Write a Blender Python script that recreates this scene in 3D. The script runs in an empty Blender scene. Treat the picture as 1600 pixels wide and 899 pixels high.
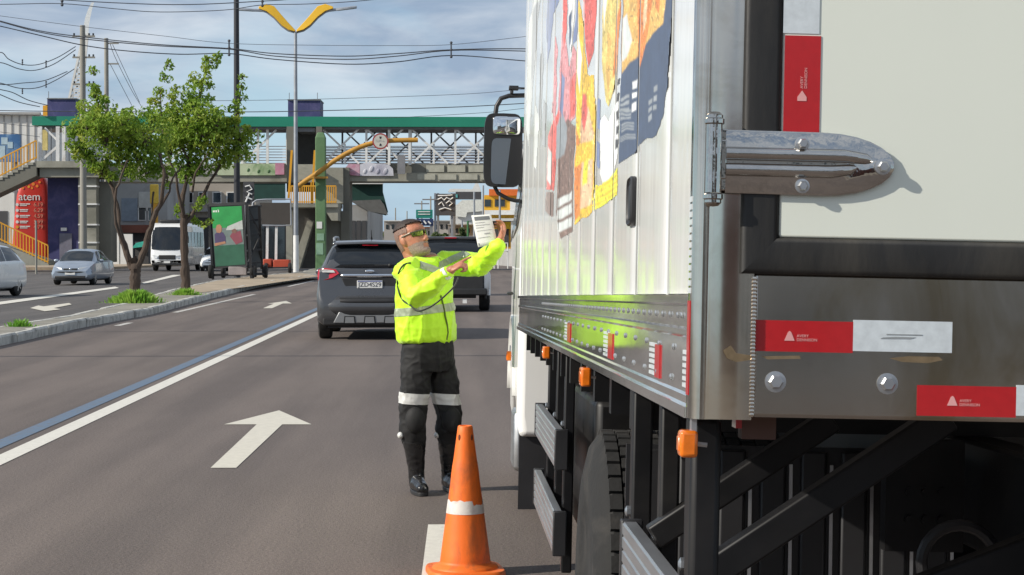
import bpy, bmesh, math, random
from mathutils import Vector, Matrix, noise
R = math.radians
PI = math.pi
random.seed(7)
sc = bpy.context.scene
C = sc.collection

# ---------------------------------------------------------------- camera
FPX, CX, CY, CAMH = 3000.0, 800.0, 449.5, 1.55
YAW, PITCH = math.atan(75 / 3000), math.atan(64.5 / 3000)
cF = Vector((math.sin(YAW) * math.cos(PITCH), math.cos(YAW) * math.cos(PITCH), -math.sin(PITCH)))
cR = Vector((math.cos(YAW), -math.sin(YAW), 0))
cU = cR.cross(cF)
CAM = Vector((0, 0, CAMH))
cam = bpy.data.cameras.new('camera')
camo = bpy.data.objects.new('camera', cam)
C.objects.link(camo)
camo.matrix_world = Matrix(((cR.x, cU.x, -cF.x, CAM.x), (cR.y, cU.y, -cF.y, CAM.y), (cR.z, cU.z, -cF.z, CAM.z), (0, 0, 0, 1)))
cam.sensor_width = 36
cam.lens = FPX / 1600 * 36
cam.clip_start, cam.clip_end = 0.1, 6000
sc.camera = camo

# ---------------------------------------------------------------- world, sun, exposure
SUN_EL, SUN_AZ = R(30), R(250)          # azimuth clockwise from +Y
w = bpy.data.worlds.new('World')
sc.world = w
w.use_nodes = True
nt = w.node_tree
nt.nodes.clear()


def N(t, typ, **kw):
    n = t.nodes.new(typ)
    for k, v in kw.items():
        if k == 'ins':
            for a, b in v.items():
                n.inputs[a].default_value = b
        else:
            setattr(n, k, v)
    return n


out = N(nt, 'ShaderNodeOutputWorld')
bg = N(nt, 'ShaderNodeBackground', ins={'Strength': 0.10})
sky = N(nt, 'ShaderNodeTexSky', sky_type='NISHITA', sun_disc=False, sun_elevation=SUN_EL, sun_rotation=SUN_AZ,
        air_density=1.0, dust_density=0.1, ozone_density=4.0, altitude=20)
tc = N(nt, 'ShaderNodeTexCoord')
sx = N(nt, 'ShaderNodeSeparateXYZ')
nt.links.new(tc.outputs['Generated'], sx.inputs[0])
mp = N(nt, 'ShaderNodeMapping', ins={'Location': (0.3, 0.0, 0.2), 'Scale': (5.0, 5.0, 17.0)})
nt.links.new(tc.outputs['Generated'], mp.inputs[0])
nz = N(nt, 'ShaderNodeTexNoise', ins={'Scale': 1.0, 'Detail': 7, 'Roughness': 0.5, 'Distortion': 0.4})
nt.links.new(mp.outputs[0], nz.inputs['Vector'])
# cloud deck: breaks up towards the horizon
el = N(nt, 'ShaderNodeMapRange', ins={'From Min': 0.02, 'From Max': 0.13, 'To Min': -0.16, 'To Max': 0.12})
nt.links.new(sx.outputs['Z'], el.inputs[0])
ad = N(nt, 'ShaderNodeMath', operation='ADD')
nt.links.new(nz.outputs['Fac'], ad.inputs[0]); nt.links.new(el.outputs[0], ad.inputs[1])
cr = N(nt, 'ShaderNodeValToRGB')
cr.color_ramp.elements[0].position, cr.color_ramp.elements[0].color = 0.36, (0.06, 0.06, 0.06, 1)
cr.color_ramp.elements[1].position, cr.color_ramp.elements[1].color = 0.58, (0.92, 0.92, 0.92, 1)
nt.links.new(ad.outputs[0], cr.inputs[0])
mp2 = N(nt, 'ShaderNodeMapping', ins={'Location': (1.0, 2.0, 0.0), 'Scale': (7.0, 7.0, 26.0)})
nt.links.new(tc.outputs['Generated'], mp2.inputs[0])
nz2 = N(nt, 'ShaderNodeTexNoise', ins={'Scale': 1.0, 'Detail': 7, 'Roughness': 0.55, 'Distortion': 0.5})
nt.links.new(mp2.outputs[0], nz2.inputs['Vector'])
ccol = N(nt, 'ShaderNodeValToRGB')
ccol.color_ramp.elements[0].position, ccol.color_ramp.elements[0].color = 0.38, (2.6, 3.35, 4.5, 1)
ccol.color_ramp.elements[1].position, ccol.color_ramp.elements[1].color = 0.66, (6.0, 6.4, 6.9, 1)
nt.links.new(nz2.outputs['Fac'], ccol.inputs[0])
mx = N(nt, 'ShaderNodeMixRGB')
nt.links.new(cr.outputs[0], mx.inputs[0])
nt.links.new(ccol.outputs[0], mx.inputs[2])
# pale cyan haze low over the horizon
hz_ = N(nt, 'ShaderNodeMapRange', ins={'From Min': 0.16, 'From Max': 0.03, 'To Min': 0.0, 'To Max': 0.88})
nt.links.new(sx.outputs['Z'], hz_.inputs[0])
mxh = N(nt, 'ShaderNodeMixRGB', ins={2: (3.75, 5.5, 6.7, 1)})
nt.links.new(hz_.outputs[0], mxh.inputs[0])
nt.links.new(sky.outputs[0], mxh.inputs[1])
nt.links.new(mxh.outputs[0], mx.inputs[1])
nt.links.new(mx.outputs[0], bg.inputs['Color'])
nt.links.new(bg.outputs[0], out.inputs[0])

sl = bpy.data.lights.new('sun', 'SUN')
sl.energy = 4.2
sl.angle = R(0.55)
sl.color = (1.0, 0.93, 0.82)
so = bpy.data.objects.new('sun', sl)
C.objects.link(so)
sdir = Vector((math.sin(SUN_AZ) * math.cos(SUN_EL), math.cos(SUN_AZ) * math.cos(SUN_EL), math.sin(SUN_EL)))
so.rotation_euler = sdir.to_track_quat('Z', 'Y').to_euler()
sc.view_settings.view_transform = 'Standard'
sc.view_settings.look = 'None'
sc.view_settings.gamma = 1
sc.view_settings.use_curve_mapping = False
sc.view_settings.exposure = 0.32
sc.render.engine = 'CYCLES'
sc.cycles.max_bounces = 8
sc.cycles.transparent_max_bounces = 16
sc.cycles.use_denoising = True


# ---------------------------------------------------------------- measuring helpers (photo pixel + real distance -> world)
def ray(px, py):
    return cF + cR * ((px - CX) / FPX) - cU * ((py - CY) / FPX)


def at(px, py, Y):
    d = ray(px, py)
    return CAM + d * (Y / d.y)


def gnd(px, py, z=0.0):
    d = ray(px, py)
    return CAM + d * ((z - CAMH) / d.z)


def gY(py):
    return FPX * CAMH / (py - 385.0)


# ---------------------------------------------------------------- materials
MATS = {}


def mat(name, col, rough=0.6, metal=0.0, var=0.15, scale=3.0, bump=0.0, bscale=40.0, coat=0.0, stain=None, stain_amt=0.0,
        stain_scale=2.0, stretch=(1, 1, 1), spec=0.5, alpha=1.0, trans=0.0, rvar=0.12, sheen=0.0):
    if name in MATS:
        return MATS[name]
    m = bpy.data.materials.new(name)
    m.use_nodes = True
    t = m.node_tree
    b = t.nodes['Principled BSDF']
    b.inputs['Metallic'].default_value = metal
    b.inputs['Specular IOR Level'].default_value = spec
    b.inputs['Coat Weight'].default_value = coat
    b.inputs['Coat Roughness'].default_value = 0.05
    b.inputs['Transmission Weight'].default_value = trans
    b.inputs['Sheen Weight'].default_value = sheen
    tc = N(t, 'ShaderNodeTexCoord')
    mp = N(t, 'ShaderNodeMapping', ins={'Scale': stretch})
    t.links.new(tc.outputs['Object'], mp.inputs[0])
    nz = N(t, 'ShaderNodeTexNoise', ins={'Scale': scale, 'Detail': 6, 'Roughness': 0.6})
    t.links.new(mp.outputs[0], nz.inputs['Vector'])
    rp = N(t, 'ShaderNodeValToRGB')
    lo = [max(0, c * (1 - var)) for c in col[:3]]
    hi = [min(1, c * (1 + var)) for c in col[:3]]
    rp.color_ramp.elements[0].position, rp.color_ramp.elements[0].color = 0.3, (*lo, 1)
    rp.color_ramp.elements[1].position, rp.color_ramp.elements[1].color = 0.7, (*hi, 1)
    t.links.new(nz.outputs['Fac'], rp.inputs[0])
    last = rp.outputs[0]
    if stain is not None:
        n2 = N(t, 'ShaderNodeTexNoise', ins={'Scale': stain_scale, 'Detail': 8, 'Roughness': 0.65, 'Distortion': 0.6})
        t.links.new(mp.outputs[0], n2.inputs['Vector'])
        r2 = N(t, 'ShaderNodeValToRGB')
        r2.color_ramp.elements[0].position, r2.color_ramp.elements[0].color = 0.48, (0, 0, 0, 1)
        r2.color_ramp.elements[1].position, r2.color_ramp.elements[1].color = 0.68, (stain_amt,) * 3 + (1,)
        t.links.new(n2.outputs['Fac'], r2.inputs[0])
        mx = N(t, 'ShaderNodeMixRGB', ins={2: (*stain, 1)})
        t.links.new(r2.outputs[0], mx.inputs[0])
        t.links.new(last, mx.inputs[1])
        last = mx.outputs[0]
    t.links.new(last, b.inputs['Base Color'])
    mr = N(t, 'ShaderNodeMapRange', ins={'To Min': max(0.02, rough - rvar * rough), 'To Max': min(1, rough + rvar * rough)})
    t.links.new(nz.outputs['Fac'], mr.inputs[0])
    t.links.new(mr.outputs[0], b.inputs['Roughness'])
    if bump > 0:
        n3 = N(t, 'ShaderNodeTexNoise', ins={'Scale': bscale, 'Detail': 4})
        t.links.new(mp.outputs[0], n3.inputs['Vector'])
        bp = N(t, 'ShaderNodeBump', ins={'Strength': 1.0, 'Distance': bump})
        t.links.new(n3.outputs['Fac'], bp.inputs['Height'])
        t.links.new(bp.outputs[0], b.inputs['Normal'])
    MATS[name] = m
    return m


def emit(name, col, s):
    m = bpy.data.materials.new(name)
    m.use_nodes = True
    b = m.node_tree.nodes['Principled BSDF']
    b.inputs['Base Color'].default_value = (*col, 1)
    b.inputs['Emission Color'].default_value = (*col, 1)
    b.inputs['Emission Strength'].default_value = s
    return m


# ---------------------------------------------------------------- mesh builder
class MB:
    def __init__(s):
        s.v, s.f = [], []

    def add(s, vs, fs):
        o = len(s.v)
        s.v += [Vector(p) for p in vs]
        s.f += [tuple(i + o for i in f) for f in fs]
        return s

    def box(s, x0, x1, y0, y1, z0, z1, M=None):
        vs = [Vector((x, y, z)) for x in (x0, x1) for y in (y0, y1) for z in (z0, z1)]
        if M is not None:
            vs = [M @ p for p in vs]
        return s.add(vs, [(0, 1, 3, 2), (4, 6, 7, 5), (0, 4, 5, 1), (2, 3, 7, 6), (0, 2, 6, 4), (1, 5, 7, 3)])

    def bar(s, a, b, w, h, up=(0, 0, 1)):
        a, b = Vector(a), Vector(b)
        d = b - a
        L = d.length
        d.normalize()
        u = Vector(up)
        if abs(d.dot(u)) > 0.99:
            u = Vector((0, 1, 0))
        r = d.cross(u).normalized()
        u = r.cross(d)
        vs = []
        for p in (a, b):
            for i, j in ((-1, -1), (1, -1), (1, 1), (-1, 1)):
                vs.append(p + r * (i * w / 2) + u * (j * h / 2))
        return s.add(vs, [(3, 2, 1, 0), (4, 5, 6, 7), (0, 1, 5, 4), (1, 2, 6, 5), (2, 3, 7, 6), (3, 0, 4, 7)])

    def tube(s, pts, r, n=8, cap=True):
        pts = [Vector(p) for p in pts]
        rs = r if isinstance(r, (list, tuple)) else [r] * len(pts)
        prev = None
        vs, fs = [], []
        for i, p in enumerate(pts):
            d = (pts[min(i + 1, len(pts) - 1)] - pts[max(i - 1, 0)]).normalized()
            if prev is None:
                u = Vector((0, 0, 1)) if abs(d.z) < 0.9 else Vector((0, 1, 0))
                a = d.cross(u).normalized()
            else:
                a = (prev - d * prev.dot(d)).normalized()
            prev = a
            b = d.cross(a)
            for k in range(n):
                t = 2 * PI * k / n
                vs.append(p + (a * math.cos(t) + b * math.sin(t)) * rs[i])
        for i in range(len(pts) - 1):
            for k in range(n):
                k2 = (k + 1) % n
                fs.append((i * n + k, i * n + k2, (i + 1) * n + k2, (i + 1) * n + k))
        if cap:
            fs.append(tuple(reversed(range(n))))
            m = (len(pts) - 1) * n
            fs.append(tuple(m + k for k in range(n)))
        return s.add(vs, fs)

    def cyl(s, a, b, r, r2=None, n=16):
        return s.tube([a, b], [r, r if r2 is None else r2], n)

    def loft(s, rings, cap=True, closed=True):
        n = len(rings[0])
        vs = [p for r in rings for p in r]
        fs = []
        for i in range(len(rings) - 1):
            for k in range(n if closed else n - 1):
                k2 = (k + 1) % n
                fs.append((i * n + k, i * n + k2, (i + 1) * n + k2, (i + 1) * n + k))
        if cap and closed:
            fs.append(tuple(reversed(range(n))))
            m = (len(rings) - 1) * n
            fs.append(tuple(m + k for k in range(n)))
        return s.add(vs, fs)

    def prism(s, poly, d):
        """extrude polygon (3d points) by vector d"""
        n = len(poly)
        d = Vector(d)
        vs = [Vector(p) for p in poly] + [Vector(p) + d for p in poly]
        fs = [tuple(reversed(range(n))), tuple(range(n, 2 * n))] + [(k, (k + 1) % n, n + (k + 1) % n, n + k) for k in range(n)]
        return s.add(vs, fs)

    def ell(s, c, r, rot=None, nu=16, nv=10):
        c = Vector(c)
        rot = rot or Matrix.Identity(3)
        vs, fs = [], []
        for i in range(nv + 1):
            a = PI * i / nv
            for k in range(nu):
                t = 2 * PI * k / nu
                vs.append(c + rot @ Vector((r[0] * math.sin(a) * math.cos(t), r[1] * math.sin(a) * math.sin(t), r[2] * math.cos(a))))
        for i in range(nv):
            for k in range(nu):
                k2 = (k + 1) % nu
                fs.append((i * nu + k, (i + 1) * nu + k, (i + 1) * nu + k2, i * nu + k2))
        return s.add(vs, fs)

    def lathe(s, prof, c=(0, 0, 0), n=24, M=None):
        c = Vector(c)
        rings = []
        for r, z in prof:
            ring = []
            for k in range(n):
                t = 2 * PI * k / n
                p = Vector((r * math.cos(t), r * math.sin(t), z))
                ring.append(c + (M @ p if M is not None else p))
            rings.append(ring)
        return s.loft(rings)

    def mesh(s, name, inv=None):
        me = bpy.data.meshes.new(name)
        vs = [inv @ p for p in s.v] if inv is not None else s.v
        me.from_pydata([tuple(p) for p in vs], [], s.f)
        bm = bmesh.new()
        bm.from_mesh(me)
        bmesh.ops.remove_doubles(bm, verts=bm.verts, dist=1e-6)
        bmesh.ops.recalc_face_normals(bm, faces=bm.faces)
        bm.to_mesh(me)
        bm.free()
        return me

    def build(s, name, m, parent=None, world=False, smooth=True, bevel=0.0, seg=2, ang=38):
        inv = None
        if world and parent is not None:
            p = parent
            while p.parent is not None:
                p = p.parent
            inv = rootM(p).inverted()
        me = s.mesh(name, inv)
        if m is not None:
            me.materials.append(m)
        if smooth:
            me.shade_smooth()
            me.set_sharp_from_angle(angle=R(ang))
        o = bpy.data.objects.new(name, me)
        C.objects.link(o)
        o.parent = parent
        if bevel > 0:
            bv = o.modifiers.new('bevel', 'BEVEL')
            bv.width = bevel
            bv.segments = seg
            bv.limit_method = 'ANGLE'
            bv.angle_limit = R(50)
        return o


def rootM(o):
    return Matrix.LocRotScale(o.location, o.rotation_euler, o.scale) if o.rotation_mode != 'QUATERNION' else Matrix.LocRotScale(o.location, o.rotation_quaternion, o.scale)


def thing(name, label, cat, loc=(0, 0, 0), rotz=0.0, group=None):
    o = bpy.data.objects.new(name, None)
    o.empty_display_size = 0.2
    C.objects.link(o)
    o.location = loc
    o.rotation_euler = (0, 0, rotz)
    return tag(o, label, cat, group)


def tag(o, label, cat, group=None):
    o['label'] = label
    o['category'] = cat
    if group:
        o['group'] = group
    return o


def struct(o, label=None):
    o['kind'] = 'structure'
    return o


def text(name, s, size, M, m, parent=None, extrude=0.002, align='CENTER', spacing=1.0):
    cu = bpy.data.curves.new(name, 'FONT')
    cu.body = s
    cu.size = size
    cu.extrude = extrude
    cu.align_x = align
    cu.align_y = 'CENTER'
    cu.space_character = spacing
    o0 = bpy.data.objects.new(name, cu)
    C.objects.link(o0)
    dg = bpy.context.evaluated_depsgraph_get()
    me = bpy.data.meshes.new_from_object(o0.evaluated_get(dg))
    bpy.data.objects.remove(o0)
    me.materials.clear()
    me.materials.append(m)
    o = bpy.data.objects.new(name, me)
    C.objects.link(o)
    o.parent = parent
    o.matrix_local = M
    return o


def inst(src, name, parent, M):
    o = bpy.data.objects.new(name, src.data)
    for md in src.modifiers:
        n = o.modifiers.new(md.name, md.type)
        if md.type == 'BEVEL':
            n.width, n.segments, n.limit_method, n.angle_limit = md.width, md.segments, md.limit_method, md.angle_limit
    C.objects.link(o)
    o.parent = parent
    o.matrix_local = M
    return o


T = Matrix.Translation
# ================================================================ GROUND, ROADS, MEDIAN
def asphalt(name, col, var=0.1):
    m = bpy.data.materials.new(name)
    m.use_nodes = True
    t = m.node_tree
    b = t.nodes['Principled BSDF']
    tc = N(t, 'ShaderNodeTexCoord')
    big = N(t, 'ShaderNodeMapping', ins={'Scale': (1, 0.25, 1)})
    t.links.new(tc.outputs['Object'], big.inputs[0])
    n1 = N(t, 'ShaderNodeTexNoise', ins={'Scale': 0.9, 'Detail': 6, 'Roughness': 0.65})
    t.links.new(big.outputs[0], n1.inputs['Vector'])
    n2 = N(t, 'ShaderNodeTexNoise', ins={'Scale': 55, 'Detail': 3, 'Roughness': 0.8})
    t.links.new(tc.outputs['Object'], n2.inputs['Vector'])
    n3 = N(t, 'ShaderNodeTexVoronoi', ins={'Scale': 120})
    t.links.new(tc.outputs['Object'], n3.inputs['Vector'])
    r1 = N(t, 'ShaderNodeValToRGB')
    r1.color_ramp.elements[0].position, r1.color_ramp.elements[0].color = 0.3, (*[c * (1 - var) for c in col], 1)
    r1.color_ramp.elements[1].position, r1.color_ramp.elements[1].color = 0.7, (*[c * (1 + var) for c in col], 1)
    t.links.new(n1.outputs['Fac'], r1.inputs[0])
    r2 = N(t, 'ShaderNodeValToRGB')
    r2.color_ramp.elements[0].position, r2.color_ramp.elements[0].color = 0.3, (0.60, 0.60, 0.60, 1)
    r2.color_ramp.elements[1].position, r2.color_ramp.elements[1].color = 0.72, (1.45, 1.42, 1.38, 1)
    t.links.new(n2.outputs['Fac'], r2.inputs[0])
    mx = N(t, 'ShaderNodeMixRGB', blend_type='MULTIPLY', ins={0: 1.0})
    t.links.new(r1.outputs[0], mx.inputs[1]); t.links.new(r2.outputs[0], mx.inputs[2])
    # long tyre-polished wear and oil drips along the lanes
    st = N(t, 'ShaderNodeMapping', ins={'Scale': (1.1, 0.05, 1)})
    t.links.new(tc.outputs['Object'], st.inputs[0])
    n4 = N(t, 'ShaderNodeTexNoise', ins={'Scale': 1.4, 'Detail': 5})
    t.links.new(st.outputs[0], n4.inputs['Vector'])
    r4 = N(t, 'ShaderNodeValToRGB')
    r4.color_ramp.elements[0].position, r4.color_ramp.elements[0].color = 0.40, (0.80, 0.80, 0.81, 1)
    r4.color_ramp.elements[1].position, r4.color_ramp.elements[1].color = 0.6, (1.05, 1.04, 1.03, 1)
    t.links.new(n4.outputs['Fac'], r4.inputs[0])
    mx2 = N(t, 'ShaderNodeMixRGB', blend_type='MULTIPLY', ins={0: 1.0})
    t.links.new(mx.outputs[0], mx2.inputs[1]); t.links.new(r4.outputs[0], mx2.inputs[2])
    # small dark spots
    sp = N(t, 'ShaderNodeTexNoise', ins={'Scale': 6, 'Detail': 3, 'Roughness': 0.7})
    t.links.new(tc.outputs['Object'], sp.inputs['Vector'])
    r5 = N(t, 'ShaderNodeValToRGB')
    r5.color_ramp.elements[0].position, r5.color_ramp.elements[0].color = 0.71, (1, 1, 1, 1)
    r5.color_ramp.elements[1].position, r5.color_ramp.elements[1].color = 0.77, (0.62, 0.62, 0.62, 1)
    t.links.new(sp.outputs['Fac'], r5.inputs[0])
    mx3 = N(t, 'ShaderNodeMixRGB', blend_type='MULTIPLY', ins={0: 1.0})
    t.links.new(mx2.outputs[0], mx3.inputs[1]); t.links.new(r5.outputs[0], mx3.inputs[2])
    t.links.new(mx3.outputs[0], b.inputs['Base Color'])
    b.inputs['Roughness'].default_value = 0.85
    b.inputs['Specular IOR Level'].default_value = 0.25
    bp = N(t, 'ShaderNodeBump', ins={'Strength': 0.5, 'Distance': 0.004})
    t.links.new(n3.outputs['Distance'], bp.inputs['Height'])
    t.links.new(bp.outputs[0], b.inputs['Normal'])
    return m


M_ASPH = asphalt('asphalt_brown_grey', (0.148, 0.125, 0.114))
M_ASPH2 = asphalt('asphalt_dark', (0.115, 0.108, 0.105))
M_GND = mat('dusty_ground', (0.24, 0.21, 0.17), 0.95, var=0.25, scale=0.2, stain=(0.12, 0.1, 0.08), stain_amt=0.6, stain_scale=0.1)


def worn(name, col, wear=(0.13, 0.12, 0.11), lo=0.6, hi=0.72):
    m = bpy.data.materials.new(name)
    m.use_nodes = True
    t = m.node_tree
    b = t.nodes['Principled BSDF']
    tc = N(t, 'ShaderNodeTexCoord')
    n1 = N(t, 'ShaderNodeTexNoise', ins={'Scale': 14, 'Detail': 8, 'Roughness': 0.72})
    t.links.new(tc.outputs['Object'], n1.inputs['Vector'])
    r = N(t, 'ShaderNodeValToRGB')
    r.color_ramp.elements[0].position, r.color_ramp.elements[0].color = lo, (*col, 1)
    r.color_ramp.elements[1].position, r.color_ramp.elements[1].color = hi, (*wear, 1)
    e = r.color_ramp.elements.new(0.35)
    e.color = (*[c * 0.85 for c in col], 1)
    t.links.new(n1.outputs['Fac'], r.inputs[0])
    t.links.new(r.outputs[0], b.inputs['Base Color'])
    b.inputs['Roughness'].default_value = 0.75
    return m


M_LINE = worn('road_paint_white', (0.66, 0.63, 0.56))
M_LINE2 = worn('road_paint_worn', (0.52, 0.5, 0.46), lo=0.52, hi=0.64)
M_BLUE = worn('road_paint_blue', (0.105, 0.16, 0.235), lo=0.46, hi=0.7)
M_ARROW = worn('road_paint_cream', (0.62, 0.58, 0.49), lo=0.66, hi=0.78)


def sheet(name, poly, z, m, nx=None):
    b = MB()
    b.add([(x, y, z) for x, y in poly], [tuple(range(len(poly)))])
    return b.build(name, m, smooth=False)


g = sheet('ground', [(-900, -60), (900, -60), (900, 2500), (-900, 2500)], -0.02, M_GND)
struct(g)
rd = sheet('road', [(-7.9, -40), (9.5, -40), (9.5, 900), (-9.0, 900), (-9.0, 60), (-7.9, 40)], 0.0, M_ASPH)
struct(rd)
rd2 = sheet('road_opposite', [(-60, -40), (-8.0, -40), (-8.0, 900), (-22.3, 900), (-22.3, 150), (-60, 122)], -0.006, M_ASPH2)
struct(rd2)


def marking(name, poly, m, z, parent):
    o = sheet(name, poly, z, m)
    o.parent = parent
    return o


def strip(x, w_, y0, y1):
    return [(x - w_ / 2, y0), (x + w_ / 2, y0), (x + w_ / 2, y1), (x - w_ / 2, y1)]


marking('lane_line', strip(-3.36, 0.17, 2, 400), M_LINE, 0.004, rd)
marking('blue_lane_line', strip(-3.63, 0.16, 2, 60), M_BLUE, 0.004, rd)
marking('lane_dash', strip(-0.10, 0.2, 5.5, 10.65), M_LINE, 0.004, rd)
for y0 in (52.0, 64.0, 76.0):
    marking('lane_dash', strip(0.02, 0.12, y0, y0 + 4), M_LINE2, 0.004, rd)
for y0, y1 in ((37.5, 39.0), (45, 62), (74, 86)):
    marking('edge_line', strip(-6.75, 0.14, y0, y1), M_LINE2, 0.004, rd)


def arrow_poly(x, y0, L, hw=0.385, sw=0.085, hl=0.26):
    yh = y0 + L * (1 - hl)
    return [(x - sw, y0), (x + sw, y0), (x + sw, yh), (x + hw, yh), (x, y0 + L), (x - hw, yh), (x - sw, yh)]


a0, a1 = gnd(350, 732), gnd(440, 643)
ay = a0.y
ax = a0.x
yh = gnd(418, 664).y
pl = [gnd(329, 732), gnd(369, 732), gnd(441, 664), gnd(487, 664), gnd(436, 642), gnd(350, 664), gnd(401, 664)]
marking('lane_arrow', [(p.x, p.y) for p in pl], M_ARROW, 0.004, rd)
p2 = [gnd(411, 482), gnd(425, 482), gnd(442, 474.6), gnd(456, 474.6), gnd(447, 470.5), gnd(418, 475), gnd(428, 475)]
marking('lane_arrow', [(p.x, p.y) for p in p2], M_ARROW, 0.004, rd)
# opposite carriageway: line and arrow
q = [gnd(-60, 485), gnd(-60, 480), gnd(180, 448.5), gnd(186, 450.5)]
marking('lane_line', [(p.x, p.y) for p in q], M_LINE, 0.008, rd2)
q = [gnd(225, 444), gnd(222, 442), gnd(270, 430), gnd(285, 430)]
marking('lane_line', [(p.x, p.y) for p in q], M_LINE, 0.008, rd2)
q = [gnd(47, 482), gnd(60, 478), gnd(68, 479.5), gnd(108, 474), gnd(112, 476.5), gnd(84, 482), gnd(95, 484), gnd(70, 487)]
marking('lane_arrow', [(p.x, p.y) for p in q], M_ARROW, 0.008, rd2)

# median island with kerb stones
M_CONC = mat('median_concrete', (0.25, 0.23, 0.19), 0.9, var=0.2, scale=1.5, stain=(0.16, 0.15, 0.12), stain_amt=0.7, stain_scale=0.8, bump=0.004)
M_KERB = mat('kerb_stone_stained', (0.5, 0.485, 0.44), 0.85, var=0.2, scale=4, stain=(0.07, 0.065, 0.055), stain_amt=0.85, stain_scale=2.5, bump=0.006, bscale=25)
M_SOIL = mat('sandy_soil', (0.34, 0.27, 0.19), 0.95, var=0.2, scale=1.2, bump=0.01, bscale=12)
redge = [(-7.25, -4.0), (-7.25, 20.0)] + [tuple(gnd(px, py).xy) for px, py in ((0, 541), (120, 514), (240, 491), (330, 467), (400, 450), (450, 441), (500, 433))] + [(-7.0, 104), (-6.6, 140), (-6.6, 300)]
ledge = [(-8.6, -4.0), (-8.6, 20.0)] + [tuple(gnd(px, py, 0.16).xy) for px, py in ((0, 509), (100, 494), (190, 474), (270, 452), (335, 438), (410, 430), (470, 425))] + [(-10.5, 150), (-10.5, 300)]
KH = 0.16
med = MB()
poly = redge + ledge[::-1]


def inset(pts, dx):
    return [(x + dx, y) for x, y in pts]


poly_in = inset(redge, -0.13) + inset(ledge, 0.13)[::-1]
med.prism([(x, y, -0.02) for x, y in poly_in], (0, 0, KH + 0.015))
median = med.build('median', M_CONC, smooth=False)
struct(median)


def kerb_run(pts, parent, inward, ymax, n0):
    # walk the polyline, one stone about 1 m long at a time
    segs = []
    for (a, b) in zip(pts[:-1], pts[1:]):
        A, B = Vector((*a, 0)), Vector((*b, 0))
        L = (B - A).length
        k = max(1, round(L / 1.2))
        for i in range(k):
            segs.append((A.lerp(B, i / k), A.lerp(B, (i + 1) / k)))
    cnt = 0
    rest = MB()
    for A, B in segs:
        if A.y < n0 or A.y > 300:
            continue
        d = (B - A).normalized()
        n = Vector((inward, 0, 0))
        h = KH + random.uniform(-0.012, 0.012)
        jx = random.uniform(-0.012, 0.012)
        A2, B2 = A + d * 0.012 + n * jx, B - d * 0.012 + n * jx
        bb = rest if A.y > ymax else MB()
        bb.loft([[p + Vector((0, 0, -0.03)), p + n * 0.0 + Vector((0, 0, h - 0.03)), p + n * 0.03 + Vector((0, 0, h)), p + n * 0.15 + Vector((0, 0, h)), p + n * 0.15 + Vector((0, 0, -0.03))] for p in (A2, B2)])
        if A.y <= ymax:
            bb.build('kerb_stone', M_KERB, parent, smooth=False, bevel=0.012)
            cnt += 1
    r = rest.build('far_kerb', M_KERB, parent, smooth=False)
    r['kind'] = 'stuff'
    return cnt


kerb_run(redge, median, -1, 105, 22)
kerb_run(ledge, median, 1, 70, 30)
# sandy patch on the wide part of the island
pts = [gnd(px, py, KH) for px, py in ((300, 459), (390, 448), (450, 439), (500, 431.5), (470, 427), (400, 431), (338, 439), (290, 450))]
o = sheet('sand_patch', [(p.x, p.y) for p in pts], KH + 0.002, M_SOIL)
o.parent = median
# left-hand pavement beyond the opposite carriageway
pv = MB()
pv.prism([(-80, 126, -0.02), (-24.4, 126, -0.02), (-22.5, 150, -0.02), (-22.5, 700, -0.02), (-80, 700, -0.02)], (0, 0, 0.17))
pav = struct(pv.build('pavement', M_SOIL, smooth=False))
pv = MB()
pv.prism([(3.9, 90, -0.02), (9.4, 90, -0.02), (60, 120, -0.02), (60, 800, -0.02), (5.2, 800, -0.02)], (0, 0, 0.17))
pav2 = struct(pv.build('pavement_far', M_CONC, smooth=False))
# ================================================================ TRUCK
Lc = Vector(((711 - CX) / FPX, -(463 - CY) / FPX, 1.0)).normalized()
Wc = Vector((1, -0.022, 0))
Wc.z = -(Wc.x * Lc.x + Wc.y * Lc.y) / Lc.z
Wc.normalize()


def c2w(v):
    return cR * v.x + cU * v.y + cF * v.z


tL, tW = c2w(Lc), c2w(Wc)
tU = tW.cross(tL)
ZR = 2.92
tO = CAM + ray(1094, 651) * ZR
TB = tO.z                                     # box floor height above ground at the rear
truck = thing('box_truck', 'white box truck with product pictures on its side, stopped at the right of the road', 'truck')
tM = Matrix(((tW.x, tL.x, tU.x, tO.x), (tW.y, tL.y, tU.y, tO.y), (tW.z, tL.z, tU.z, tO.z), (0, 0, 0, 1)))
truck.location = tM.to_translation()
truck.rotation_euler = tM.to_euler()


def RP(px, py, y=0.0):
    """photo pixel on the rear plane -> truck (x, z)"""
    d = ray(px, py)
    s = ((tO + tL * y) - CAM).dot(tL) / d.dot(tL)
    p = CAM + d * s - tO
    return p.dot(tW), p.dot(tU)


def SP(px, py, x=0.0):
    """photo pixel on the side plane -> truck (y, z)"""
    d = ray(px, py)
    s = ((tO + tW * x) - CAM).dot(tW) / d.dot(tW)
    p = CAM + d * s - tO
    return p.dot(tL), p.dot(tU)


def zg(x, y, h):
    """truck-local z of the point h above the ground at truck (x, y)"""
    p = tO + tW * x + tL * y
    return (h - p.z) / tU.z


BL, BW, BH, RH = 8.15, 2.5, 2.65, 0.185


def steel(name, col, rough, stain, amt, stretch):
    m = mat(name, col, rough, 1.0, 0.12, 3, 0.0005, 5, stain=stain, stain_amt=amt, stain_scale=4.5, stretch=stretch, rvar=0.5)
    return m


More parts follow.
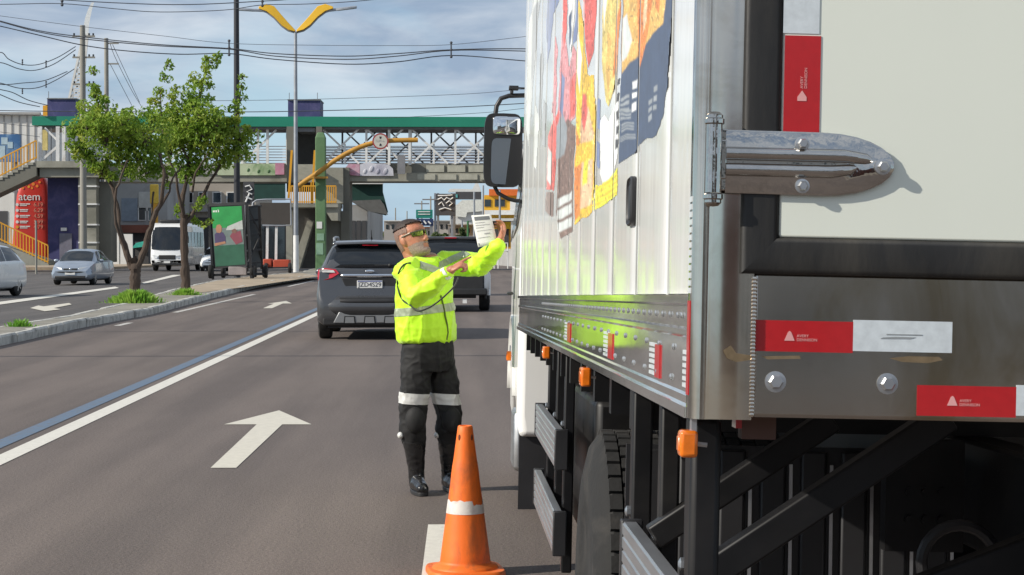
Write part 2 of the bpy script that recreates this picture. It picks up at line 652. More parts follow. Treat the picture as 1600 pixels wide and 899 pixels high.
M_INOX = steel('stainless_polished', (0.66, 0.60, 0.52), 0.13, (0.36, 0.29, 0.19), 0.6, (1, 1, 1))
M_INOXD = steel('stainless_stained', (0.50, 0.46, 0.41), 0.12, (0.30, 0.235, 0.14), 0.75, (1, 1, 0.6))
M_CHROME = mat('hinge_chrome', (0.52, 0.50, 0.47), 0.06, 1.0, 0.08, 6, 0.0016, 18, stain=(0.3, 0.26, 0.22), stain_amt=0.35, stain_scale=9)
M_ALU = mat('aluminium_rail', (0.76, 0.77, 0.76), 0.075, 0.88, 0.12, 2, 0.0012, 2.2, stretch=(1, 0.5, 2), stain=(0.26, 0.26, 0.25), stain_amt=0.5, stain_scale=3)
M_ALUM = mat('aluminium_dull', (0.52, 0.53, 0.54), 0.42, 1.0, 0.12, 5, stretch=(1, 0.3, 4))
M_RUB = mat('rubber_seal', (0.014, 0.0135, 0.013), 0.5, 0, 0.4, 8, 0.0006, 90, stain=(0.05, 0.045, 0.036), stain_amt=0.6, stain_scale=7, stretch=(1, 1, 0.3))
M_DOOR = mat('door_paint_ivory', (0.74, 0.77, 0.685), 0.38, 0, 0.025, 1.2, coat=0.3)
M_BLK = mat('chassis_black', (0.007, 0.007, 0.008), 0.45, 0, 0.4, 6, stain=(0.03, 0.027, 0.024), stain_amt=0.5, spec=0.3)
M_BLK2 = mat('plastic_black', (0.018, 0.018, 0.02), 0.45, 0, 0.2, 4)
M_TYRE = mat('tyre_rubber', (0.012, 0.0118, 0.0115), 0.85, 0, 0.3, 8, 0.002, 60, stain=(0.05, 0.045, 0.04), stain_amt=0.6, stain_scale=5)
M_RIM = mat('wheel_rim_silver', (0.5, 0.5, 0.5), 0.4, 0.8, 0.1)
M_AMB = mat('amber_lens', (0.75, 0.17, 0.01), 0.2, 0, 0.2, 30, coat=0.6)
M_RED = mat('reflective_red', (0.44, 0.010, 0.014), 0.32, 0, 0.06, 60, coat=0.4)
M_REFW = mat('reflective_white', (0.60, 0.65, 0.68), 0.35, 0, 0.1, 60, coat=0.3)
M_WHT = mat('cab_white', (0.80, 0.80, 0.78), 0.3, 0, 0.03, 2, coat=0.5)
M_PRINT = mat('print_pinkish', (0.74, 0.36, 0.35), 0.4)
M_GREYP = mat('print_grey', (0.28, 0.3, 0.31), 0.5)


def side_paint(name, col, var=0.04, rough=0.16, scale=2.0, col2=None, coat=0.12):
    """glossy side sheet with a slight vertical waviness"""
    m = bpy.data.materials.new(name)
    m.use_nodes = True
    t = m.node_tree
    b = t.nodes['Principled BSDF']
    b.inputs['Roughness'].default_value = rough
    b.inputs['Specular IOR Level'].default_value = 0.45 if coat > 0.2 else 0.22
    b.inputs['Coat Weight'].default_value = coat
    b.inputs['Coat Roughness'].default_value = 0.04
    tc = N(t, 'ShaderNodeTexCoord')
    mp = N(t, 'ShaderNodeMapping', ins={'Scale': (1, 1, 0.12)})
    t.links.new(tc.outputs['Object'], mp.inputs[0])
    nz = N(t, 'ShaderNodeTexNoise', ins={'Scale': 9, 'Detail': 3, 'Roughness': 0.45})
    t.links.new(mp.outputs[0], nz.inputs['Vector'])
    nc = N(t, 'ShaderNodeTexNoise', ins={'Scale': scale, 'Detail': 6, 'Roughness': 0.65, 'Distortion': 0.5})
    t.links.new(tc.outputs['Object'], nc.inputs['Vector'])
    rp = N(t, 'ShaderNodeValToRGB')
    c2 = col2 or [c * (1 + var) for c in col]
    rp.color_ramp.elements[0].position, rp.color_ramp.elements[0].color = 0.38, (*[c * (1 - var) for c in col], 1)
    rp.color_ramp.elements[1].position, rp.color_ramp.elements[1].color = 0.62, (*[min(1, c) for c in c2], 1)
    t.links.new(nc.outputs['Fac'], rp.inputs[0])
    t.links.new(rp.outputs[0], b.inputs['Base Color'])
    bp = N(t, 'ShaderNodeBump', ins={'Strength': 1.0, 'Distance': 0.0024})
    t.links.new(nz.outputs['Fac'], bp.inputs['Height'])
    t.links.new(bp.outputs[0], b.inputs['Normal'])
    t.links.new(bp.outputs[0], b.inputs['Coat Normal'])
    return m


M_SIDE = side_paint('side_sheet_white', (0.80, 0.81, 0.79), coat=0.22)

M_SEAM = mat('seam_filler', (0.42, 0.43, 0.42), 0.5)
# ---- box body behind the sheets
b = MB()
b.box(0.02, BW - 0.02, 0.03, BL - 0.02, 0.05, BH)
b.build('box_body', M_WHT, truck, bevel=0.02)
# ---- side panels
pw = 0.61
n = 0
yy = 0.075
edges = [yy]
while yy < BL - 0.05:
    yy = min(BL, 0.5 + pw * n)
    edges.append(yy)
    n += 1
for i, (ya, yb) in enumerate(zip(edges[:-1], edges[1:])):
    if yb - ya < 0.05:
        continue
    bb = MB()
    K = 10
    prof = []
    for k in range(K + 1):
        u = k / K
        y = ya + 0.004 + (yb - ya - 0.008) * u
        bulge = 0.0022 * math.sin(PI * u) ** 0.7
        prof.append((-bulge if 0 < k < K else 0.006, y))
    nz_ = 14
    rows = []
    for j in range(nz_ + 1):
        z = RH + 0.002 + (BH - RH - 0.06) * j / nz_
        rows.append([Vector((x + 0.0012 * noise.noise((y * 3, z * 1.1, i * 7.3)), y, z)) for x, y in prof])
    bb.loft(rows, cap=False, closed=False)
    bb.build('side_panel', M_SIDE, truck, ang=60)
    sb = MB()
    sb.tube([(0.002, yb, RH), (0.001, yb + random.uniform(-0.002, 0.002), RH + 0.9), (0.002, yb, BH - 0.05)], 0.0022, 6)
    sb.build('panel_seam', M_SEAM, truck)
b = MB()
b.box(-0.012, 0.05, 0.0, BL, BH - 0.05, BH + 0.03)
b.build('top_rail', M_ALU, truck, bevel=0.008)
# ---- bottom rail: stepped aluminium extrusion
rail_prof = [(-0.004, 0.185), (-0.016, 0.185), (-0.016, 0.172), (-0.006, 0.168), (-0.006, 0.134), (-0.010, 0.130), (-0.010, 0.122), (-0.006, 0.117),
             (-0.006, 0.030), (-0.010, 0.026), (-0.010, 0.014), (-0.018, 0.011), (-0.018, -0.006), (0.03, -0.006), (0.03, 0.185)]
b = MB()
rows = []
for j in range(41):
    y = 0.055 + (BL - 0.055) * j / 40
    wob = 0.0012 * noise.noise((y * 1.7, 0, 3))
    rows.append([Vector((x + wob, y, z)) for x, z in rail_prof])
b.loft(rows)
b.build('bottom_rail', M_ALU, truck, ang=25)
# rivets along the rail
rv = MB()
rv.ell((0, 0, 0), (0.003, 0.0058, 0.0058), nu=10, nv=6)
rivet = rv.build('rivet', M_ALUM, truck)
rivet.location = (-0.007, 0.2, 0.152)
cnt = 0
y = 0.2
while y < 5.2:
    for z, yo in ((0.152, 0.06), (0.098, 0.0), (0.046, 0.03)):
        if z < 0.1 and cnt % 2 == 0:
            continue
        inst(rivet, 'rivet', truck, T((-0.007, y + yo, z)))
    y += 0.115
    cnt += 1
# ---- corner post (stainless, rounded)
b = MB()
pr = [(0.0, 0.055), (-0.014, 0.055), (-0.016, 0.05), (-0.016, 0.012), (-0.012, 0.003), (-0.004, -0.003), (0.004, -0.005), (0.010, -0.003), (0.014, 0.0), (0.078, 0.0), (0.078, 0.06)]
b.loft([[Vector((x, y, z)) for x, y in pr] for z in (-0.004, 0.8, 1.6, BH + 0.03)])
post = b.build('corner_post', M_INOX, truck, ang=50)
b = MB()
pr2 = [(BW - x, y) for x, y in pr]
b.loft([[Vector((x, y, z)) for x, y in pr2] for z in (-0.004, 1.2, BH + 0.03)])
b.build('corner_post', M_INOX, truck, ang=50)
# weld bead beside the post
b = MB()
for k in range(38):
    z = 0.004 + k * 0.0056
    b.ell((0.0785, -0.001, z), (0.0042, 0.0035, 0.0042), nu=8, nv=4)
wb_ = b.build('weld_bead', M_INOX, truck)
wb_['kind'] = 'stuff'
# ---- rear sill
b = MB()
b.box(0.0785, BW - 0.0785, 0.004, 0.06, 0.0, 0.222)
b.build('rear_sill', M_INOXD, truck, bevel=0.006, seg=3)
b = MB()
b.box(0.08, BW - 0.08, -0.003, 0.03, 0.2225, 0.236)
b.build('sill_lip', M_INOX, truck, bevel=0.003)
# ---- door leaf and frame
dx0, dz0 = RP(1216, 371)
b = MB()
b.box(0.08, BW - 0.08, 0.03, 0.07, 0.235, BH - 0.02)
b.build('door_frame', M_INOXD, truck)
b = MB()
b.box(dx0, BW / 2 - 0.004, -0.004, 0.05, dz0, BH - 0.1)
door = b.build('door', M_DOOR, truck, bevel=0.004)
b = MB()
b.box(BW / 2 + 0.004, BW - dx0, -0.004, 0.05, dz0, BH - 0.1)
b.build('door', M_DOOR, truck, bevel=0.004)


# rubber seals, rounded section, mitred at the corner
def seal(p0, p1, w_, name='door_seal'):
    b = MB()
    ver = abs(p1[1] - p0[1]) > abs(p1[0] - p0[0])
    rings = []
    for (x, z), end in ((p0, 0), (p1, 1)):
        ring = []
        for k in range(9):
            t = PI * k / 8
            o = math.cos(t) * w_ / 2
            dep = -0.004 - math.sin(t) ** 0.6 * 0.0042
            if ver:
                mit = (-o if end == 0 else 0)
                ring.append(Vector((x + o, dep, z + mit * 0 + (o if end == 0 else 0))))
            else:
                ring.append(Vector((x + (o if end == 0 else 0), dep, z + o)))
        ring += [ring[-1] + Vector((0, 0.03, 0)), ring[0] + Vector((0, 0.03, 0))]
        rings.append(ring)
    b.loft(rings)
    return b.build(name, M_RUB, truck, ang=60)


sx0 = RP(1192, 100)[0]
sz0 = RP(1300, 402)[1]
seal((sx0, sz0), (sx0, BH - 0.1), 0.056)
seal((sx0, sz0), (BW - sx0, sz0 - 0.0), 0.056)
# ---- hinge
hx0, hz0 = RP(1132, 253)
hx1, _ = RP(1395, 258)
hinge = MB()
hl = hx1 - hx0


def leaf_outline(o=0.0):
    pts = []
    H = 0.048 - o
    for k in range(0, 3):
        pts.append((hx0 + (hl - 0.11) * k / 2, H))
    for k in range(1, 13):
        t = PI / 2 - PI * k / 13
        pts.append((hx1 - 0.11 + (0.11 - o) * math.cos(t), H * math.sin(t) ** 1 if t > 0 else H * math.sin(t)))
    for k in range(0, 3):
        pts.append((hx0 + (hl - 0.11) * (2 - k) / 2, -H))
    return pts


def tilt(x):
    return hz0 - (x - hx0) * 0.006


hinge.loft([[Vector((x, y, tilt(x) + z)) for x, z in leaf_outline(o)] for y, o in ((-0.0085, 0), (-0.0115, 0), (-0.0128, 0.003))])
hg = hinge.build('hinge', M_CHROME, truck, ang=30)
kx, kz = RP(1113, 250)
b = MB()
b.box(dx0 + 0.004, dx0 + 0.15, -0.0086, -0.004, hz0 - 0.03, hz0 + 0.03)
b.build('spacer', M_CHROME, hg, bevel=0.003)
b = MB()
b.box(kx - 0.006, kx + 0.02, -0.016, 0.0, kz - 0.03, kz + 0.03)
b.build('spacer', M_CHROME, hg, bevel=0.002)
# raised double rib pressed into the leaf
for zc, L0, L1, rr in ((0.012, 0.0, 0.225, 0.0105), (-0.012, 0.0, 0.20, 0.0105)):
    b = MB()
    b.tube([(hx0 + L0, -0.0115, tilt(hx0) + zc), (hx0 + L1 * 0.8, -0.0115, tilt(hx0) + zc), (hx0 + L1 * 0.95, -0.010, tilt(hx0) + zc * 0.7), (hx0 + L1, -0.0085, tilt(hx0) + zc * 0.4)],
           [rr, rr, rr * 0.85, rr * 0.4], 14)
    b.build('rib', M_CHROME, hg, ang=60)
b = MB()
kx, kz = RP(1113, 250)
b.cyl((kx, -0.018, kz - 0.051), (kx, -0.018, kz + 0.052), 0.0125, n=20)
b.build('knuckle', M_CHROME, hg, ang=60)
for s in (-1, 1):
    b = MB()
    b.lathe([(0.0128, 0), (0.0155, 0.002), (0.0155, 0.008), (0.013, 0.010), (0.013, 0.014), (0.008, 0.019), (0.001, 0.020)], (kx, -0.018, kz + s * 0.052), 18, Matrix.Scale(s, 3, (0, 0, 1)) if s < 0 else None)
    b.build('pin_cap', M_CHROME, hg, ang=40)
b = MB()
b.box(kx + 0.004, hx0 + 0.004, -0.0122, -0.007, kz - 0.047, kz + 0.047)
b.build('strap', M_CHROME, hg, bevel=0.002)


def hexbolt(px, py, y0, r, parent, name='bolt'):
    x, z = RP(px, py)
    b = MB()
    Mx = Matrix.Rotation(R(90), 3, 'X')
    b.lathe([(r * 1.3, 0), (r * 1.3, 0.003), (r * 1.0, 0.0035)], (x, y0, z), 20, Mx)
    b.lathe([(r * 0.92, 0.003), (r * 0.92, 0.010), (r * 0.7, 0.0125)], (x, y0, z), 6, Mx)
    return b.build(name, M_ALUM, parent, ang=30)


hexbolt(1251, 226, -0.0128, 0.0085, hg)
hexbolt(1251, 292, -0.0128, 0.0085, hg)
hexbolt(1376, 262, -0.0128, 0.0095, hg)
hexbolt(1212, 597, 0.004, 0.0125, truck)
hexbolt(1387, 600, 0.004, 0.0125, truck)
hexbolt(1800, 606, 0.004, 0.0125, truck)


# heat-tinted weld marks on the sill
M_WELD = mat('weld_tint', (0.30, 0.22, 0.13), 0.4, 0.7, 0.3, 40)
for pts_ in ([(1130, 548), (1142, 540), (1150, 552), (1176, 556), (1178, 562), (1150, 566), (1136, 560)], [(1390, 560), (1420, 557), (1468, 558), (1474, 563), (1450, 568), (1410, 566)], [(1190, 557), (1250, 556), (1252, 561), (1200, 562)]):
    b = MB()
    b.prism([(RP(*q)[0], 0.0036 if q[0] > 1178 else -0.0004, RP(*q)[1]) for q in pts_], (0, -0.0006, 0))
    b.build('weld_mark', M_WELD, truck, smooth=False)


# ---- reflective tape
def tape(p0, p1, y, m, mark=None, vert=False):
    (x0, z0), (x1, z1) = RP(*p0), RP(*p1)
    b = MB()
    b.box(min(x0, x1), max(x0, x1), y - 0.0012, y + 0.004, min(z0, z1), max(z0, z1))
    o = b.build('reflective_tape', m, truck, smooth=False)
    cx, cz = (x0 + x1) / 2, (z0 + z1) / 2
    if mark == 'logo':
        b = MB()
        yy_ = y - 0.0014
        if vert:
            a = 0.0
            b.prism([(cx - 0.007, yy_, cz - 0.026), (cx + 0.007, yy_, cz - 0.026), (cx + 0.007, yy_, cz - 0.020), (cx, yy_, cz - 0.010), (cx - 0.007, yy_, cz - 0.020)], (0, -0.0004, 0))
            for s_, dx_ in (('AVERY', -0.0005), ('DENNISON', 0.0055)):
                text('printed_mark', s_, 0.0062, T((cx + dx_, yy_, cz - 0.007)) @ Matrix.Rotation(R(90), 4, 'X') @ Matrix.Rotation(R(90), 4, 'Z'), M_PRINT, o, 0.0002, 'LEFT')
        else:
            b.prism([(cx - 0.030, yy_, cz - 0.007), (cx - 0.014, yy_, cz - 0.007), (cx - 0.0195, yy_, cz + 0.006), (cx - 0.022, yy_, cz + 0.008), (cx - 0.0245, yy_, cz + 0.006)], (0, -0.0004, 0))
            text('printed_mark', 'AVERY', 0.0062, T((cx - 0.011, yy_, cz + 0.0005)) @ Matrix.Rotation(R(90), 4, 'X'), M_PRINT, o, 0.0002, 'LEFT')
            text('printed_mark', 'DENNISON', 0.0062, T((cx - 0.011, yy_, cz - 0.0055)) @ Matrix.Rotation(R(90), 4, 'X'), M_PRINT, o, 0.0002, 'LEFT')
        b.build('printed_mark', M_PRINT, o, smooth=False)
    elif mark == 'scuff':
        b = MB()
        yy_ = y - 0.0014
        b.box(cx - 0.025, cx + 0.03, yy_ - 0.0004, yy_, cz + 0.002, cz + 0.0035)
        b.prism([(cx - 0.034, yy_, cz - 0.004), (cx + 0.012, yy_, cz - 0.0035), (cx + 0.02, yy_, cz - 0.001), (cx - 0.01, yy_, cz - 0.0005), (cx - 0.03, yy_, cz - 0.002)], (0, -0.0004, 0))
        b.build('printed_mark', M_GREYP, o, smooth=False)
    return o


tape((1180, 500), (1333, 552), 0.004, M_RED, 'logo')
tape((1334, 500), (1488, 552), 0.004, M_REFW, 'scuff')
tape((1434, 602), (1588, 653), 0.004, M_RED, 'logo')
tape((1589, 602), (1742, 653), 0.004, M_REFW)
tape((1226, 56), (1279, 208), -0.004, M_RED, 'logo', True)
tape((1226, -98), (1279, 54), -0.004, M_REFW, None, True)
# tape on the flank of the corner post: rungs of white, then red
for k in range(13):
    z = SP(1082, 318 + k * 11.4)[1]
    b = MB()
    b.box(-0.0175, -0.0155, 0.016, 0.046, z - 0.0042, z + 0.0042)
    b.build('reflective_tape', M_REFW, truck, smooth=False)
b = MB()
b.box(-0.0175, -0.0155, 0.016, 0.046, SP(1080, 613)[1], SP(1080, 470)[1])
b.build('reflective_tape', M_RED, truck, smooth=False)
for yr0, yr1, yw1, z0, z1, tx in ((0.07, 0.115, 0.17, 0.035, 0.095, 0), (0.52, 0.60, 0.70, 0.035, 0.095, 0), (1.55, 1.68, 1.82, 0.035, 0.095, 0), (3.2, 3.35, 3.5, 0.035, 0.095, 0)):
    b = MB()
    b.box(-0.0085, -0.0055, yr0, yr1, z0, z1)
    b.build('reflective_tape', M_RED, truck, smooth=False)
    for k in range(6):
        b = MB()
        z = z0 + 0.006 + k * 0.0105
        b.box(-0.0085, -0.0055, yr1 + 0.002, yw1, z - 0.0032, z + 0.0032)
        b.build('reflective_tape', M_REFW, truck, smooth=False)

# ---- printed product pictures: one thin print sheet per panel, inked by a colour attribute in the sheet's own plane
import numpy as np
INK = {'navy': (0.03, 0.055, 0.12), 'navy2': (0.16, 0.21, 0.38), 'gold': (0.66, 0.40, 0.09), 'tan': (0.62, 0.49, 0.13), 'orange': (0.68, 0.20, 0.02), 'yellow': (0.74, 0.47, 0.02), 'lime': (0.72, 0.72, 0.02),
       'red': (0.64, 0.09, 0.07), 'pink': (0.62, 0.26, 0.28), 'brown': (0.17, 0.10, 0.08), 'grey': (0.27, 0.30, 0.33), 'pale': (0.60, 0.64, 0.63), 'white': (0.78, 0.8, 0.8), 'black': (0.04, 0.04, 0.05), 'skin': (0.76, 0.48, 0.28)}
PICS = []


def pic(col, pts, soft=1.6):
    PICS.append((col, pts, soft))


pic('navy', [(967, 262), (967, -60), (1052, -60), (1047, 0), (1043, 60), (1041, 130), (1037, 180), (1026, 214), (1008, 224)])
pic('gold', [(969, -60), (969, 122), (986, 100), (1000, 86), (1016, 62), (1032, 44), (1037, -10), (1040, -60)])
pic('orange', [(994, -60), (990, 30), (993, 90), (997, 113), (1004, 84), (1014, 20), (1018, -60)])
pic('skin', [(1003, -60), (1002, 20), (1000, 60), (1006, 40), (1012, -60)])
for px0, px1, y0, dz in ((969, 982, 155, 24), (969, 985, 176, 14), (971, 990, 195, 12), (970, 992, 214, 8), (986, 993, 132, 46), (1012, 1018, 160, 32), (1020, 1026, 140, 38)):
    for k in range(3):
        yy_ = y0 + k * dz / 2.6
        pic('white' if px0 == 986 else 'grey', [(px0, yy_), (px1, yy_ - 3), (px1, yy_ - 3 + dz / 4.5), (px0, yy_ + dz / 4.5)])
pic('tan', [(938, -60), (936, 40), (938, 110), (944, 165), (950, 176), (956, 150), (961, 110), (965, 40), (966, -60)])
pic('orange', [(958, 40), (956, 90), (954, 130), (960, 110), (964, 60), (965, 10)])
pic('white', [(936, 190), (938, 272), (944, 290), (958, 276), (966, 250), (966, 150), (958, 168), (950, 190), (943, 178)])
for y0 in (128, 150, 178, 200, 222):
    pic('black', [(961, y0), (966, y0 - 4), (966, y0 + 10), (961, y0 + 14)])
for y0, y1 in ((155, 210), (222, 266)):
    pic('navy2', [(931, y0), (937, y0 + 4), (937, y1), (931, y1 - 6)])
pic('lime', [(928, 285), (936, 288), (950, 282), (966, 262), (966, 306), (950, 322), (928, 334)])
for k in range(4):
    pic('yellow', [(930, 292 + k * 10), (950, 285 + k * 9), (965, 272 + k * 9), (965, 275 + k * 9), (950, 288 + k * 9), (930, 295 + k * 10)])
pic('red', [(906, -60), (906, 40), (912, 90), (917, 118), (924, 90), (928, 30), (929, -60)])
pic('yellow', [(899, 10), (898, 200), (899, 352), (928, 334), (930, 180), (926, 120), (917, 122), (910, 80), (905, 30)])
pic('skin', [(906, 190), (905, 330), (926, 320), (927, 210), (918, 170)])
pic('orange', [(899, 200), (899, 345), (906, 338), (908, 240)])
pic('pink', [(874, 10), (872, 100), (868, 190), (869, 230), (884, 200), (898, 190), (899, 90), (892, 80), (886, 110), (880, 60)])
pic('navy2', [(896, -60), (895, 40), (890, 86), (898, 76), (901, -60)])
pic('red', [(872, -60), (873, 40), (878, 90), (882, 60), (881, -60)])
pic('brown', [(871, 240), (870, 335), (878, 372), (897, 362), (898, 200), (886, 190), (878, 210)])
pic('red', [(855, 215), (853, 300), (866, 300), (871, 230), (872, 180), (862, 190)])
pic('brown', [(853, 300), (853, 330), (866, 342), (866, 300)])
pic('grey', [(868, 200), (868, 250), (882, 245), (886, 205), (878, 180)])
for k in range(3):
    pic('pale', [(873, 312 + k * 18), (895, 298 + k * 20), (895, 312 + k * 20), (873, 326 + k * 18)])
pic('navy2', [(849, -60), (848, 60), (850, 120), (856, 90), (860, 40), (868, 20), (868, -60)])
pic('pale', [(820, 60), (819, 200), (826, 240), (832, 120), (838, 30), (838, -20)])
pic('grey', [(827, 40), (826, 120), (829, 150), (835, 60), (839, 20)])
for col_, pts_ in (('pale', [(969, 40), (975, 30), (985, 70), (978, 96), (970, 100)]), ('orange', [(1018, -40), (1020, 20), (1026, 30), (1030, -20)]), ('tan', [(974, -40), (973, 20), (980, 10), (984, -40)]),
                   ('white', [(939, -40), (938, 20), (941, 60), (944, 10), (944, -40)]), ('gold', [(946, 60), (945, 120), (949, 160), (952, 120), (951, 70)]), ('red', [(908, 150), (907, 190), (912, 210), (917, 180), (914, 150)]),
                   ('white', [(900, 60), (900, 120), (904, 150), (906, 100)]), ('lime', [(912, 240), (911, 290), (918, 285), (919, 245)]), ('yellow', [(900, 230), (900, 260), (926, 250), (926, 222)]),
                   ('white', [(882, -40), (883, 60), (888, 100), (893, 50), (894, -40)]), ('navy', [(884, 40), (886, 90), (889, 70), (888, 30)]), ('red', [(888, 130), (888, 190), (897, 185), (897, 120)]),
                   ('navy2', [(874, 120), (873, 180), (878, 190), (880, 130)]), ('pale', [(856, 230), (855, 280), (860, 290), (862, 240)]), ('grey', [(840, 60), (838, 200), (843, 220), (846, 110)]),
                   ('pink', [(862, 60), (860, 180), (866, 200), (868, 90)]), ('grey', [(846, 160), (845, 230), (851, 235), (853, 170)]), ('pale', [(834, 160), (832, 260), (838, 270), (841, 190)])):
    pic(col_, pts_)

rs_ = np.random.RandomState(5)


def vnoise(x, y, sx_, sy_, seed):
    g_ = np.random.RandomState(seed).rand(64, 64)
    X, Y_ = x * sx_, y * sy_
    xi, yi = np.floor(X).astype(int), np.floor(Y_).astype(int)
    fx, fy = X - xi, Y_ - yi
    fx, fy = fx * fx * (3 - 2 * fx), fy * fy * (3 - 2 * fy)
    g = lambda i, j: g_[i % 64, j % 64]
    return (g(xi, yi) * (1 - fx) + g(xi + 1, yi) * fx) * (1 - fy) + (g(xi, yi + 1) * (1 - fx) + g(xi + 1, yi + 1) * fx) * fy


pxs = np.concatenate([np.arange(814, 900, 0.5), np.arange(900, 1052, 0.6)])
pys = np.arange(-58, 384, 1.8)
PX, PY = np.meshgrid(pxs, pys, indexing='ij')
wob = 1.0 + 0.0 * PX
QX = PX + (vnoise(PX, PY, 0.12, 0.035, 1) - 0.5) * 2.2 + (vnoise(PX, PY, 0.4, 0.10, 2) - 0.5) * 0.9
QY = PY + (vnoise(PX, PY, 0.10, 0.05, 3) - 0.5) * 6
white_ = np.array((0.78, 0.79, 0.77))
colr = np.ones(PX.shape + (3,)) * white_
cov = np.zeros(PX.shape)


def poly_mask(pts, soft):
    inside = np.zeros(PX.shape, bool)
    dist = np.full(PX.shape, 1e9)
    n_ = len(pts)
    for i in range(n_):
        (x0, y0), (x1, y1) = pts[i], pts[(i + 1) % n_]
        cond = (y0 > QY) != (y1 > QY)
        with np.errstate(divide='ignore', invalid='ignore'):
            xi_ = (x1 - x0) * (QY - y0) / ((y1 - y0) if y1 != y0 else 1e-9) + x0
        inside ^= cond & (QX < xi_)
        ex, ey = (x1 - x0), (y1 - y0) * 0.5
        L2 = ex * ex + ey * ey + 1e-9
        tt_ = np.clip(((QX - x0) * ex + (QY - y0) * 0.5 * ey) / L2, 0, 1)
        dd = np.hypot(QX - x0 - tt_ * ex, (QY - y0) * 0.5 - tt_ * ey)
        dist = np.minimum(dist, dd)
    sd = np.where(inside, dist, -dist)
    return np.clip(sd / soft * 0.5 + 0.5, 0, 1)


for ii, (cn, pts, soft) in enumerate(PICS):
    small = max(p[0] for p in pts) - min(p[0] for p in pts) < 8 or max(p[1] for p in pts) - min(p[1] for p in pts) < 16
    mk = poly_mask(pts, 0.6 if small else 0.8)[..., None]
    base = np.array(INK[cn])
    tex = vnoise(PX, PY, 0.22, 0.05, 40 + ii) * 0.6 + vnoise(PX, PY, 0.7, 0.16, 90 + ii) * 0.4
    amp = 0.75 if cn in ('gold', 'tan', 'orange', 'skin', 'yellow', 'red') else 0.4
    cc = base * (1 + amp * (tex[..., None] - 0.5)) + (0.10 * np.clip(tex[..., None] - 0.62, 0, 1) if cn != 'navy' else 0)
    colr = colr * (1 - mk) + cc * mk
    cov = np.maximum(cov, mk[..., 0])
# crumbs, highlights and scuffs over the food pictures
sp_ = vnoise(PX, PY, 0.9, 0.3, 7)
food = (colr[..., 0] > colr[..., 2] * 1.6)[..., None] & (sp_ > 0.78)[..., None]
colr = np.where(food, np.clip(colr * 1.35 + 0.05, 0, 0.9), colr)
dk = (colr[..., 0] > colr[..., 2] * 1.6)[..., None] & (vnoise(PX, PY, 0.6, 0.2, 9) > 0.80)[..., None]
colr = np.where(dk, colr * 0.62, colr)
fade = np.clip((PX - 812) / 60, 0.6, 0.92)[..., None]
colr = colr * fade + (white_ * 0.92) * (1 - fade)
M_INKS = side_paint('printed_side_sheet', (0.7, 0.7, 0.7), 0.02, 0.45, 3, coat=0.0)
M_INKS.node_tree.nodes['Principled BSDF'].inputs['Specular IOR Level'].default_value = 0.18
tnode = M_INKS.node_tree
ca = tnode.nodes.new('ShaderNodeVertexColor')
ca.layer_name = 'ink'
tnode.links.new(ca.outputs['Color'], tnode.nodes['Principled BSDF'].inputs['Base Color'])
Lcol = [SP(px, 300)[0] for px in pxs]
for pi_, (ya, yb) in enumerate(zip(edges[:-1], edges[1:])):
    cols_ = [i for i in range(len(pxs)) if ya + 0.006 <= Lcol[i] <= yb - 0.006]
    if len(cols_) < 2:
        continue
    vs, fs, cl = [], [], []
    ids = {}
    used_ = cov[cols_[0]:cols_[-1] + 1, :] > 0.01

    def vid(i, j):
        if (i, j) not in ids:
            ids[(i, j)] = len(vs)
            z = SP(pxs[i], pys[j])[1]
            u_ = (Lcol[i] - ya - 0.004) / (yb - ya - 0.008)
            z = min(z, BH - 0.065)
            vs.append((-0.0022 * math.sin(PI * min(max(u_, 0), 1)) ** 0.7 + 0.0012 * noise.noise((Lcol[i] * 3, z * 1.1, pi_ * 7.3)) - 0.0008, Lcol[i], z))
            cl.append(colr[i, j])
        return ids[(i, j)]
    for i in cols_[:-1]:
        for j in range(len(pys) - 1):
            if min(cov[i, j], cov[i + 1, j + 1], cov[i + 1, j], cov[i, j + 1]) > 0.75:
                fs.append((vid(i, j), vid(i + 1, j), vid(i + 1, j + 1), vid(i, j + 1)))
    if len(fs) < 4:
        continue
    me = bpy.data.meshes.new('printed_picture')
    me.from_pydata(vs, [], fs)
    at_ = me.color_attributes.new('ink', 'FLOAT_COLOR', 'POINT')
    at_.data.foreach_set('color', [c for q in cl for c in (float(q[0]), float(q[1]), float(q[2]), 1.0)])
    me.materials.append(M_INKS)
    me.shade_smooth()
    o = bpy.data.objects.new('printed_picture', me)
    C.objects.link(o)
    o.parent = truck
# black oval side lock recess
lk = MB()
pts = []
for k in range(24):
    t = 2 * PI * k / 24
    e = lambda v: math.copysign(abs(v) ** 0.45, v)
    y0, z0 = SP(989.5, 315)
    pts.append((y0 + 0.058 * e(math.cos(t)), z0 + 0.053 * e(math.sin(t))))
lk.loft([[Vector((x, y0 + (y - y0) * s, z0 + (z - z0) * s)) for y, z in pts] for x, s in ((0.0, 1), (-0.008, 1), (-0.011, 0.93), (-0.006, 0.86), (-0.004, 0.5))])
lko = lk.build('side_latch', M_BLK2, truck, ang=40)
b = MB()
b.box(-0.009, -0.003, y0 - 0.02, y0 + 0.02, z0 - 0.04, z0 + 0.035)
b.build('latch_handle', M_BLK2, lko, bevel=0.003)


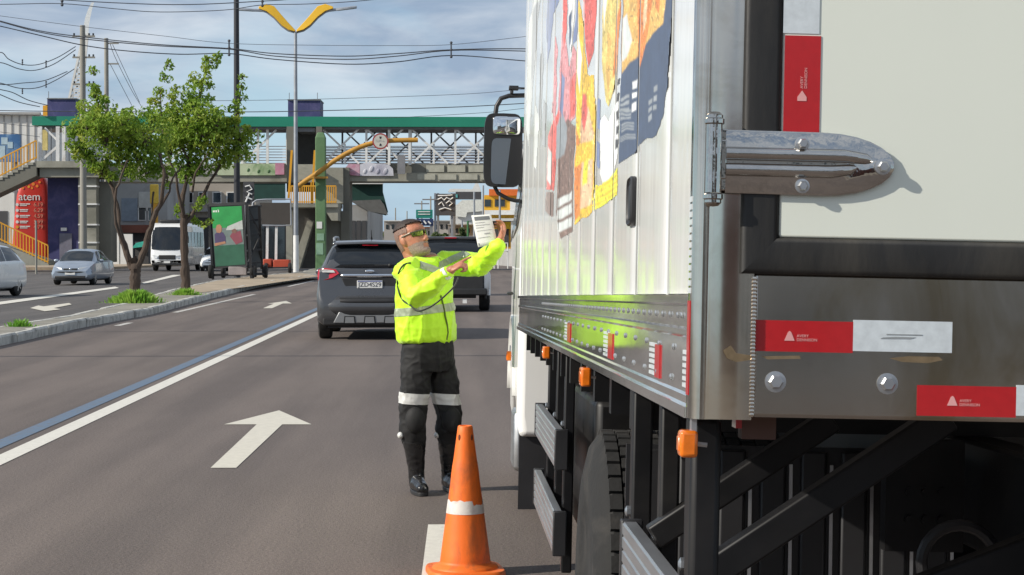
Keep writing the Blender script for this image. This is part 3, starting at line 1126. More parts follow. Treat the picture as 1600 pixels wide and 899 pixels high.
# ---- amber side marker lamps on brackets below the rail
def marker(y, z, hy, hz, t=0.028, x=-0.012):
    b = MB()
    b.box(x + 0.004, x + 0.012, y - 0.012, y + 0.012, z + hz * 0.8, z + hz + 0.035)
    b.tube([(x + 0.01, y, z), (x + 0.03, y, z - 0.002)], 0.004, 6)
    br = b.build('lamp_bracket', M_ALUM, truck)
    b = MB()
    b.box(x - t / 2, x + t / 2, y - hy, y + hy, z - hz, z + hz)
    l = b.build('marker_lamp', M_AMB, truck, bevel=0.006, seg=3)
    b = MB()
    b.box(x - t / 2 - 0.002, x - t / 2 + 0.001, y - hy * 0.6, y + hy * 0.6, z - hz * 0.55, z + hz * 0.55)
    b.build('lens', M_AMB, l, bevel=0.002)


yl, zl = SP(1080, 693)
b = MB()
marker(0.05, -0.045, 0.02, 0.021)
yl, zl = SP(921, 589)
marker(yl, zl - 0.0, 0.045, 0.026)
yl, zl = SP(858, 551)
marker(yl, zl, 0.045, 0.024)

# ---- wheels
def truck_wheel(x, y, r, w_, rim_out=True):
    z = zg(x, y, r)
    b = MB()
    prof = [(r * 0.56, -w_ * 0.5), (r * 0.6, -w_ * 0.53), (r * 0.8, -w_ * 0.54), (r * 0.93, -w_ * 0.48), (r * 0.985, -w_ * 0.4)]
    nG = 4
    for k in range(nG):
        a = -w_ * 0.4 + w_ * 0.8 * k / nG
        c = -w_ * 0.4 + w_ * 0.8 * (k + 1) / nG
        prof += [(r, a + 0.012), (r, c - 0.012), (r * 0.97, c - 0.008), (r * 0.97, c + 0.002)]
    prof += [(r * 0.985, w_ * 0.4), (r * 0.93, w_ * 0.48), (r * 0.8, w_ * 0.54), (r * 0.6, w_ * 0.53), (r * 0.56, w_ * 0.5)]
    Mx = Matrix.Rotation(R(90), 3, 'Y')
    b.lathe([(p, q) for p, q in prof], (x, y, z), 48, Mx)
    wheel = b.build('wheel', M_TYRE, truck, ang=30)
    b = MB()
    prof = [(r * 0.565, -w_ * 0.49), (r * 0.55, -w_ * 0.46), (r * 0.5, -w_ * 0.3), (r * 0.47, -w_ * 0.12), (r * 0.3, -w_ * 0.1), (r * 0.27, -w_ * 0.3), (r * 0.2, -w_ * 0.42), (0.01, -w_ * 0.43)]
    b.lathe(prof, (x, y, z), 32, Mx)
    b.build('rim', M_RIM, wheel, ang=35)
    b = MB()
    for k in range(10):
        t = 2 * PI * k / 10
        b.cyl((x - w_ * 0.17, y + r * 0.38 * math.cos(t), z + r * 0.38 * math.sin(t)), (x - w_ * 0.02, y + r * 0.38 * math.cos(t), z + r * 0.38 * math.sin(t)), 0.016, n=6)
    nu = b.build('wheel_nuts', M_ALUM, wheel)
    nu['kind'] = 'stuff'
    b = MB()
    nb = 52
    for k in range(nb):
        for j in range(5):
            t = 2 * PI * (k + 0.5 * (j % 2)) / nb
            xc = x - w_ * 0.40 + w_ * 0.80 * (j + 0.5) / 5
            Mb = Matrix.Translation((xc, y + (r + 0.002) * math.cos(t), z + (r + 0.002) * math.sin(t))) @ Matrix.Rotation(t, 4, 'X')
            b.box(-w_ * 0.068, w_ * 0.068, -0.012, 0.007, -r * 0.046, r * 0.046, Mb)
    if x < 1.0:
        tb = b.build('tread', M_TYRE, wheel, smooth=False)
        tb['kind'] = 'stuff'
    return wheel


truck_wheel(0.16, 2.72, 0.5, 0.26)
truck_wheel(0.47, 2.72, 0.5, 0.26)
truck_wheel(BW - 0.16, 2.72, 0.5, 0.26)
truck_wheel(0.22, 9.6, 0.5, 0.28)
truck_wheel(BW - 0.22, 9.6, 0.5, 0.28)
# axle, chassis rails, cross members
b = MB()
b.cyl((0.2, 2.72, zg(0.2, 2.72, 0.5)), (BW - 0.2, 2.72, zg(BW - 0.2, 2.72, 0.5)), 0.09)
b.ell((BW / 2, 2.72, zg(1.25, 2.72, 0.5)), (0.26, 0.22, 0.24))
b.build('rear_axle', M_BLK, truck)
for x in (0.82, BW - 0.82):
    b = MB()
    b.box(x - 0.045, x + 0.045, 0.25, 10.2, -0.36, -0.12)
    b.build('chassis_rail', M_BLK, truck, bevel=0.01)
for k in range(12):
    b = MB()
    y = 1.46 + k * 0.58
    b.box(0.03, BW - 0.03, y - 0.03, y + 0.03, -0.119, 0.048)
    b.build('floor_bearer', M_BLK, truck)
# mudguard flap with ribs behind the rear wheels
fy = 1.55
b = MB()
b.box(0.03, 0.80, fy, fy + 0.012, -0.98, -0.16)
fl = b.build('mud_flap', M_BLK2, truck)
for k in range(8):
    x = 0.06 + k * 0.095
    b = MB()
    b.prism([(x, fy - 0.014, -0.97), (x + 0.055, fy - 0.014, -0.97), (x + 0.062, fy, -0.97), (x - 0.004, fy, -0.97)], (0, 0, 0.8))
    b.build('flap_rib', M_BLK2, fl, bevel=0.004)
    b = MB()
    b.bar((x + 0.075, fy - 0.006, -0.97), (x + 0.069, fy - 0.006, -0.2), 0.008, 0.008)
    b.build('flap_strip', M_ALUM, fl)


# rear post and braces of the underrun guard
def rbar(p0, p1, y0, y1, w_, h_, name='brace'):
    a, c = RP(*p0, y0), RP(*p1, y1)
    b = MB()
    b.bar((a[0], y0, a[1]), (c[0], y1, c[1]), w_, h_)
    return b.build(name, M_BLK, truck, bevel=0.005)


b = MB()
xa, za = RP(1069, 660, 0.12)
xb, zb = RP(1110, 660, 0.12)
b.box(0.0, 0.048, 0.10, 0.17, -0.62, -0.007)
b.build('guard_post', M_BLK, truck, bevel=0.01)
rbar((1095, 905), (1480, 650), 0.5, 0.5, 0.05, 0.055)
rbar((1020, 840), (1300, 655), 0.95, 0.95, 0.05, 0.05)
b = MB()
b.box(0.03, BW - 0.03, 0.10, 0.18, -0.78, -0.66)
b.build('underrun_bar', M_ALUM, truck, bevel=0.01)
# brake chamber, hose loop and air tank in the shade below
hx, hz = RP(1500, 880, 0.9)
b = MB()
ring = [(hx + 0.075 * math.cos(2 * PI * k / 24), 0.9 + 0.02 * k / 24, hz + 0.075 * math.sin(2 * PI * k / 24)) for k in range(26)]
b.tube(ring, 0.012, 8)
b.build('air_hose', M_BLK2, truck)
hx, hz = RP(1420, 775, 1.2)
b = MB()
b.box(hx - 0.05, hx + 0.12, 1.2, 1.25, hz - 0.12, hz + 0.12)
for i in range(3):
    for j in range(2):
        b.cyl((hx + 0.0 + i * 0.035, 1.19, hz - 0.05 + j * 0.06), (hx + i * 0.035, 1.21, hz - 0.05 + j * 0.06), 0.009, n=8)
b.build('spring_hanger', M_BLK, truck)
b = MB()
b.cyl((1.4, 1.1, -0.5), (2.2, 1.1, -0.5), 0.16, n=24)
b.build('air_tank', M_BLK, truck)
b = MB()
x0, z0 = RP(1440, 925, 0.6)
b.bar((x0 - 0.1, 0.6, z0 - 0.05), (x0 + 0.25, 0.6, z0 + 0.09), 0.05, 0.08)
b.build('brace', M_BLK, truck, bevel=0.006)
# tail lamp bracket under the corner
b = MB()
x0, z0 = RP(1183, 665, 0.1)
b.box(x0 - 0.024, x0 + 0.03, 0.1, 0.14, z0 - 0.022, z0 + 0.016)
b.build('tail_bracket', mat('rusty_bracket', (0.1, 0.045, 0.03), 0.6), truck)
b = MB()
b.box(x0 - 0.034, x0 - 0.0245, 0.098, 0.14, z0 - 0.005, z0 + 0.016)
b.build('tail_reflector', M_RED, truck)


# side guards: aluminium planks on black posts
def plank(y0, y1, zc, h_, x=0.0):
    b = MB()
    pr = [(0.004, -h_ / 2), (-0.022, -h_ / 2)]
    for k in range(5):
        za = -h_ / 2 + h_ * (k + 0.15) / 5
        zb_ = -h_ / 2 + h_ * (k + 0.85) / 5
        pr += [(-0.026, za), (-0.026, zb_), (-0.0225, zb_ + h_ * 0.02)]
    pr += [(-0.022, h_ / 2), (0.004, h_ / 2)]
    b.loft([[Vector((x + a, y, zc + z)) for a, z in pr] for y in (y0, y1)])
    p = b.build('side_guard', M_ALUM, truck, ang=20)
    for ye, d in ((y0, -1), (y1, 1)):
        b = MB()
        b.box(x - 0.029, x + 0.02, min(ye, ye + d * 0.03), max(ye, ye + d * 0.03), zc - h_ / 2 - 0.004, zc + h_ / 2 + 0.004)
        b.build('end_cap', M_BLK2, p, bevel=0.004)


plank(4.08, 5.78, -0.375, 0.14, 0.026)
plank(4.08, 5.78, -0.68, 0.155, 0.026)
plank(0.25, 1.28, -0.385, 0.15, 0.026)
plank(0.25, 1.28, -0.66, 0.13, 0.026)
for y, x, r_ in ((4.35, 0.065, 0.028), (4.9, 0.065, 0.03), (5.6, 0.065, 0.028), (1.40, 0.05, 0.032), (0.98, 0.065, 0.028), (0.55, 0.07, 0.03)):
    b = MB()
    b.box(x - r_ * 0.7, x + r_ * 0.7, y - r_, y + r_, -0.86, -0.007)
    b.build('guard_post', M_BLK, truck, bevel=0.006)
    hexb = MB()
    hexb.lathe([(0.012, 0), (0.012, 0.008), (0.005, 0.012)], (x - r_ * 0.7, y, -0.30), 6, Matrix.Rotation(R(-90), 3, 'Y'))
    hexb.build('bolt', M_ALUM, truck)
# fuel tank and battery box between the axles, set back
b = MB()
b.box(0.16, 0.75, 4.3, 5.6, -0.80, -0.2)
b.build('battery_box', M_BLK, truck, bevel=0.03)
b = MB()
b.box(0.14, 0.75, 6.0, 7.4, -0.82, -0.2)
b.build('fuel_tank', M_BLK, truck, bevel=0.08, seg=4)

# ---- cab
cy0, cy1 = 8.32, 10.55
ground_c = zg(0.3, 9.4, 0.0)
b = MB()
secs = []
for y, zt, zb_, inx in ((cy0, 1.62, -0.62, 0.03), (cy0 + 0.05, 1.66, -0.64, 0.0), (9.2, 1.68, -0.30, 0.0), (9.9, 1.66, -0.30, 0.0), (10.3, 1.45, -0.66, 0.02), (10.5, 0.7, -0.68, 0.06), (cy1, 0.1, -0.66, 0.1)):
    x0, x1 = 0.0 + inx, BW - 0.0 - inx
    ring = []
    for x, z in ((x0 + 0.02, zb_), (x0, zb_ + 0.1), (x0, 0.55), (x0 + 0.03, 0.75), (x0 + 0.12, zt - 0.08), (x0 + 0.25, zt)):
        ring.append(Vector((x, y, z)))
    ring += [Vector((BW - p.x, p.y, p.z)) for p in reversed(ring)]
    secs.append(ring)
b.loft(secs)
cabo = b.build('cab', M_WHT, truck, bevel=0.03, ang=30)
M_GLASS = mat('dark_glass', (0.012, 0.015, 0.018), 0.06, 0, 0.1, 3, spec=0.7, coat=0.5)
b = MB()
b.prism([(-0.002, 9.1, 0.62), (-0.002, 10.15, 0.55), (0.10, 10.0, 1.45), (0.10, 9.1, 1.5)], (-0.006, 0, 0))
b.build('door_window', M_GLASS, cabo)
b = MB()
b.prism([(0.15, 10.485, 0.78), (BW - 0.15, 10.485, 0.78), (BW - 0.3, 10.33, 1.42), (0.3, 10.33, 1.42)], (0, 0.02, 0))
b.build('windscreen', M_GLASS, cabo)
b = MB()
b.tube([(-0.02, 9.15, 0.2), (-0.035, 9.17, 0.2), (-0.035, 9.33, 0.2), (-0.02, 9.35, 0.2)], 0.012, 6)
b.build('door_handle', M_BLK2, cabo)
# front mudguard and steps
b = MB()
zc = zg(0.2, 9.6, 0.5)
rows = []
for k in range(13):
    t = R(10 + 160 * k / 12)
    rows.append([Vector((x, 9.6 + 0.6 * math.cos(t), zc + 0.6 * math.sin(t))) for x in (-0.01, 0.45)])
b.loft(rows, cap=False, closed=False)
fm = b.build('front_mudguard', M_WHT, cabo)
fm.modifiers.new('solid', 'SOLIDIFY').thickness = 0.03
b = MB()
b.box(-0.012, 0.3, 8.5, 9.0, -0.86, -0.5)
b.build('step_box', M_ALUM, cabo, bevel=0.03)
b = MB()
b.box(0.02, 0.3, 8.4, 8.42, -1.1, -0.5)
b.build('mud_flap', M_BLK2, cabo)
yl, zl = SP(808, 566)
marker(9.0, SP(808, 566, -0.02)[1] - 0.0, 0.03, 0.03, 0.03, -0.035)
# ---- wing mirror
my = 10.15


def MP(px, py, y=my):
    d = ray(px, py)
    s = ((tO + tL * y) - CAM).dot(tL) / d.dot(tL)
    p = CAM + d * s - tO
    return p.dot(tW), p.dot(tU)


mx0, mz1 = MP(757, 176)
mx1, mz0 = MP(815, 293)
mcx, mcz, mhx, mhz = (mx0 + mx1) / 2, (mz0 + mz1) / 2, (mx1 - mx0) / 2, (mz1 - mz0) / 2


def rr(hx_, hz_, cx_, cz_, y, e_=0.35, n_=28):
    out_ = []
    for k in range(n_):
        t = 2 * PI * k / n_
        c, s = math.cos(t), math.sin(t)
        out_.append(Vector((cx_ + hx_ * math.copysign(abs(c) ** e_, c), y, cz_ + hz_ * math.copysign(abs(s) ** e_, s))))
    return out_


b = MB()
b.loft([rr(mhx * 0.98, mhz * 0.985, mcx, mcz, my), rr(mhx, mhz, mcx, mcz, my + 0.015), rr(mhx, mhz, mcx, mcz, my + 0.06), rr(mhx * 0.9, mhz * 0.93, mcx, mcz, my + 0.12), rr(mhx * 0.5, mhz * 0.6, mcx, mcz, my + 0.16)])
mir = b.build('wing_mirror', M_BLK2, truck, ang=50)
M_MIR = mat('mirror_glass', (0.75, 0.77, 0.78), 0.02, 1.0, 0.01, 1, rvar=0)
x0, z1_ = MP(768, 216)
x1, z0_ = MP(811, 289)
b = MB()
gy = my - 0.004
gx, gz, gh, gv = (x0 + x1) / 2, (z0_ + z1_) / 2, (x1 - x0) / 2, (z1_ - z0_) / 2
fr_, bk_ = rr(gh, gv, gx, gz, gy, 0.3), rr(gh, gv, gx, gz, gy + 0.004, 0.3)
for p in fr_ + bk_:
    p.y += (p.x - gx) * 0.2 - (p.z - gz) * 0.02
b.loft([bk_, fr_])
b.build('main_glass', M_MIR, mir, ang=20)
x0, z1_ = MP(770, 181)
x1, z0_ = MP(813, 212)
gx, gz, gh, gv = (x0 + x1) / 2, (z0_ + z1_) / 2, (x1 - x0) / 2, (z1_ - z0_) / 2
b = MB()
b.loft([rr(gh, gv, gx, gz, gy + 0.006, 0.35), rr(gh * 0.98, gv * 0.98, gx, gz, gy - 0.001, 0.35), rr(gh * 0.85, gv * 0.85, gx, gz, gy - 0.008, 0.4), rr(gh * 0.6, gv * 0.6, gx, gz, gy - 0.014, 0.5), rr(gh * 0.3, gv * 0.3, gx, gz, gy - 0.017, 0.7), rr(gh * 0.05, gv * 0.05, gx, gz, gy - 0.018, 1)])
b.build('convex_glass', M_MIR, mir, ang=80)
a = [MP(px, py, my + 0.05) for px, py in ((774, 180), (776, 166), (783, 154), (795, 150), (830, 149))]
b = MB()
b.tube([(p[0], my + 0.05, p[1]) for p in a] + [(0.12, my + 0.25, a[-1][1])], 0.016, 10)
b.build('upper_arm', M_BLK2, mir)
a = [MP(px, py, my + 0.05) for px, py in ((772, 290), (778, 302), (794, 311), (830, 320))]
b = MB()
b.tube([(p[0], my + 0.05, p[1]) for p in a] + [(0.05, my + 0.25, a[-1][1])], 0.014, 10)
b.build('lower_arm', M_BLK2, mir)
a = [MP(px, py, my + 0.05) for px, py in ((795, 140), (810, 138))]
b = MB()
b.box(a[0][0], a[1][0], my, my + 0.08, a[1][1] - 0.015, a[1][1] + 0.012)
b.bar((a[1][0] - 0.01, my + 0.04, a[1][1]), (a[1][0] + 0.16, my + 0.06, a[1][1]), 0.012, 0.012)
b.cyl((a[0][0] + 0.02, my + 0.03, a[1][1] - 0.04), (a[0][0] + 0.02, my + 0.03, a[1][1]), 0.012)
b.build('mirror_camera', M_BLK2, mir, bevel=0.004)
# ================================================================ CARS
M_DGREY = mat('car_paint_dark_grey', (0.078, 0.080, 0.085), 0.28, 0.35, 0.06, 2, coat=0.8)
M_SILV = mat('car_paint_silver_blue', (0.30, 0.345, 0.41), 0.32, 0.45, 0.05, 2, coat=0.7)
M_CWHT = mat('car_paint_white', (0.80, 0.81, 0.81), 0.28, 0, 0.03, 2, coat=0.7)
M_TRIM = mat('car_trim_black', (0.02, 0.02, 0.021), 0.55, 0, 0.2, 5)
M_TRIMG = mat('car_skid_silver', (0.30, 0.31, 0.32), 0.45, 0.4, 0.06)
M_CHR = mat('chrome_trim', (0.7, 0.72, 0.75), 0.15, 1.0, 0.03)
M_TAIL = mat('tail_lamp_red', (0.42, 0.008, 0.02), 0.12, 0, 0.1, 10, coat=1.0)
M_CLEAR = mat('lamp_clear', (0.62, 0.63, 0.63), 0.12, 0.2, 0.1, 12, coat=1.0)
M_PLATE = mat('plate_white', (0.68, 0.68, 0.66), 0.5, 0, 0.04)
M_PTXT = mat('plate_text', (0.03, 0.03, 0.04), 0.5)
M_CGL = mat('car_glass', (0.014, 0.017, 0.021), 0.05, 0, 0.1, 2, spec=0.6)


def crom(p, t):
    n = len(p)
    i = min(int(t), n - 2)
    u = t - i
    p0, p1, p2, p3 = p[max(i - 1, 0)], p[i], p[i + 1], p[min(i + 2, n - 1)]
    return [0.5 * ((2 * b) + (-a + c) * u + (2 * a - 5 * b + 4 * c - d) * u * u + (-a + 3 * b - 3 * c + d) * u ** 3) for a, b, c, d in zip(p0, p1, p2, p3)]


class Car:
    """st: stations from rear to front: (y, z_sill, z_belt, z_top, w_sill, w_belt, w_top) half widths"""

    def __init__(s, st):
        s.st = st
        s.ys = [a[0] for a in st]

    def par(s, y):
        y = min(max(y, s.ys[0]), s.ys[-1])
        for i in range(len(s.ys) - 1):
            if s.ys[i] <= y <= s.ys[i + 1]:
                u = (y - s.ys[i]) / max(1e-6, s.ys[i + 1] - s.ys[i])
                a, b = s.st[i], s.st[i + 1]
                c = crom(s.st, i + u)
                return [y] + [0.6 * (a[k] + (b[k] - a[k]) * u) + 0.4 * c[k] for k in range(1, 7)]

    def sec(s, y, off=0.0):
        _, zs, zb, zt, ws, wb, wt = s.par(y)
        zt = max(zt, zb + 0.015)
        h = zt - zb
        g = min(1.0, h / 0.25)
        zm = zs + (zb - zs) * 0.55
        half = [(0, zs), (ws * 0.9, zs), (ws, zs + 0.07), (max(ws, wb) + 0.012, zm), (wb + 0.004, zb - 0.05), (wb, zb),
                (wb + (wt - wb) * 0.5, zb + h * 0.52), (wt + 0.02 * g, zb + h * 0.86), (wt - 0.05 * g - 0.03, zb + h * 0.975), (wt * 0.5, zt + 0.012), (0, zt + 0.018)]
        return half

    def pt(s, y, t):
        """t: 0 bottom centre ... 10 top centre of the right half; negative side by sign"""
        h = s.sec(y)
        x, z = crom(h, abs(t)) if False else [a + (b - a) * (abs(t) - min(int(abs(t)), 9)) for a, b in zip(h[min(int(abs(t)), 9)], h[min(int(abs(t)), 9) + 1])]
        return Vector((x if t >= 0 else -x, y, z))

    def body(s, name, m, parent, n=40):
        b = MB()
        rings = []
        y0, y1 = s.ys[0], s.ys[-1]
        ys = sorted(set([round(y0 + (y1 - y0) * k / n, 4) for k in range(n + 1)] + [round(y, 4) for y in s.ys]))
        for y in ys:
            h = s.sec(y)
            rings.append([Vector((x, y, z)) for x, z in h] + [Vector((-x, y, z)) for x, z in reversed(h[1:-1])])
        b.loft(rings)
        o = b.build(name, m, parent, ang=50)
        return o

    def patch(s, name, m, parent, y0, y1, t0, t1, off=0.006, side=1, n=8, k=6, taper=None, mid=False):
        """glass or trim patch lying on the body surface"""
        b = MB()
        rows = []
        for j in range(n + 1):
            row = []
            for i in range(k + 1):
                v = i / k
                t = t0 + (t1 - t0) * v
                ya, yb = y0, y1
                if taper:
                    ya, yb = y0 + taper[0] * v, y1 + taper[1] * v
                y = ya + (yb - ya) * j / n
                p = s.pt(y, t * side if not mid else t)
                row.append(p)
            rows.append(row)
        # offset along numeric normals
        out_ = []
        for j, row in enumerate(rows):
            r2 = []
            for i, p in enumerate(row):
                du = rows[min(j + 1, n)][i] - rows[max(j - 1, 0)][i]
                dv = rows[j][min(i + 1, k)] - rows[j][max(i - 1, 0)]
                nn = du.cross(dv)
                if nn.length > 1e-9:
                    nn.normalize()
                c = Vector((0, (s.ys[0] + s.ys[-1]) / 2, 0.7))
                if nn.dot(p - c) < 0:
                    nn = -nn
                r2.append(p + nn * off)
            out_.append(r2)
        b.loft(out_, cap=False, closed=False)
        return b.build(name, m, parent, ang=50)


def car_wheel(parent, x, y, r, w_, side):
    b = MB()
    Mx = Matrix.Rotation(R(90 * side), 3, 'Y')
    b.lathe([(r * 0.6, -w_ / 2), (r * 0.66, -w_ * 0.52), (r * 0.9, -w_ * 0.5), (r * 0.98, -w_ * 0.4), (r, -w_ * 0.25), (r, w_ * 0.25), (r * 0.98, w_ * 0.4), (r * 0.9, w_ * 0.5), (r * 0.66, w_ * 0.52), (r * 0.6, w_ / 2)], (x, y, r), 28, Mx)
    wh = b.build('wheel', M_TYRE, parent, ang=35)
    b = MB()
    b.lathe([(r * 0.62, w_ * 0.30), (r * 0.62, w_ * 0.5), (r * 0.56, w_ * 0.46), (r * 0.52, w_ * 0.3), (r * 0.15, w_ * 0.38), (0.01, w_ * 0.4)], (x, y, r), 20, Mx)
    for k in range(5):
        t = 2 * PI * k / 5
        b.bar((x + side * w_ * 0.42, y, r), (x + side * w_ * 0.42, y + r * 0.57 * math.cos(t), r + r * 0.57 * math.sin(t)), 0.05, 0.06, (1, 0, 0))
    b.build('rim', M_RIM, wh, ang=35)
    # dark wheel-arch liner and lip
    b = MB()
    pts = []
    for k in range(15):
        t = R(-12 + 204 * k / 14)
        pts.append((x + side * 0.02, y + (r + 0.045) * math.cos(t), r + (r + 0.045) * math.sin(t) + 0.01))
    b.tube(pts, 0.035, 6)
    b.build('arch_trim', M_TRIM, parent)


def lofted_box(ys_z, m, name, parent, bevel=0.02):
    pass


# ---------------- dark grey SUV ahead of the officer (seen from behind)
d = gY(531)
suv = thing('compact_suv', 'dark grey compact SUV with roof rails, seen from behind beside the officer', 'car', (-1.555, d - 0.15, 0), R(0.6))
S = Car([(0.0, 0.36, 0.60, 0.62, 0.76, 0.80, 0.70), (0.04, 0.30, 0.72, 0.74, 0.83, 0.845, 0.74), (0.10, 0.26, 1.10, 1.12, 0.86, 0.83, 0.70), (0.14, 0.25, 1.16, 1.24, 0.87, 0.83, 0.68),
         (0.36, 0.24, 1.17, 1.57, 0.88, 0.83, 0.62), (0.50, 0.24, 1.17, 1.61, 0.88, 0.84, 0.62), (1.6, 0.23, 1.12, 1.635, 0.88, 0.86, 0.63), (2.4, 0.23, 1.08, 1.58, 0.88, 0.86, 0.62), (2.95, 0.23, 1.05, 1.12, 0.88, 0.86, 0.68),
         (3.8, 0.24, 0.95, 0.99, 0.86, 0.82, 0.6), (4.15, 0.3, 0.75, 0.78, 0.78, 0.72, 0.5), (4.2, 0.36, 0.6, 0.62, 0.7, 0.65, 0.4)])
S.body('body', M_DGREY, suv)
S.patch('side_window', M_CGL, suv, 0.62, 2.4, 5.15, 6.9, side=-1, taper=(0.15, -0.25))
S.patch('side_window', M_CGL, suv, 0.62, 2.4, 5.15, 6.9, side=1, taper=(0.15, -0.25))
S.patch('windscreen', M_CGL, suv, 2.5, 2.95, 7.6, 10, side=1)
# hatch glass, built as its own curved sheet
def sheetz(name, m, parent, rows, th=0.012):
    b = MB()
    fr = [[Vector(p) for p in r] for r in rows]
    b.loft(fr, cap=False, closed=False)
    o = b.build(name, m, parent, ang=60)
    s_ = o.modifiers.new('solid', 'SOLIDIFY')
    s_.thickness = th
    s_.offset = 0
    return o


rows = []
for z, hw, y in ((1.20, 0.735, 0.10), (1.32, 0.70, 0.165), (1.44, 0.655, 0.24), (1.555, 0.60, 0.315)):
    rows.append([(hw * k / 6, y + 0.05 * abs(k / 6) ** 2.5, z - 0.012 * abs(k / 6) ** 2) for k in range(-6, 7)])
sheetz('rear_window', M_CGL, suv, rows)
# spoiler and third brake lamp
b = MB()
b.loft([[(-0.64, 0.36, 1.575), (-0.62, 0.26, 1.575), (-0.62, 0.28, 1.61), (-0.62, 0.5, 1.64)], [(0, 0.33, 1.575), (0, 0.21, 1.59), (0, 0.23, 1.63), (0, 0.5, 1.66)], [(0.64, 0.36, 1.575), (0.62, 0.26, 1.575), (0.62, 0.28, 1.61), (0.62, 0.5, 1.64)]])
b.build('roof_spoiler', mat('car_paint_spoiler', (0.09, 0.095, 0.105), 0.3, 0.3, 0.05, coat=0.6), suv, bevel=0.012)
b = MB()
b.box(-0.13, 0.13, 0.232, 0.246, 1.560, 1.575)
b.build('high_brake_lamp', M_TAIL, suv)
# tailgate panel: chrome strip, plate recess, plate
rows = []
for z, y in ((1.04, 0.075), (1.09, 0.07)):
    rows.append([(0.50 * k / 6, y + 0.03 * abs(k / 6) ** 3 - 0.012, z) for k in range(-6, 7)])
sheetz('chrome_strip', M_CHR, suv, rows, 0.02)
b = MB()
b.prism([(-0.47, 0.065, 1.03), (0.47, 0.065, 1.03), (0.37, 0.06, 0.80), (-0.37, 0.06, 0.80)], (0, 0.03, 0))
b.build('plate_recess', M_TRIM, suv, bevel=0.01)
b = MB()
b.box(-0.21, 0.21, 0.045, 0.06, 0.855, 0.985)
pl_ = b.build('licence_plate', M_PLATE, suv, bevel=0.006)
text('plate_number', 'JZD4S29', 0.105, Matrix.Translation((0, 0.0435, 0.914)) @ Matrix.Rotation(R(90), 4, 'X'), M_PTXT, pl_, 0.001)
b = MB()
b.box(-0.2, 0.2, 0.0435, 0.0455, 0.965, 0.981)
b.build('plate_band', mat('plate_blue', (0.05, 0.08, 0.3), 0.5), pl_, smooth=False)
b = MB()
b.ell((0, 0.07, 1.135), (0.075, 0.012, 0.028))
b.build('badge', M_CHR, suv)
# rear wiper
b = MB()
b.tube([(0.33, 0.12, 1.235), (0.05, 0.125, 1.235)], 0.012, 6)
b.ell((0.33, 0.10, 1.235), (0.03, 0.03, 0.03))
b.build('rear_wiper', M_TRIM, suv)
for sd in (-1, 1):
    # wrap-round tail lamps
    def lampoly(o, ins=0.0):
        return [Vector((sd * x, y - o, z)) for x, y, z in ((0.50 + ins, 0.085, 1.10), (0.56, 0.09, 1.17 - ins), (0.76, 0.12, 1.19 - ins), (0.855, 0.20, 1.16 - ins), (0.875, 0.25, 1.06), (0.86, 0.18, 0.985 + ins), (0.78, 0.10, 0.975 + ins), (0.62, 0.08, 1.02 + ins))]
    b = MB()
    b.loft([lampoly(-0.03), lampoly(0.012), lampoly(0.018, 0.012)])
    tl = b.build('tail_lamp', M_TAIL, suv, ang=40)
    b = MB()
    b.loft([[Vector((sd * x, y, z)) for x, y, z in ((0.57, 0.062, 1.115), (0.60, 0.062, 1.155), (0.76, 0.088, 1.17), (0.84, 0.155, 1.15), (0.83, 0.14, 1.115), (0.74, 0.082, 1.118))],
            [Vector((sd * x, y - 0.006, z)) for x, y, z in ((0.57, 0.062, 1.115), (0.60, 0.062, 1.155), (0.76, 0.088, 1.17), (0.84, 0.155, 1.15), (0.83, 0.14, 1.115), (0.74, 0.082, 1.118))]])
    b.build('lamp_lens', M_CLEAR, tl)
    # bumper corner reflectors
    b = MB()
    b.prism([(sd * 0.62, 0.022, 0.47), (sd * 0.82, 0.075, 0.50), (sd * 0.845, 0.10, 0.46), (sd * 0.74, 0.03, 0.40), (sd * 0.64, 0.012, 0.41)], (0, -0.014, 0))
    b.build('bumper_lamp', M_CLEAR, suv, bevel=0.006)
    b = MB()
    pts = [(sd * 0.60, 0.42, 1.625), (sd * 0.615, 0.55, 1.685), (sd * 0.62, 1.2, 1.705), (sd * 0.62, 1.9, 1.70), (sd * 0.61, 2.15, 1.62)]
    b.tube(pts, 0.02, 8)
    b.build('roof_rail', M_TRIMG, suv)
    for y in (0.66, 2.95 + 0.4):
        car_wheel(suv, sd * 0.765, y, 0.335, 0.215, sd)
    b = MB()
    b.ell((sd * 0.95, 2.25, 1.10), (0.09, 0.05, 0.07))
    b.bar((sd * 0.84, 2.3, 1.06), (sd * 0.92, 2.25, 1.08), 0.04, 0.03)
    b.build('door_mirror', M_DGREY, suv)
# bumper: upper body-colour lip, dark lower, silver skid with notches
rows = []
for z, y, hw in ((0.42, -0.015, 0.80), (0.52, -0.05, 0.83), (0.585, -0.055, 0.84), (0.62, -0.03, 0.845), (0.73, 0.03, 0.84)):
    rows.append([(hw * k / 8, y + 0.17 * abs(k / 8) ** 5, z) for k in range(-8, 9)])
sheetz('bumper', M_DGREY, suv, rows, 0.02)
rows = []
for z, y, hw in ((0.62, -0.042, 0.63), (0.70, 0.0, 0.63)):
    rows.append([(hw * k / 8, y - 0.004 + 0.10 * abs(k / 8) ** 5, z) for k in range(-8, 9)])
sheetz('bumper_step', M_TRIM, suv, rows, 0.02)
b = MB()
b.box(-0.78, 0.78, 0.02, 0.3, 0.24, 0.42)
b.build('lower_bumper', M_TRIM, suv, bevel=0.03)
b = MB()
b.prism([(-0.60, -0.005, 0.285), (0.60, -0.005, 0.285), (0.50, -0.03, 0.475), (-0.50, -0.03, 0.475)], (0, 0.05, 0))
sk = b.build('skid_plate', M_TRIMG, suv, bevel=0.012)
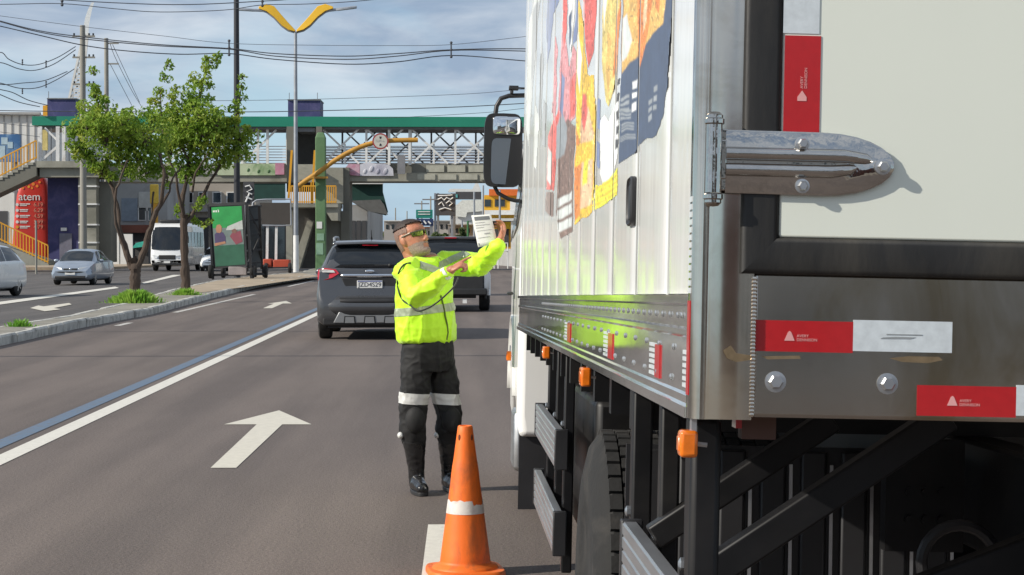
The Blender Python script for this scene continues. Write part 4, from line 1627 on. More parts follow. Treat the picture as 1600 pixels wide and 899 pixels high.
for x in (-0.33, 0.0, 0.33):
    b = MB()
    b.prism([(x - 0.10, -0.009, 0.285), (x + 0.10, -0.009, 0.285), (x + 0.085, -0.026, 0.40), (x - 0.085, -0.026, 0.40)], (0, 0.012, 0))
    b.build('skid_notch', M_TRIM, sk)
    b = MB()
    b.prism([(x - 0.08, -0.016, 0.285), (x + 0.08, -0.016, 0.285), (x + 0.068, -0.03, 0.385), (x - 0.068, -0.03, 0.385)], (0, 0.006, 0))
    b.build('skid_insert', M_TRIMG, sk)
b = MB()
b.box(-0.7, 0.7, 0.15, 3.9, 0.2, 0.3)
b.build('underbody', M_TRIM, suv)
b = MB()
b.tube([(0.0, 0.9, 1.66), (0.0, 0.86, 1.72), (0.0, 0.78, 1.83)], [0.02, 0.008, 0.003], 6)
b.build('aerial', M_TRIM, suv)

# ---------------- white pickup with dark canopy further ahead
d = gY(488)
pk = thing('pickup_truck', 'white pickup truck with dark rear canopy, partly hidden behind the officer', 'pickup', (-0.32, d, 0), R(-0.5))
S = Car([(0.0, 0.55, 0.95, 0.97, 0.80, 0.82, 0.74), (0.05, 0.50, 1.05, 1.08, 0.90, 0.90, 0.80), (0.16, 0.48, 1.10, 1.20, 0.92, 0.89, 0.78), (0.30, 0.48, 1.10, 1.70, 0.92, 0.89, 0.74), (0.5, 0.46, 1.10, 1.76, 0.92, 0.89, 0.74), (1.6, 0.45, 1.10, 1.76, 0.92, 0.89, 0.74),
         (3.2, 0.45, 1.08, 1.76, 0.92, 0.89, 0.72), (4.0, 0.45, 1.08, 1.15, 0.92, 0.89, 0.7), (5.0, 0.45, 1.0, 1.05, 0.88, 0.84, 0.6), (5.2, 0.5, 0.8, 0.82, 0.78, 0.74, 0.5)])
S.body('body', M_CWHT, pk)
rows = []
for z, hw, y in ((1.13, 0.84, 0.10), (1.3, 0.82, 0.165), (1.5, 0.775, 0.225), (1.70, 0.72, 0.285)):
    rows.append([(hw * k / 6, y + 0.03 * abs(k / 6) ** 3 - 0.01, z - 0.01 * abs(k / 6) ** 2) for k in range(-6, 7)])
sheetz('rear_window', M_CGL, pk, rows, 0.02)
b = MB()
b.loft([[(-0.75, 0.25, 1.70), (-0.75, 0.7, 1.72), (-0.75, 0.7, 1.785), (-0.75, 0.26, 1.76)], [(0.75, 0.25, 1.70), (0.75, 0.7, 1.72), (0.75, 0.7, 1.785), (0.75, 0.26, 1.76)]])
b.build('canopy_top', M_TRIM, pk, bevel=0.02)
S.patch('side_window', M_CGL, pk, 0.5, 3.2, 5.2, 7.0, side=1, taper=(0.0, -0.2))
S.patch('side_window', M_CGL, pk, 0.5, 3.2, 5.2, 7.0, side=-1, taper=(0.0, -0.2))
b = MB()
b.box(-0.14, 0.14, 0.235, 0.255, 1.735, 1.762)
b.build('high_brake_lamp', M_TAIL, pk)
b = MB()
b.box(-0.80, 0.80, -0.03, 0.10, 0.42, 1.10)
b.build('tailgate', M_TRIM, pk, bevel=0.04)
b = MB()
b.box(-0.86, 0.86, -0.12, 0.06, 0.40, 0.56)
b.build('bumper', M_TRIM, pk, bevel=0.03)
for sd in (-1, 1):
    b = MB()
    b.prism([(sd * 0.80, 0.03, 0.82), (sd * 0.915, 0.12, 0.82), (sd * 0.91, 0.12, 1.08), (sd * 0.80, 0.05, 1.08)], (0, -0.03, 0))
    b.build('tail_lamp', M_TAIL, pk, bevel=0.008)
    # flared white arches
    b = MB()
    pts = [(sd * 0.90, 1.15 + 0.47 * math.cos(R(-5 + 190 * k / 12)), 0.42 + 0.47 * math.sin(R(-5 + 190 * k / 12))) for k in range(13)]
    b.tube(pts, 0.045, 8)
    b.build('wheel_arch', M_CWHT, pk)
    for y in (1.15, 4.2):
        car_wheel(pk, sd * 0.80, y, 0.38, 0.25, sd)
b = MB()
b.box(-0.6, 0.6, 0.3, 4.8, 0.32, 0.5)
b.build('underbody', M_TRIM, pk)


# ---------------- oncoming cars: hatch/sedan with front details
def oncoming(name, label, loc, rz, m, st, wr, wy, grille, lampz, glass, plate=True, sport=False):
    c = thing(name, label, 'car', loc, rz)
    S = Car(st)
    S.body('body', m, c)
    yf = st[-1][0]
    (sy0, sy1, wy0, wy1, ry0, ry1) = glass
    for sd in (-1, 1):
        S.patch('side_window', M_CGL, c, sy0, (sy0 + sy1) / 2 - 0.03, 5.2, 7.0, side=sd, taper=(0.18, 0.0))
        S.patch('side_window', M_CGL, c, (sy0 + sy1) / 2 + 0.03, sy1, 5.2, 7.0, side=sd, taper=(0.0, -0.28))
    # windscreen and rear window follow the roof surface right across
    for nm, ya, yb in (('windscreen', wy0, wy1), ('rear_window', ry0, ry1)):
        b = MB()
        rows = []
        for j in range(7):
            y = ya + (yb - ya) * j / 6
            hw = [S.pt(y, t) for t in (7.0, 8.2, 9.0, 10.0)]
            row = [Vector((-p.x, p.y, p.z)) for p in hw] + [p for p in reversed(hw[:-1])]
            up = 0.012
            rows.append([p + Vector((0, 0.006 if nm == 'windscreen' else -0.006, up)) for p in row])
        b.loft(rows, cap=False, closed=False)
        b.build(nm, M_CGL, c, ang=60)
    for sd in (-1, 1):
        b = MB()
        x0, x1 = grille + 0.04, st[-2][5] - 0.02
        b.loft([[Vector((sd * x, y + o, z)) for x, y, z in ((x0, yf - 0.05, lampz - 0.06), (x0 + 0.02, yf - 0.07, lampz + 0.05), (x1, yf - 0.30, lampz + 0.11), (x1 + 0.03, yf - 0.30, lampz + 0.02), (x1 - 0.04, yf - 0.16, lampz - 0.08))] for o in (-0.05, 0.02)])
        b.build('headlight', M_CLEAR, c, bevel=0.01)
        b = MB()
        b.ell((sd * (st[4][4] + 0.10), sy1 - 0.05, st[4][2] + 0.06), (0.10, 0.05, 0.065))
        b.build('door_mirror', m, c)
        for y in wy:
            car_wheel(c, sd * (st[4][4] - 0.105), y, wr, 0.2, sd)
    b = MB()
    b.box(-grille, grille, yf - 0.1, yf - 0.005, lampz - 0.05, lampz + 0.03)
    b.build('grille', M_TRIM, c, bevel=0.02)
    b = MB()
    b.box(-0.62, 0.62, yf - 0.14, yf + 0.015, 0.26, 0.38)
    b.build('lower_grille', M_TRIM, c, bevel=0.03)
    b = MB()
    b.ell((0, yf - 0.01, lampz), (0.05, 0.02, 0.05))
    b.build('badge', M_CHR, c)
    b = MB()
    b.box(-0.2, 0.2, yf + 0.012, yf + 0.03, 0.42, 0.54)
    b.build('licence_plate', M_PLATE, c)
    b = MB()
    b.tube([(-0.80, yf - 0.28, 0.52), (-0.6, yf - 0.03, 0.52), (0, yf + 0.03, 0.52), (0.6, yf - 0.03, 0.52), (0.80, yf - 0.28, 0.52)], 0.028, 6)
    b.build('bumper_strip', M_TRIM, c)
    b = MB()
    b.box(-0.66, 0.66, 0.3, yf - 0.3, 0.16, 0.3)
    b.build('underbody', M_TRIM, c)
    return c


p = gnd(118, 446)
oncoming('sedan', 'silver blue small sedan coming towards the camera on the opposite carriageway', (p.x, p.y + 4.1, 0), R(180 - 3),
         M_SILV, [(0.0, 0.34, 0.70, 0.72, 0.70, 0.70, 0.58), (0.08, 0.25, 0.92, 0.96, 0.80, 0.77, 0.64), (0.6, 0.22, 0.95, 1.02, 0.82, 0.79, 0.62), (1.15, 0.2, 0.93, 1.38, 0.82, 0.79, 0.55), (2.0, 0.2, 0.91, 1.43, 0.82, 0.80, 0.57), (2.55, 0.2, 0.90, 1.36, 0.82, 0.80, 0.56), (3.25, 0.2, 0.88, 0.93, 0.82, 0.79, 0.66), (3.85, 0.22, 0.72, 0.78, 0.80, 0.74, 0.5), (4.1, 0.28, 0.55, 0.58, 0.68, 0.62, 0.4)],
         0.29, (0.75, 3.3), 0.28, 0.64, (0.75, 2.75, 2.6, 3.2, 0.68, 1.1))
p = gnd(-2, 466)
oncoming('crossover_car', 'white crossover car cut off by the picture edge on the opposite carriageway', (p.x - 0.75, p.y + 3.6, 0), R(180 - 10),
         M_CWHT, [(0.0, 0.36, 0.75, 0.77, 0.72, 0.72, 0.6), (0.08, 0.28, 1.02, 1.06, 0.84, 0.80, 0.68), (0.35, 0.24, 1.06, 1.35, 0.87, 0.82, 0.6), (0.8, 0.24, 1.05, 1.56, 0.88, 0.83, 0.58), (1.9, 0.24, 1.02, 1.62, 0.88, 0.84, 0.60), (2.45, 0.24, 1.0, 1.54, 0.88, 0.84, 0.6), (3.15, 0.24, 0.98, 1.05, 0.88, 0.83, 0.68), (4.0, 0.26, 0.82, 0.88, 0.84, 0.77, 0.5), (4.3, 0.3, 0.62, 0.66, 0.7, 0.64, 0.4)],
         0.34, (0.8, 3.4), 0.34, 0.74, (0.5, 2.7, 2.5, 3.1, 0.3, 0.75))
p = gnd(318, 424)
oncoming('hatchback_car', 'white hatchback half hidden behind the minibus and the green poster board', (p.x + 0.6, p.y + 3.9, 0), R(180),
         M_CWHT, [(0.0, 0.36, 0.75, 0.77, 0.72, 0.72, 0.6), (0.08, 0.28, 0.95, 1.0, 0.82, 0.78, 0.66), (0.35, 0.24, 0.98, 1.3, 0.84, 0.79, 0.58), (0.8, 0.24, 0.96, 1.45, 0.85, 0.80, 0.56), (1.9, 0.24, 0.94, 1.5, 0.85, 0.81, 0.58), (2.4, 0.24, 0.92, 1.42, 0.85, 0.81, 0.58), (3.05, 0.24, 0.9, 0.97, 0.85, 0.80, 0.66), (3.75, 0.26, 0.75, 0.8, 0.81, 0.74, 0.5), (3.95, 0.3, 0.58, 0.62, 0.68, 0.62, 0.4)],
         0.3, (0.75, 3.2), 0.3, 0.66, (0.5, 2.6, 2.45, 3.0, 0.3, 0.75))

# ---------------- minibus
p = gnd(268, 424)
mb_ = thing('minibus', 'white and grey minibus with large dark windscreen behind the two trees', 'bus', (p.x, p.y + 7.0, 0), R(180 - 2))
b = MB()
secs = []
for y, zt, zb_, hw in ((0, 2.9, 0.45, 1.05), (0.05, 2.95, 0.4, 1.1), (3.5, 3.0, 0.38, 1.12), (6.3, 3.0, 0.38, 1.12), (6.75, 2.75, 0.38, 1.08), (7.0, 1.5, 0.42, 1.05), (7.1, 1.1, 0.45, 1.0), (7.15, 0.6, 0.5, 0.95)):
    r = [Vector((hw * 0.97, y, zb_)), Vector((hw, y, zb_ + 0.2)), Vector((hw, y, zb_ + (zt - zb_) * 0.5)), Vector((hw * 0.95, y, zt - 0.2)), Vector((hw * 0.8, y, zt))]
    secs.append(r + [Vector((-q.x, q.y, q.z)) for q in reversed(r)])
b.loft(secs)
b.build('body', M_CWHT, mb_, bevel=0.05, ang=35)
b = MB()
b.loft([[(-0.98, 7.04, 1.35), (-0.99, 6.85, 2.2), (-0.9, 6.74, 2.72)], [(-0.5, 7.1, 1.33), (-0.5, 6.95, 2.2), (-0.5, 6.82, 2.75)], [(0.5, 7.1, 1.33), (0.5, 6.95, 2.2), (0.5, 6.82, 2.75)], [(0.98, 7.04, 1.35), (0.99, 6.85, 2.2), (0.9, 6.74, 2.72)]], cap=False, closed=False)
b.build('windscreen', M_CGL, mb_, ang=60)
for sd in (-1, 1):
    for k in range(5):
        b = MB()
        b.box(min(sd * 1.085, sd * 1.125), max(sd * 1.085, sd * 1.125), 0.5 + k * 1.15, 1.5 + k * 1.15, 1.5, 2.45)
        b.build('side_window', M_CGL, mb_, bevel=0.02)
    b = MB()
    b.prism([(sd * 0.55, 7.15, 0.95), (sd * 0.97, 7.05, 1.02), (sd * 0.98, 7.05, 0.82), (sd * 0.62, 7.16, 0.80)], (0, 0.03, 0))
    b.build('headlight', M_CLEAR, mb_)
    b = MB()
    b.bar((sd * 1.0, 6.95, 2.3), (sd * 1.25, 7.1, 2.1), 0.04, 0.04)
    b.box(sd * 1.25 - 0.09, sd * 1.25 + 0.09, 7.05, 7.15, 1.75, 2.15)
    b.build('door_mirror', M_TRIM, mb_)
    for y in (1.6, 5.9):
        car_wheel(mb_, sd * 0.95, y, 0.4, 0.25, sd)
b = MB()
b.box(-0.52, 0.52, 7.1, 7.17, 0.72, 1.0)
b.build('grille', M_TRIM, mb_, bevel=0.03)
b = MB()
b.box(-0.95, 0.95, 6.9, 7.2, 0.36, 0.5)
b.build('lower_bumper', M_TRIM, mb_, bevel=0.03)
b = MB()
b.box(-0.2, 0.2, 7.19, 7.22, 0.5, 0.63)
b.build('licence_plate', M_PLATE, mb_)
b = MB()
b.box(-0.6, 0.6, 5.0, 6.4, 3.0, 3.2)
b.build('roof_unit', M_TRIM, mb_, bevel=0.06)
# ================================================================ TRAFFIC CONE
M_CONE = mat('cone_orange', (0.83, 0.155, 0.012), 0.55, 0, 0.1, 9, 0.001, 50, stain=(0.30, 0.085, 0.03), stain_amt=0.75, stain_scale=9, stretch=(1, 1, 0.5))
M_CBAND = mat('cone_band_white', (0.66, 0.62, 0.58), 0.5, 0, 0.12, 10, stain=(0.4, 0.3, 0.25), stain_amt=0.5, stain_scale=14)
p = gnd(727, 897)
cone = thing('traffic_cone', 'orange traffic cone with one torn white band standing on the lane marking', 'cone', (p.x, p.y, 0.004), R(8))
CHT = 0.70


def cr_(z):
    return 0.121 + (0.034 - 0.121) * (z - 0.05) / (CHT - 0.05)


b = MB()
prof = [(0.158, 0.028), (0.152, 0.040), (0.128, 0.048), (0.119, 0.058)]
for k in range(0, 21):
    z = 0.065 + (CHT - 0.07) * k / 20
    prof.append((cr_(z) + (0.0012 if k in (13, 14) else 0), z))
prof += [(0.033, CHT - 0.002), (0.030, CHT), (0.025, CHT - 0.001), (0.022, CHT - 0.03)]
b.lathe(prof, n=48)
body = b.build('cone_body', M_CONE, cone, ang=50)
b = MB()
ring = []
for z, s in ((0.0, 1.0), (0.018, 1.0), (0.028, 0.965)):
    r_ = []
    for k in range(48):
        t = 2 * PI * k / 48
        c, s2 = math.cos(t), math.sin(t)
        e = 0.42
        r_.append(Vector((0.180 * s * math.copysign(abs(c) ** e, c), 0.180 * s * math.copysign(abs(s2) ** e, s2), z)))
    ring.append(r_)
b.loft(ring)
b.build('cone_base', M_CONE, cone, ang=40)
# torn reflective band
b = MB()
n = 72
rows = []
zb0 = 0.288
for j in range(4):
    row = []
    for k in range(n + 1):
        t = 2 * PI * k / n
        top = zb0 + 0.062 + 0.010 * noise.noise((math.cos(t) * 4, math.sin(t) * 4, 1.0)) + 0.006 * noise.noise((math.cos(t) * 17, math.sin(t) * 17, 5)) - (0.02 if math.sin(t - 3.9) > 0.9 else 0)
        z = zb0 + (top - zb0) * j / 3
        r_ = cr_(z) + 0.0016
        row.append(Vector((r_ * math.cos(t), r_ * math.sin(t), z)))
    rows.append(row)
b.loft(rows, cap=False, closed=False)
b.build('reflective_band', M_CBAND, cone, ang=60)
M_SLOT = mat('cone_slot', (0.12, 0.03, 0.01), 0.8)
for a in (-140, -50, 40, 130):
    t = R(a)
    z = CHT - 0.055
    b = MB()
    c = Vector((math.cos(t) * (cr_(z) + 0.0005), math.sin(t) * (cr_(z) + 0.0005), z))
    b.ell(c, (0.003, 0.007, 0.016), Matrix.Rotation(t, 3, 'Z'), 10, 6)
    b.build('grip_slot', M_SLOT, cone)
# ================================================================ OFFICER
def remesh(b, voxel, smooth_it=4, name='tmp', fac=0.5):
    me = b.mesh(name)
    o = bpy.data.objects.new(name, me)
    C.objects.link(o)
    r = o.modifiers.new('r', 'REMESH')
    r.mode = 'VOXEL'
    r.voxel_size = voxel
    if smooth_it:
        s_ = o.modifiers.new('s', 'SMOOTH')
        s_.iterations = smooth_it
        s_.factor = fac
    dg = bpy.context.evaluated_depsgraph_get()
    m2 = bpy.data.meshes.new_from_object(o.evaluated_get(dg))
    bpy.data.objects.remove(o)
    return m2


def limb(b, pts, n=20):
    """pts: (position, rx, ry) with rx across, ry along facing; circular if ry None"""
    P = [Vector(p[0]) for p in pts]
    prev = None
    rings = []
    for i, p in enumerate(P):
        d = (P[min(i + 1, len(P) - 1)] - P[max(i - 1, 0)]).normalized()
        if prev is None:
            u = Vector((0, 1, 0)) if abs(d.y) < 0.8 else Vector((1, 0, 0))
            a = d.cross(u).normalized()
        else:
            a = (prev - d * prev.dot(d)).normalized()
        prev = a
        c = d.cross(a)
        r1 = pts[i][1]
        r2 = pts[i][2] if len(pts[i]) > 2 and pts[i][2] else r1
        rings.append([p + a * (r1 * math.cos(2 * PI * k / n)) + c * (r2 * math.sin(2 * PI * k / n)) for k in range(n)])
    b.loft(rings)
    b.ell(P[0], (pts[0][1] * 0.98,) * 3, nu=12, nv=8)
    b.ell(P[-1], (pts[-1][1] * 0.98,) * 3, nu=12, nv=8)


def wrinkle(me, amp, sc_, seed, stretch=(1, 1, 1), mask=None):
    me.calc_loop_triangles()
    ns = [v.normal.copy() for v in me.vertices]
    for v, nn in zip(me.vertices, ns):
        q = Vector((v.co.x * stretch[0], v.co.y * stretch[1], v.co.z * stretch[2])) * sc_
        q2 = q + Vector((noise.noise(q * 0.7 + Vector((seed, 0, 0))), noise.noise(q * 0.7 + Vector((0, seed, 0))), 0)) * 0.8
        h = max(0.0, 1 - abs(noise.noise(q2 + Vector((seed, seed, seed)))) * 2.4) ** 2 * 1.5 - 0.5         # ridged folds
        h2 = noise.noise(q * 2.7 + Vector((seed, 1, 2)))
        a = amp * (mask(v.co) if mask else 1.0)
        v.co += nn * (a * (h * 0.8 + h2 * 0.3))


def mobj(me, name, m, parent):
    me.materials.clear()
    me.materials.append(m)
    me.shade_smooth()
    me.name = name
    o = bpy.data.objects.new(name, me)
    C.objects.link(o)
    o.parent = parent
    return o


M_SKIN = mat('skin_tan', (0.40, 0.175, 0.10), 0.45, 0, 0.22, 30, 0.002, 120, stain=(0.50, 0.14, 0.09), stain_amt=0.5, stain_scale=18)
M_JKT = mat('jacket_fluorescent_yellow', (0.53, 0.92, 0.012), 0.55, 0, 0.05, 6, 0.0012, 240, sheen=0.2)
M_TRS = mat('trousers_black', (0.0085, 0.0085, 0.009), 0.75, 0, 0.25, 12, 0.001, 160)
M_BOOT = mat('boot_leather_black', (0.012, 0.012, 0.013), 0.28, 0, 0.2, 10, 0.0006, 60, coat=0.3)
M_HAIR = mat('hair_dark_brown', (0.030, 0.018, 0.013), 0.6, 0, 0.5, 60, 0.004, 140)
M_STUB = mat('hair_cropped_grey', (0.21, 0.13, 0.10), 0.7, 0, 0.25, 90, 0.002, 200)
M_RETRO = mat('retroreflective_grey', (0.33, 0.38, 0.26), 0.4, 0.25, 0.08, 30)
M_RETRO2 = mat('retroreflective_silver', (0.62, 0.62, 0.60), 0.4, 0.1, 0.06, 30)

FX, FZ = 672.0, 769.0
po = gnd(FX, FZ)
PS = FPX / po.y
person = thing('person', 'person in fluorescent yellow jacket and black trousers pointing and holding up a paper', 'person', (po.x, po.y, 0.0))


def pp(px, py, y=0.0):
    """figure-local point seen at that photo pixel when it stands y metres nearer(-)/farther(+) than the feet"""
    q = at(px, py, po.y + y)
    return Vector((q.x - po.x, y, q.z))


fac = Vector((math.sin(R(52)), -math.cos(R(52)), 0))      # torso facing
rgt = Vector((fac.y, -fac.x, 0))                          # his right-hand side

sh_c = pp(668, 413, 0.0)
shR = pp(633, 421, -0.15)
shL = pp(701, 412, 0.15)
elR = pp(652, 463, -0.36)
wrR = pp(699, 426, -0.44)
elL = pp(750, 412, 0.03)
wrL = pp(779, 386, -0.17)
neck0 = pp(662, 408, 0.0)
hips = pp(669, 545, 0.0)
hipR = hips + rgt * 0.095
hipL = hips - rgt * 0.095
knR = pp(645, 655, -0.06)
knL = pp(702, 655, 0.05)
anR = pp(651, 742, -0.02)
anL = pp(702, 742, 0.10)

# ---- head: lofted sections in head axes, later tilted back and turned
def head_mesh(b, c, Mh):
    lev = [(-0.118, 0.060, 0.010, 0.022), (-0.112, 0.084, 0.000, 0.036), (-0.100, 0.093, -0.030, 0.047), (-0.085, 0.092, -0.052, 0.055), (-0.070, 0.088, -0.066, 0.060), (-0.058, 0.089, -0.074, 0.063),
           (-0.045, 0.088, -0.082, 0.066), (-0.030, 0.089, -0.089, 0.069), (-0.012, 0.091, -0.094, 0.072), (0.006, 0.088, -0.097, 0.074), (0.022, 0.089, -0.099, 0.076), (0.040, 0.092, -0.100, 0.077), (0.060, 0.087, -0.098, 0.075), (0.080, 0.073, -0.088, 0.067),
           (0.098, 0.050, -0.068, 0.052), (0.110, 0.022, -0.040, 0.032), (0.116, -0.004, -0.016, 0.008)]
    n = 36
    rings = []
    for z, fr, bk, hw in lev:
        ring = []
        for k in range(n):
            t = 2 * PI * k / n
            cx, sy = math.cos(t), math.sin(t)
            mid = (fr + bk) / 2
            rx = (fr - bk) / 2
            e = 0.88
            x = mid + rx * math.copysign(abs(cx) ** e, cx)
            y = hw * math.copysign(abs(sy) ** e, sy)
            a = math.atan2(y, max(0.001, x)) if x > 0 else 9
            # nose
            g = math.exp(-(y / 0.013) ** 2) if x > 0 else 0
            zn = z + 0.032
            prof = 0.034 * max(0, 1 - abs(zn) / 0.016) if zn < 0 else 0.034 * max(0, 1 - zn / 0.052)
            x += g * prof
            # nostril width
            # lips
            if x > 0:
                gl = math.exp(-(y / 0.026) ** 2)
                x += gl * (0.006 * math.exp(-((z + 0.060) / 0.006) ** 2) + 0.005 * math.exp(-((z + 0.074) / 0.006) ** 2) - 0.004 * math.exp(-((z + 0.067) / 0.003) ** 2))
                # eye sockets
                ge = math.exp(-((abs(y) - 0.032) / 0.016) ** 2)
                x -= ge * 0.012 * math.exp(-((z - 0.010) / 0.014) ** 2)
                x += 0.006 * math.exp(-((abs(y) - 0.03) / 0.03) ** 2) * math.exp(-((z - 0.032) / 0.010) ** 2)
                # chin
                x += 0.008 * math.exp(-(y / 0.024) ** 2) * math.exp(-((z + 0.1) / 0.012) ** 2)
            ring.append(c + Mh @ Vector((x, y, z)))
        rings.append(ring)
    # refine vertically
    fine = []
    for i in range(len(rings) - 1):
        for s_ in range(3):
            u = s_ / 3
            fine.append([a.lerp(q, u) for a, q in zip(rings[i], rings[i + 1])])
    fine.append(rings[-1])
    b.loft(fine)
    # nose wings, ears
    for sd in (-1, 1):
        b.ell(c + Mh @ Vector((0.098, sd * 0.011, -0.036)), (0.012, 0.008, 0.008), Mh, 10, 8)
        b.ell(c + Mh @ Vector((-0.012, sd * 0.079, -0.004)), (0.020, 0.008, 0.033), Mh @ Matrix.Rotation(R(-12), 3, 'Y'), 12, 10)
        b.ell(c + Mh @ Vector((-0.004, sd * 0.074, -0.030)), (0.010, 0.007, 0.012), Mh, 10, 8)


hc = pp(644, 374.5, -0.01)
face = Vector((math.cos(R(-38)), math.sin(R(-38)), 0))          # looks right and a little towards the camera
face = face * math.cos(R(21)) + Vector((0, 0, 1)) * math.sin(R(21))
hl = Vector((0, 0, 1)).cross(face).normalized()
hu = face.cross(hl)
Mh = Matrix((face, hl, hu)).transposed() * 1.07

body_b = MB()
head_mesh(body_b, hc, Mh)
# neck, trunk core and limbs (under the clothing)
limb(body_b, [(hc + Mh @ Vector((-0.035, 0, -0.04)), 0.058), (hc + Mh @ Vector((-0.03, 0, -0.10)), 0.060), (neck0 + Vector((0, 0, -0.01)), 0.068), (neck0 + Vector((0, 0, -0.07)), 0.085)])
limb(body_b, [(sh_c + Vector((0, 0, -0.04)), 0.12), (sh_c + Vector((0, 0, -0.25)), 0.14), (hips, 0.14)])
limb(body_b, [(shR, 0.05), (elR, 0.038), (wrR, 0.028)])
limb(body_b, [(shL, 0.05), (elL, 0.038), (wrL, 0.028)])
limb(body_b, [(sh_c + Vector((0, 0, -0.06)), 0.07), (shR, 0.05)])
limb(body_b, [(sh_c + Vector((0, 0, -0.06)), 0.07), (shL, 0.05)])
limb(body_b, [(hipR, 0.085), (knR, 0.05), (anR, 0.04)])
limb(body_b, [(hipL, 0.085), (knL, 0.05), (anL, 0.04)])


# hands: palm and five fingers each
def hand(b, wrist, fwd, palm_n, side, curls, spread=0.0, thumb=0.5, scale=1.0):
    """fwd: wrist->knuckles, palm_n: out of the palm, side: towards the thumb"""
    f = fwd.normalized()
    p_ = (palm_n - f * palm_n.dot(f)).normalized()
    s_ = side - f * side.dot(f) - p_ * side.dot(p_)
    s_.normalize()
    Mr = Matrix((s_, f, p_)).transposed()
    k = scale
    b.ell(wrist + f * 0.045 * k, (0.042 * k, 0.052 * k, 0.0165 * k), Mr, 16, 10)
    b.ell(wrist + f * 0.07 * k, (0.040 * k, 0.024 * k, 0.0145 * k), Mr, 16, 10)
    b.ell(wrist + f * 0.03 * k + s_ * 0.022 * k + p_ * 0.008, (0.020 * k, 0.032 * k, 0.015 * k), Mr, 12, 8)
    limb(b, [(wrist - f * 0.03, 0.029), (wrist + f * 0.012 * k, 0.027, 0.022)], 14)
    lens = [0.074, 0.082, 0.076, 0.060]
    for i in range(4):
        o = (0.030 - i * 0.020) * k
        root = wrist + f * (0.080 - 0.004 * abs(i - 1)) * k + s_ * o
        L = lens[i] * k
        cu = curls[i]
        ang = 0.0
        pts = [(root - f * 0.018, 0.0100 * k), (root, 0.0098 * k)]
        cur = root
        for seg, (fr_, da) in enumerate(((0.45, cu * 0.9), (0.31, cu * 1.15), (0.24, cu * 0.8))):
            ang += da
            dirv = (f * math.cos(ang) + p_ * math.sin(ang) + s_ * (spread * (1.2 - i) * 0.12)).normalized()
            cur = cur + dirv * L * fr_
            pts.append((cur, (0.0092 - 0.0010 * seg) * k))
        limb(b, pts, 10)
    r0 = wrist + f * 0.022 * k + s_ * 0.034 * k + p_ * 0.006
    r1 = r0 + (f * 0.75 + s_ * (0.75 - thumb * 0.5) + p_ * (0.1 + thumb * 0.5)).normalized() * 0.036 * k
    r2 = r1 + (f * 0.95 + s_ * (0.35 - thumb * 0.5) + p_ * (0.05 + thumb * 0.5)).normalized() * 0.030 * k
    limb(b, [(r0 - s_ * 0.012, 0.0135 * k), (r0, 0.0130 * k), (r1, 0.0108 * k), (r2, 0.0088 * k)], 10)


# right hand pointing with the index finger
tipR = pp(737, 402, -0.46)
fR = (tipR - wrR).normalized()
hand(body_b, wrR + fR * 0.02, fR, Vector((0.25, 0.35, -0.9)), Vector((0.1, 0.85, 0.5)), [0.06, 1.0, 1.15, 1.2], thumb=0.4)
# left hand gripping the paper by its right edge, fingers behind, thumb in front
paperC = pp(758, 361, -0.13)
fL = (pp(786, 358, -0.12) - wrL).normalized()
hand(body_b, wrL + fL * 0.038, fL, Vector((-0.75, -0.35, 0.2)), Vector((-0.35, -0.9, 0.1)), [0.55, 0.6, 0.65, 0.7], thumb=0.7)
bme = remesh(body_b, 0.0052, 2)
body = mobj(bme, 'body', M_SKIN, person)


# ---- jacket
def ring_at(c, rx, ry, ang, n=36):
    return [c + Vector((math.cos(ang), math.sin(ang), 0)) * (ry * math.cos(2 * PI * k / n)) + Vector((-math.sin(ang), math.cos(ang), 0)) * (rx * math.sin(2 * PI * k / n)) for k in range(n)]


fa = math.atan2(fac.y, fac.x)


def in_torso0(c):
    q = c - pp(665, 470, 0)
    return (Vector((q.x, q.y, 0)).dot(rgt) / 0.26) ** 2 + (Vector((q.x, q.y, 0)).dot(fac) / 0.22) ** 2 < 1.0


jb = MB()
tor = []
for py_, cxp, rx, ry in ((536, 667, 0.190, 0.140), (531, 667, 0.212, 0.160), (515, 666, 0.216, 0.168), (495, 664, 0.210, 0.168), (470, 663, 0.206, 0.162), (450, 663, 0.208, 0.155), (432, 665, 0.210, 0.142), (418, 667, 0.192, 0.122), (408, 668, 0.15, 0.105), (401, 666, 0.09, 0.085)):
    tor.append(ring_at(pp(cxp, py_, 0.0), rx, ry, fa))
jb.loft(tor)
limb(jb, [(shR + Vector((0.03, 0.03, 0.0)), 0.078), (shR.lerp(elR, 0.12), 0.083), (shR.lerp(elR, 0.6), 0.078), (elR + Vector((0, -0.005, -0.005)), 0.074), (elR.lerp(wrR, 0.3), 0.068), (elR.lerp(wrR, 0.7), 0.056), (elR.lerp(wrR, 0.93), 0.047)])
limb(jb, [(shL + Vector((-0.03, -0.02, 0.0)), 0.078), (shL.lerp(elL, 0.2), 0.080), (shL.lerp(elL, 0.65), 0.074), (elL + Vector((0.01, 0, -0.005)), 0.072), (elL.lerp(wrL, 0.4), 0.068), (elL.lerp(wrL, 0.75), 0.060), (elL.lerp(wrL, 1.02), 0.047)])
jme = remesh(jb, 0.008, 5)
wrinkle(jme, 0.009, 6.0, 3.3, (1.2, 1.2, 0.45), lambda c: 0.35 if c.z > 1.38 else 1.0)
wrinkle(jme, 0.0075, 7.5, 8.1, (0.55, 0.6, 1.9), lambda c: 0.3 if (in_torso0(c) and c.z < 1.3) else 0.9)
wrinkle(jme, 0.003, 17, 4.4, (1, 1, 0.8))
jacket = mobj(jme, 'jacket', M_JKT, person)


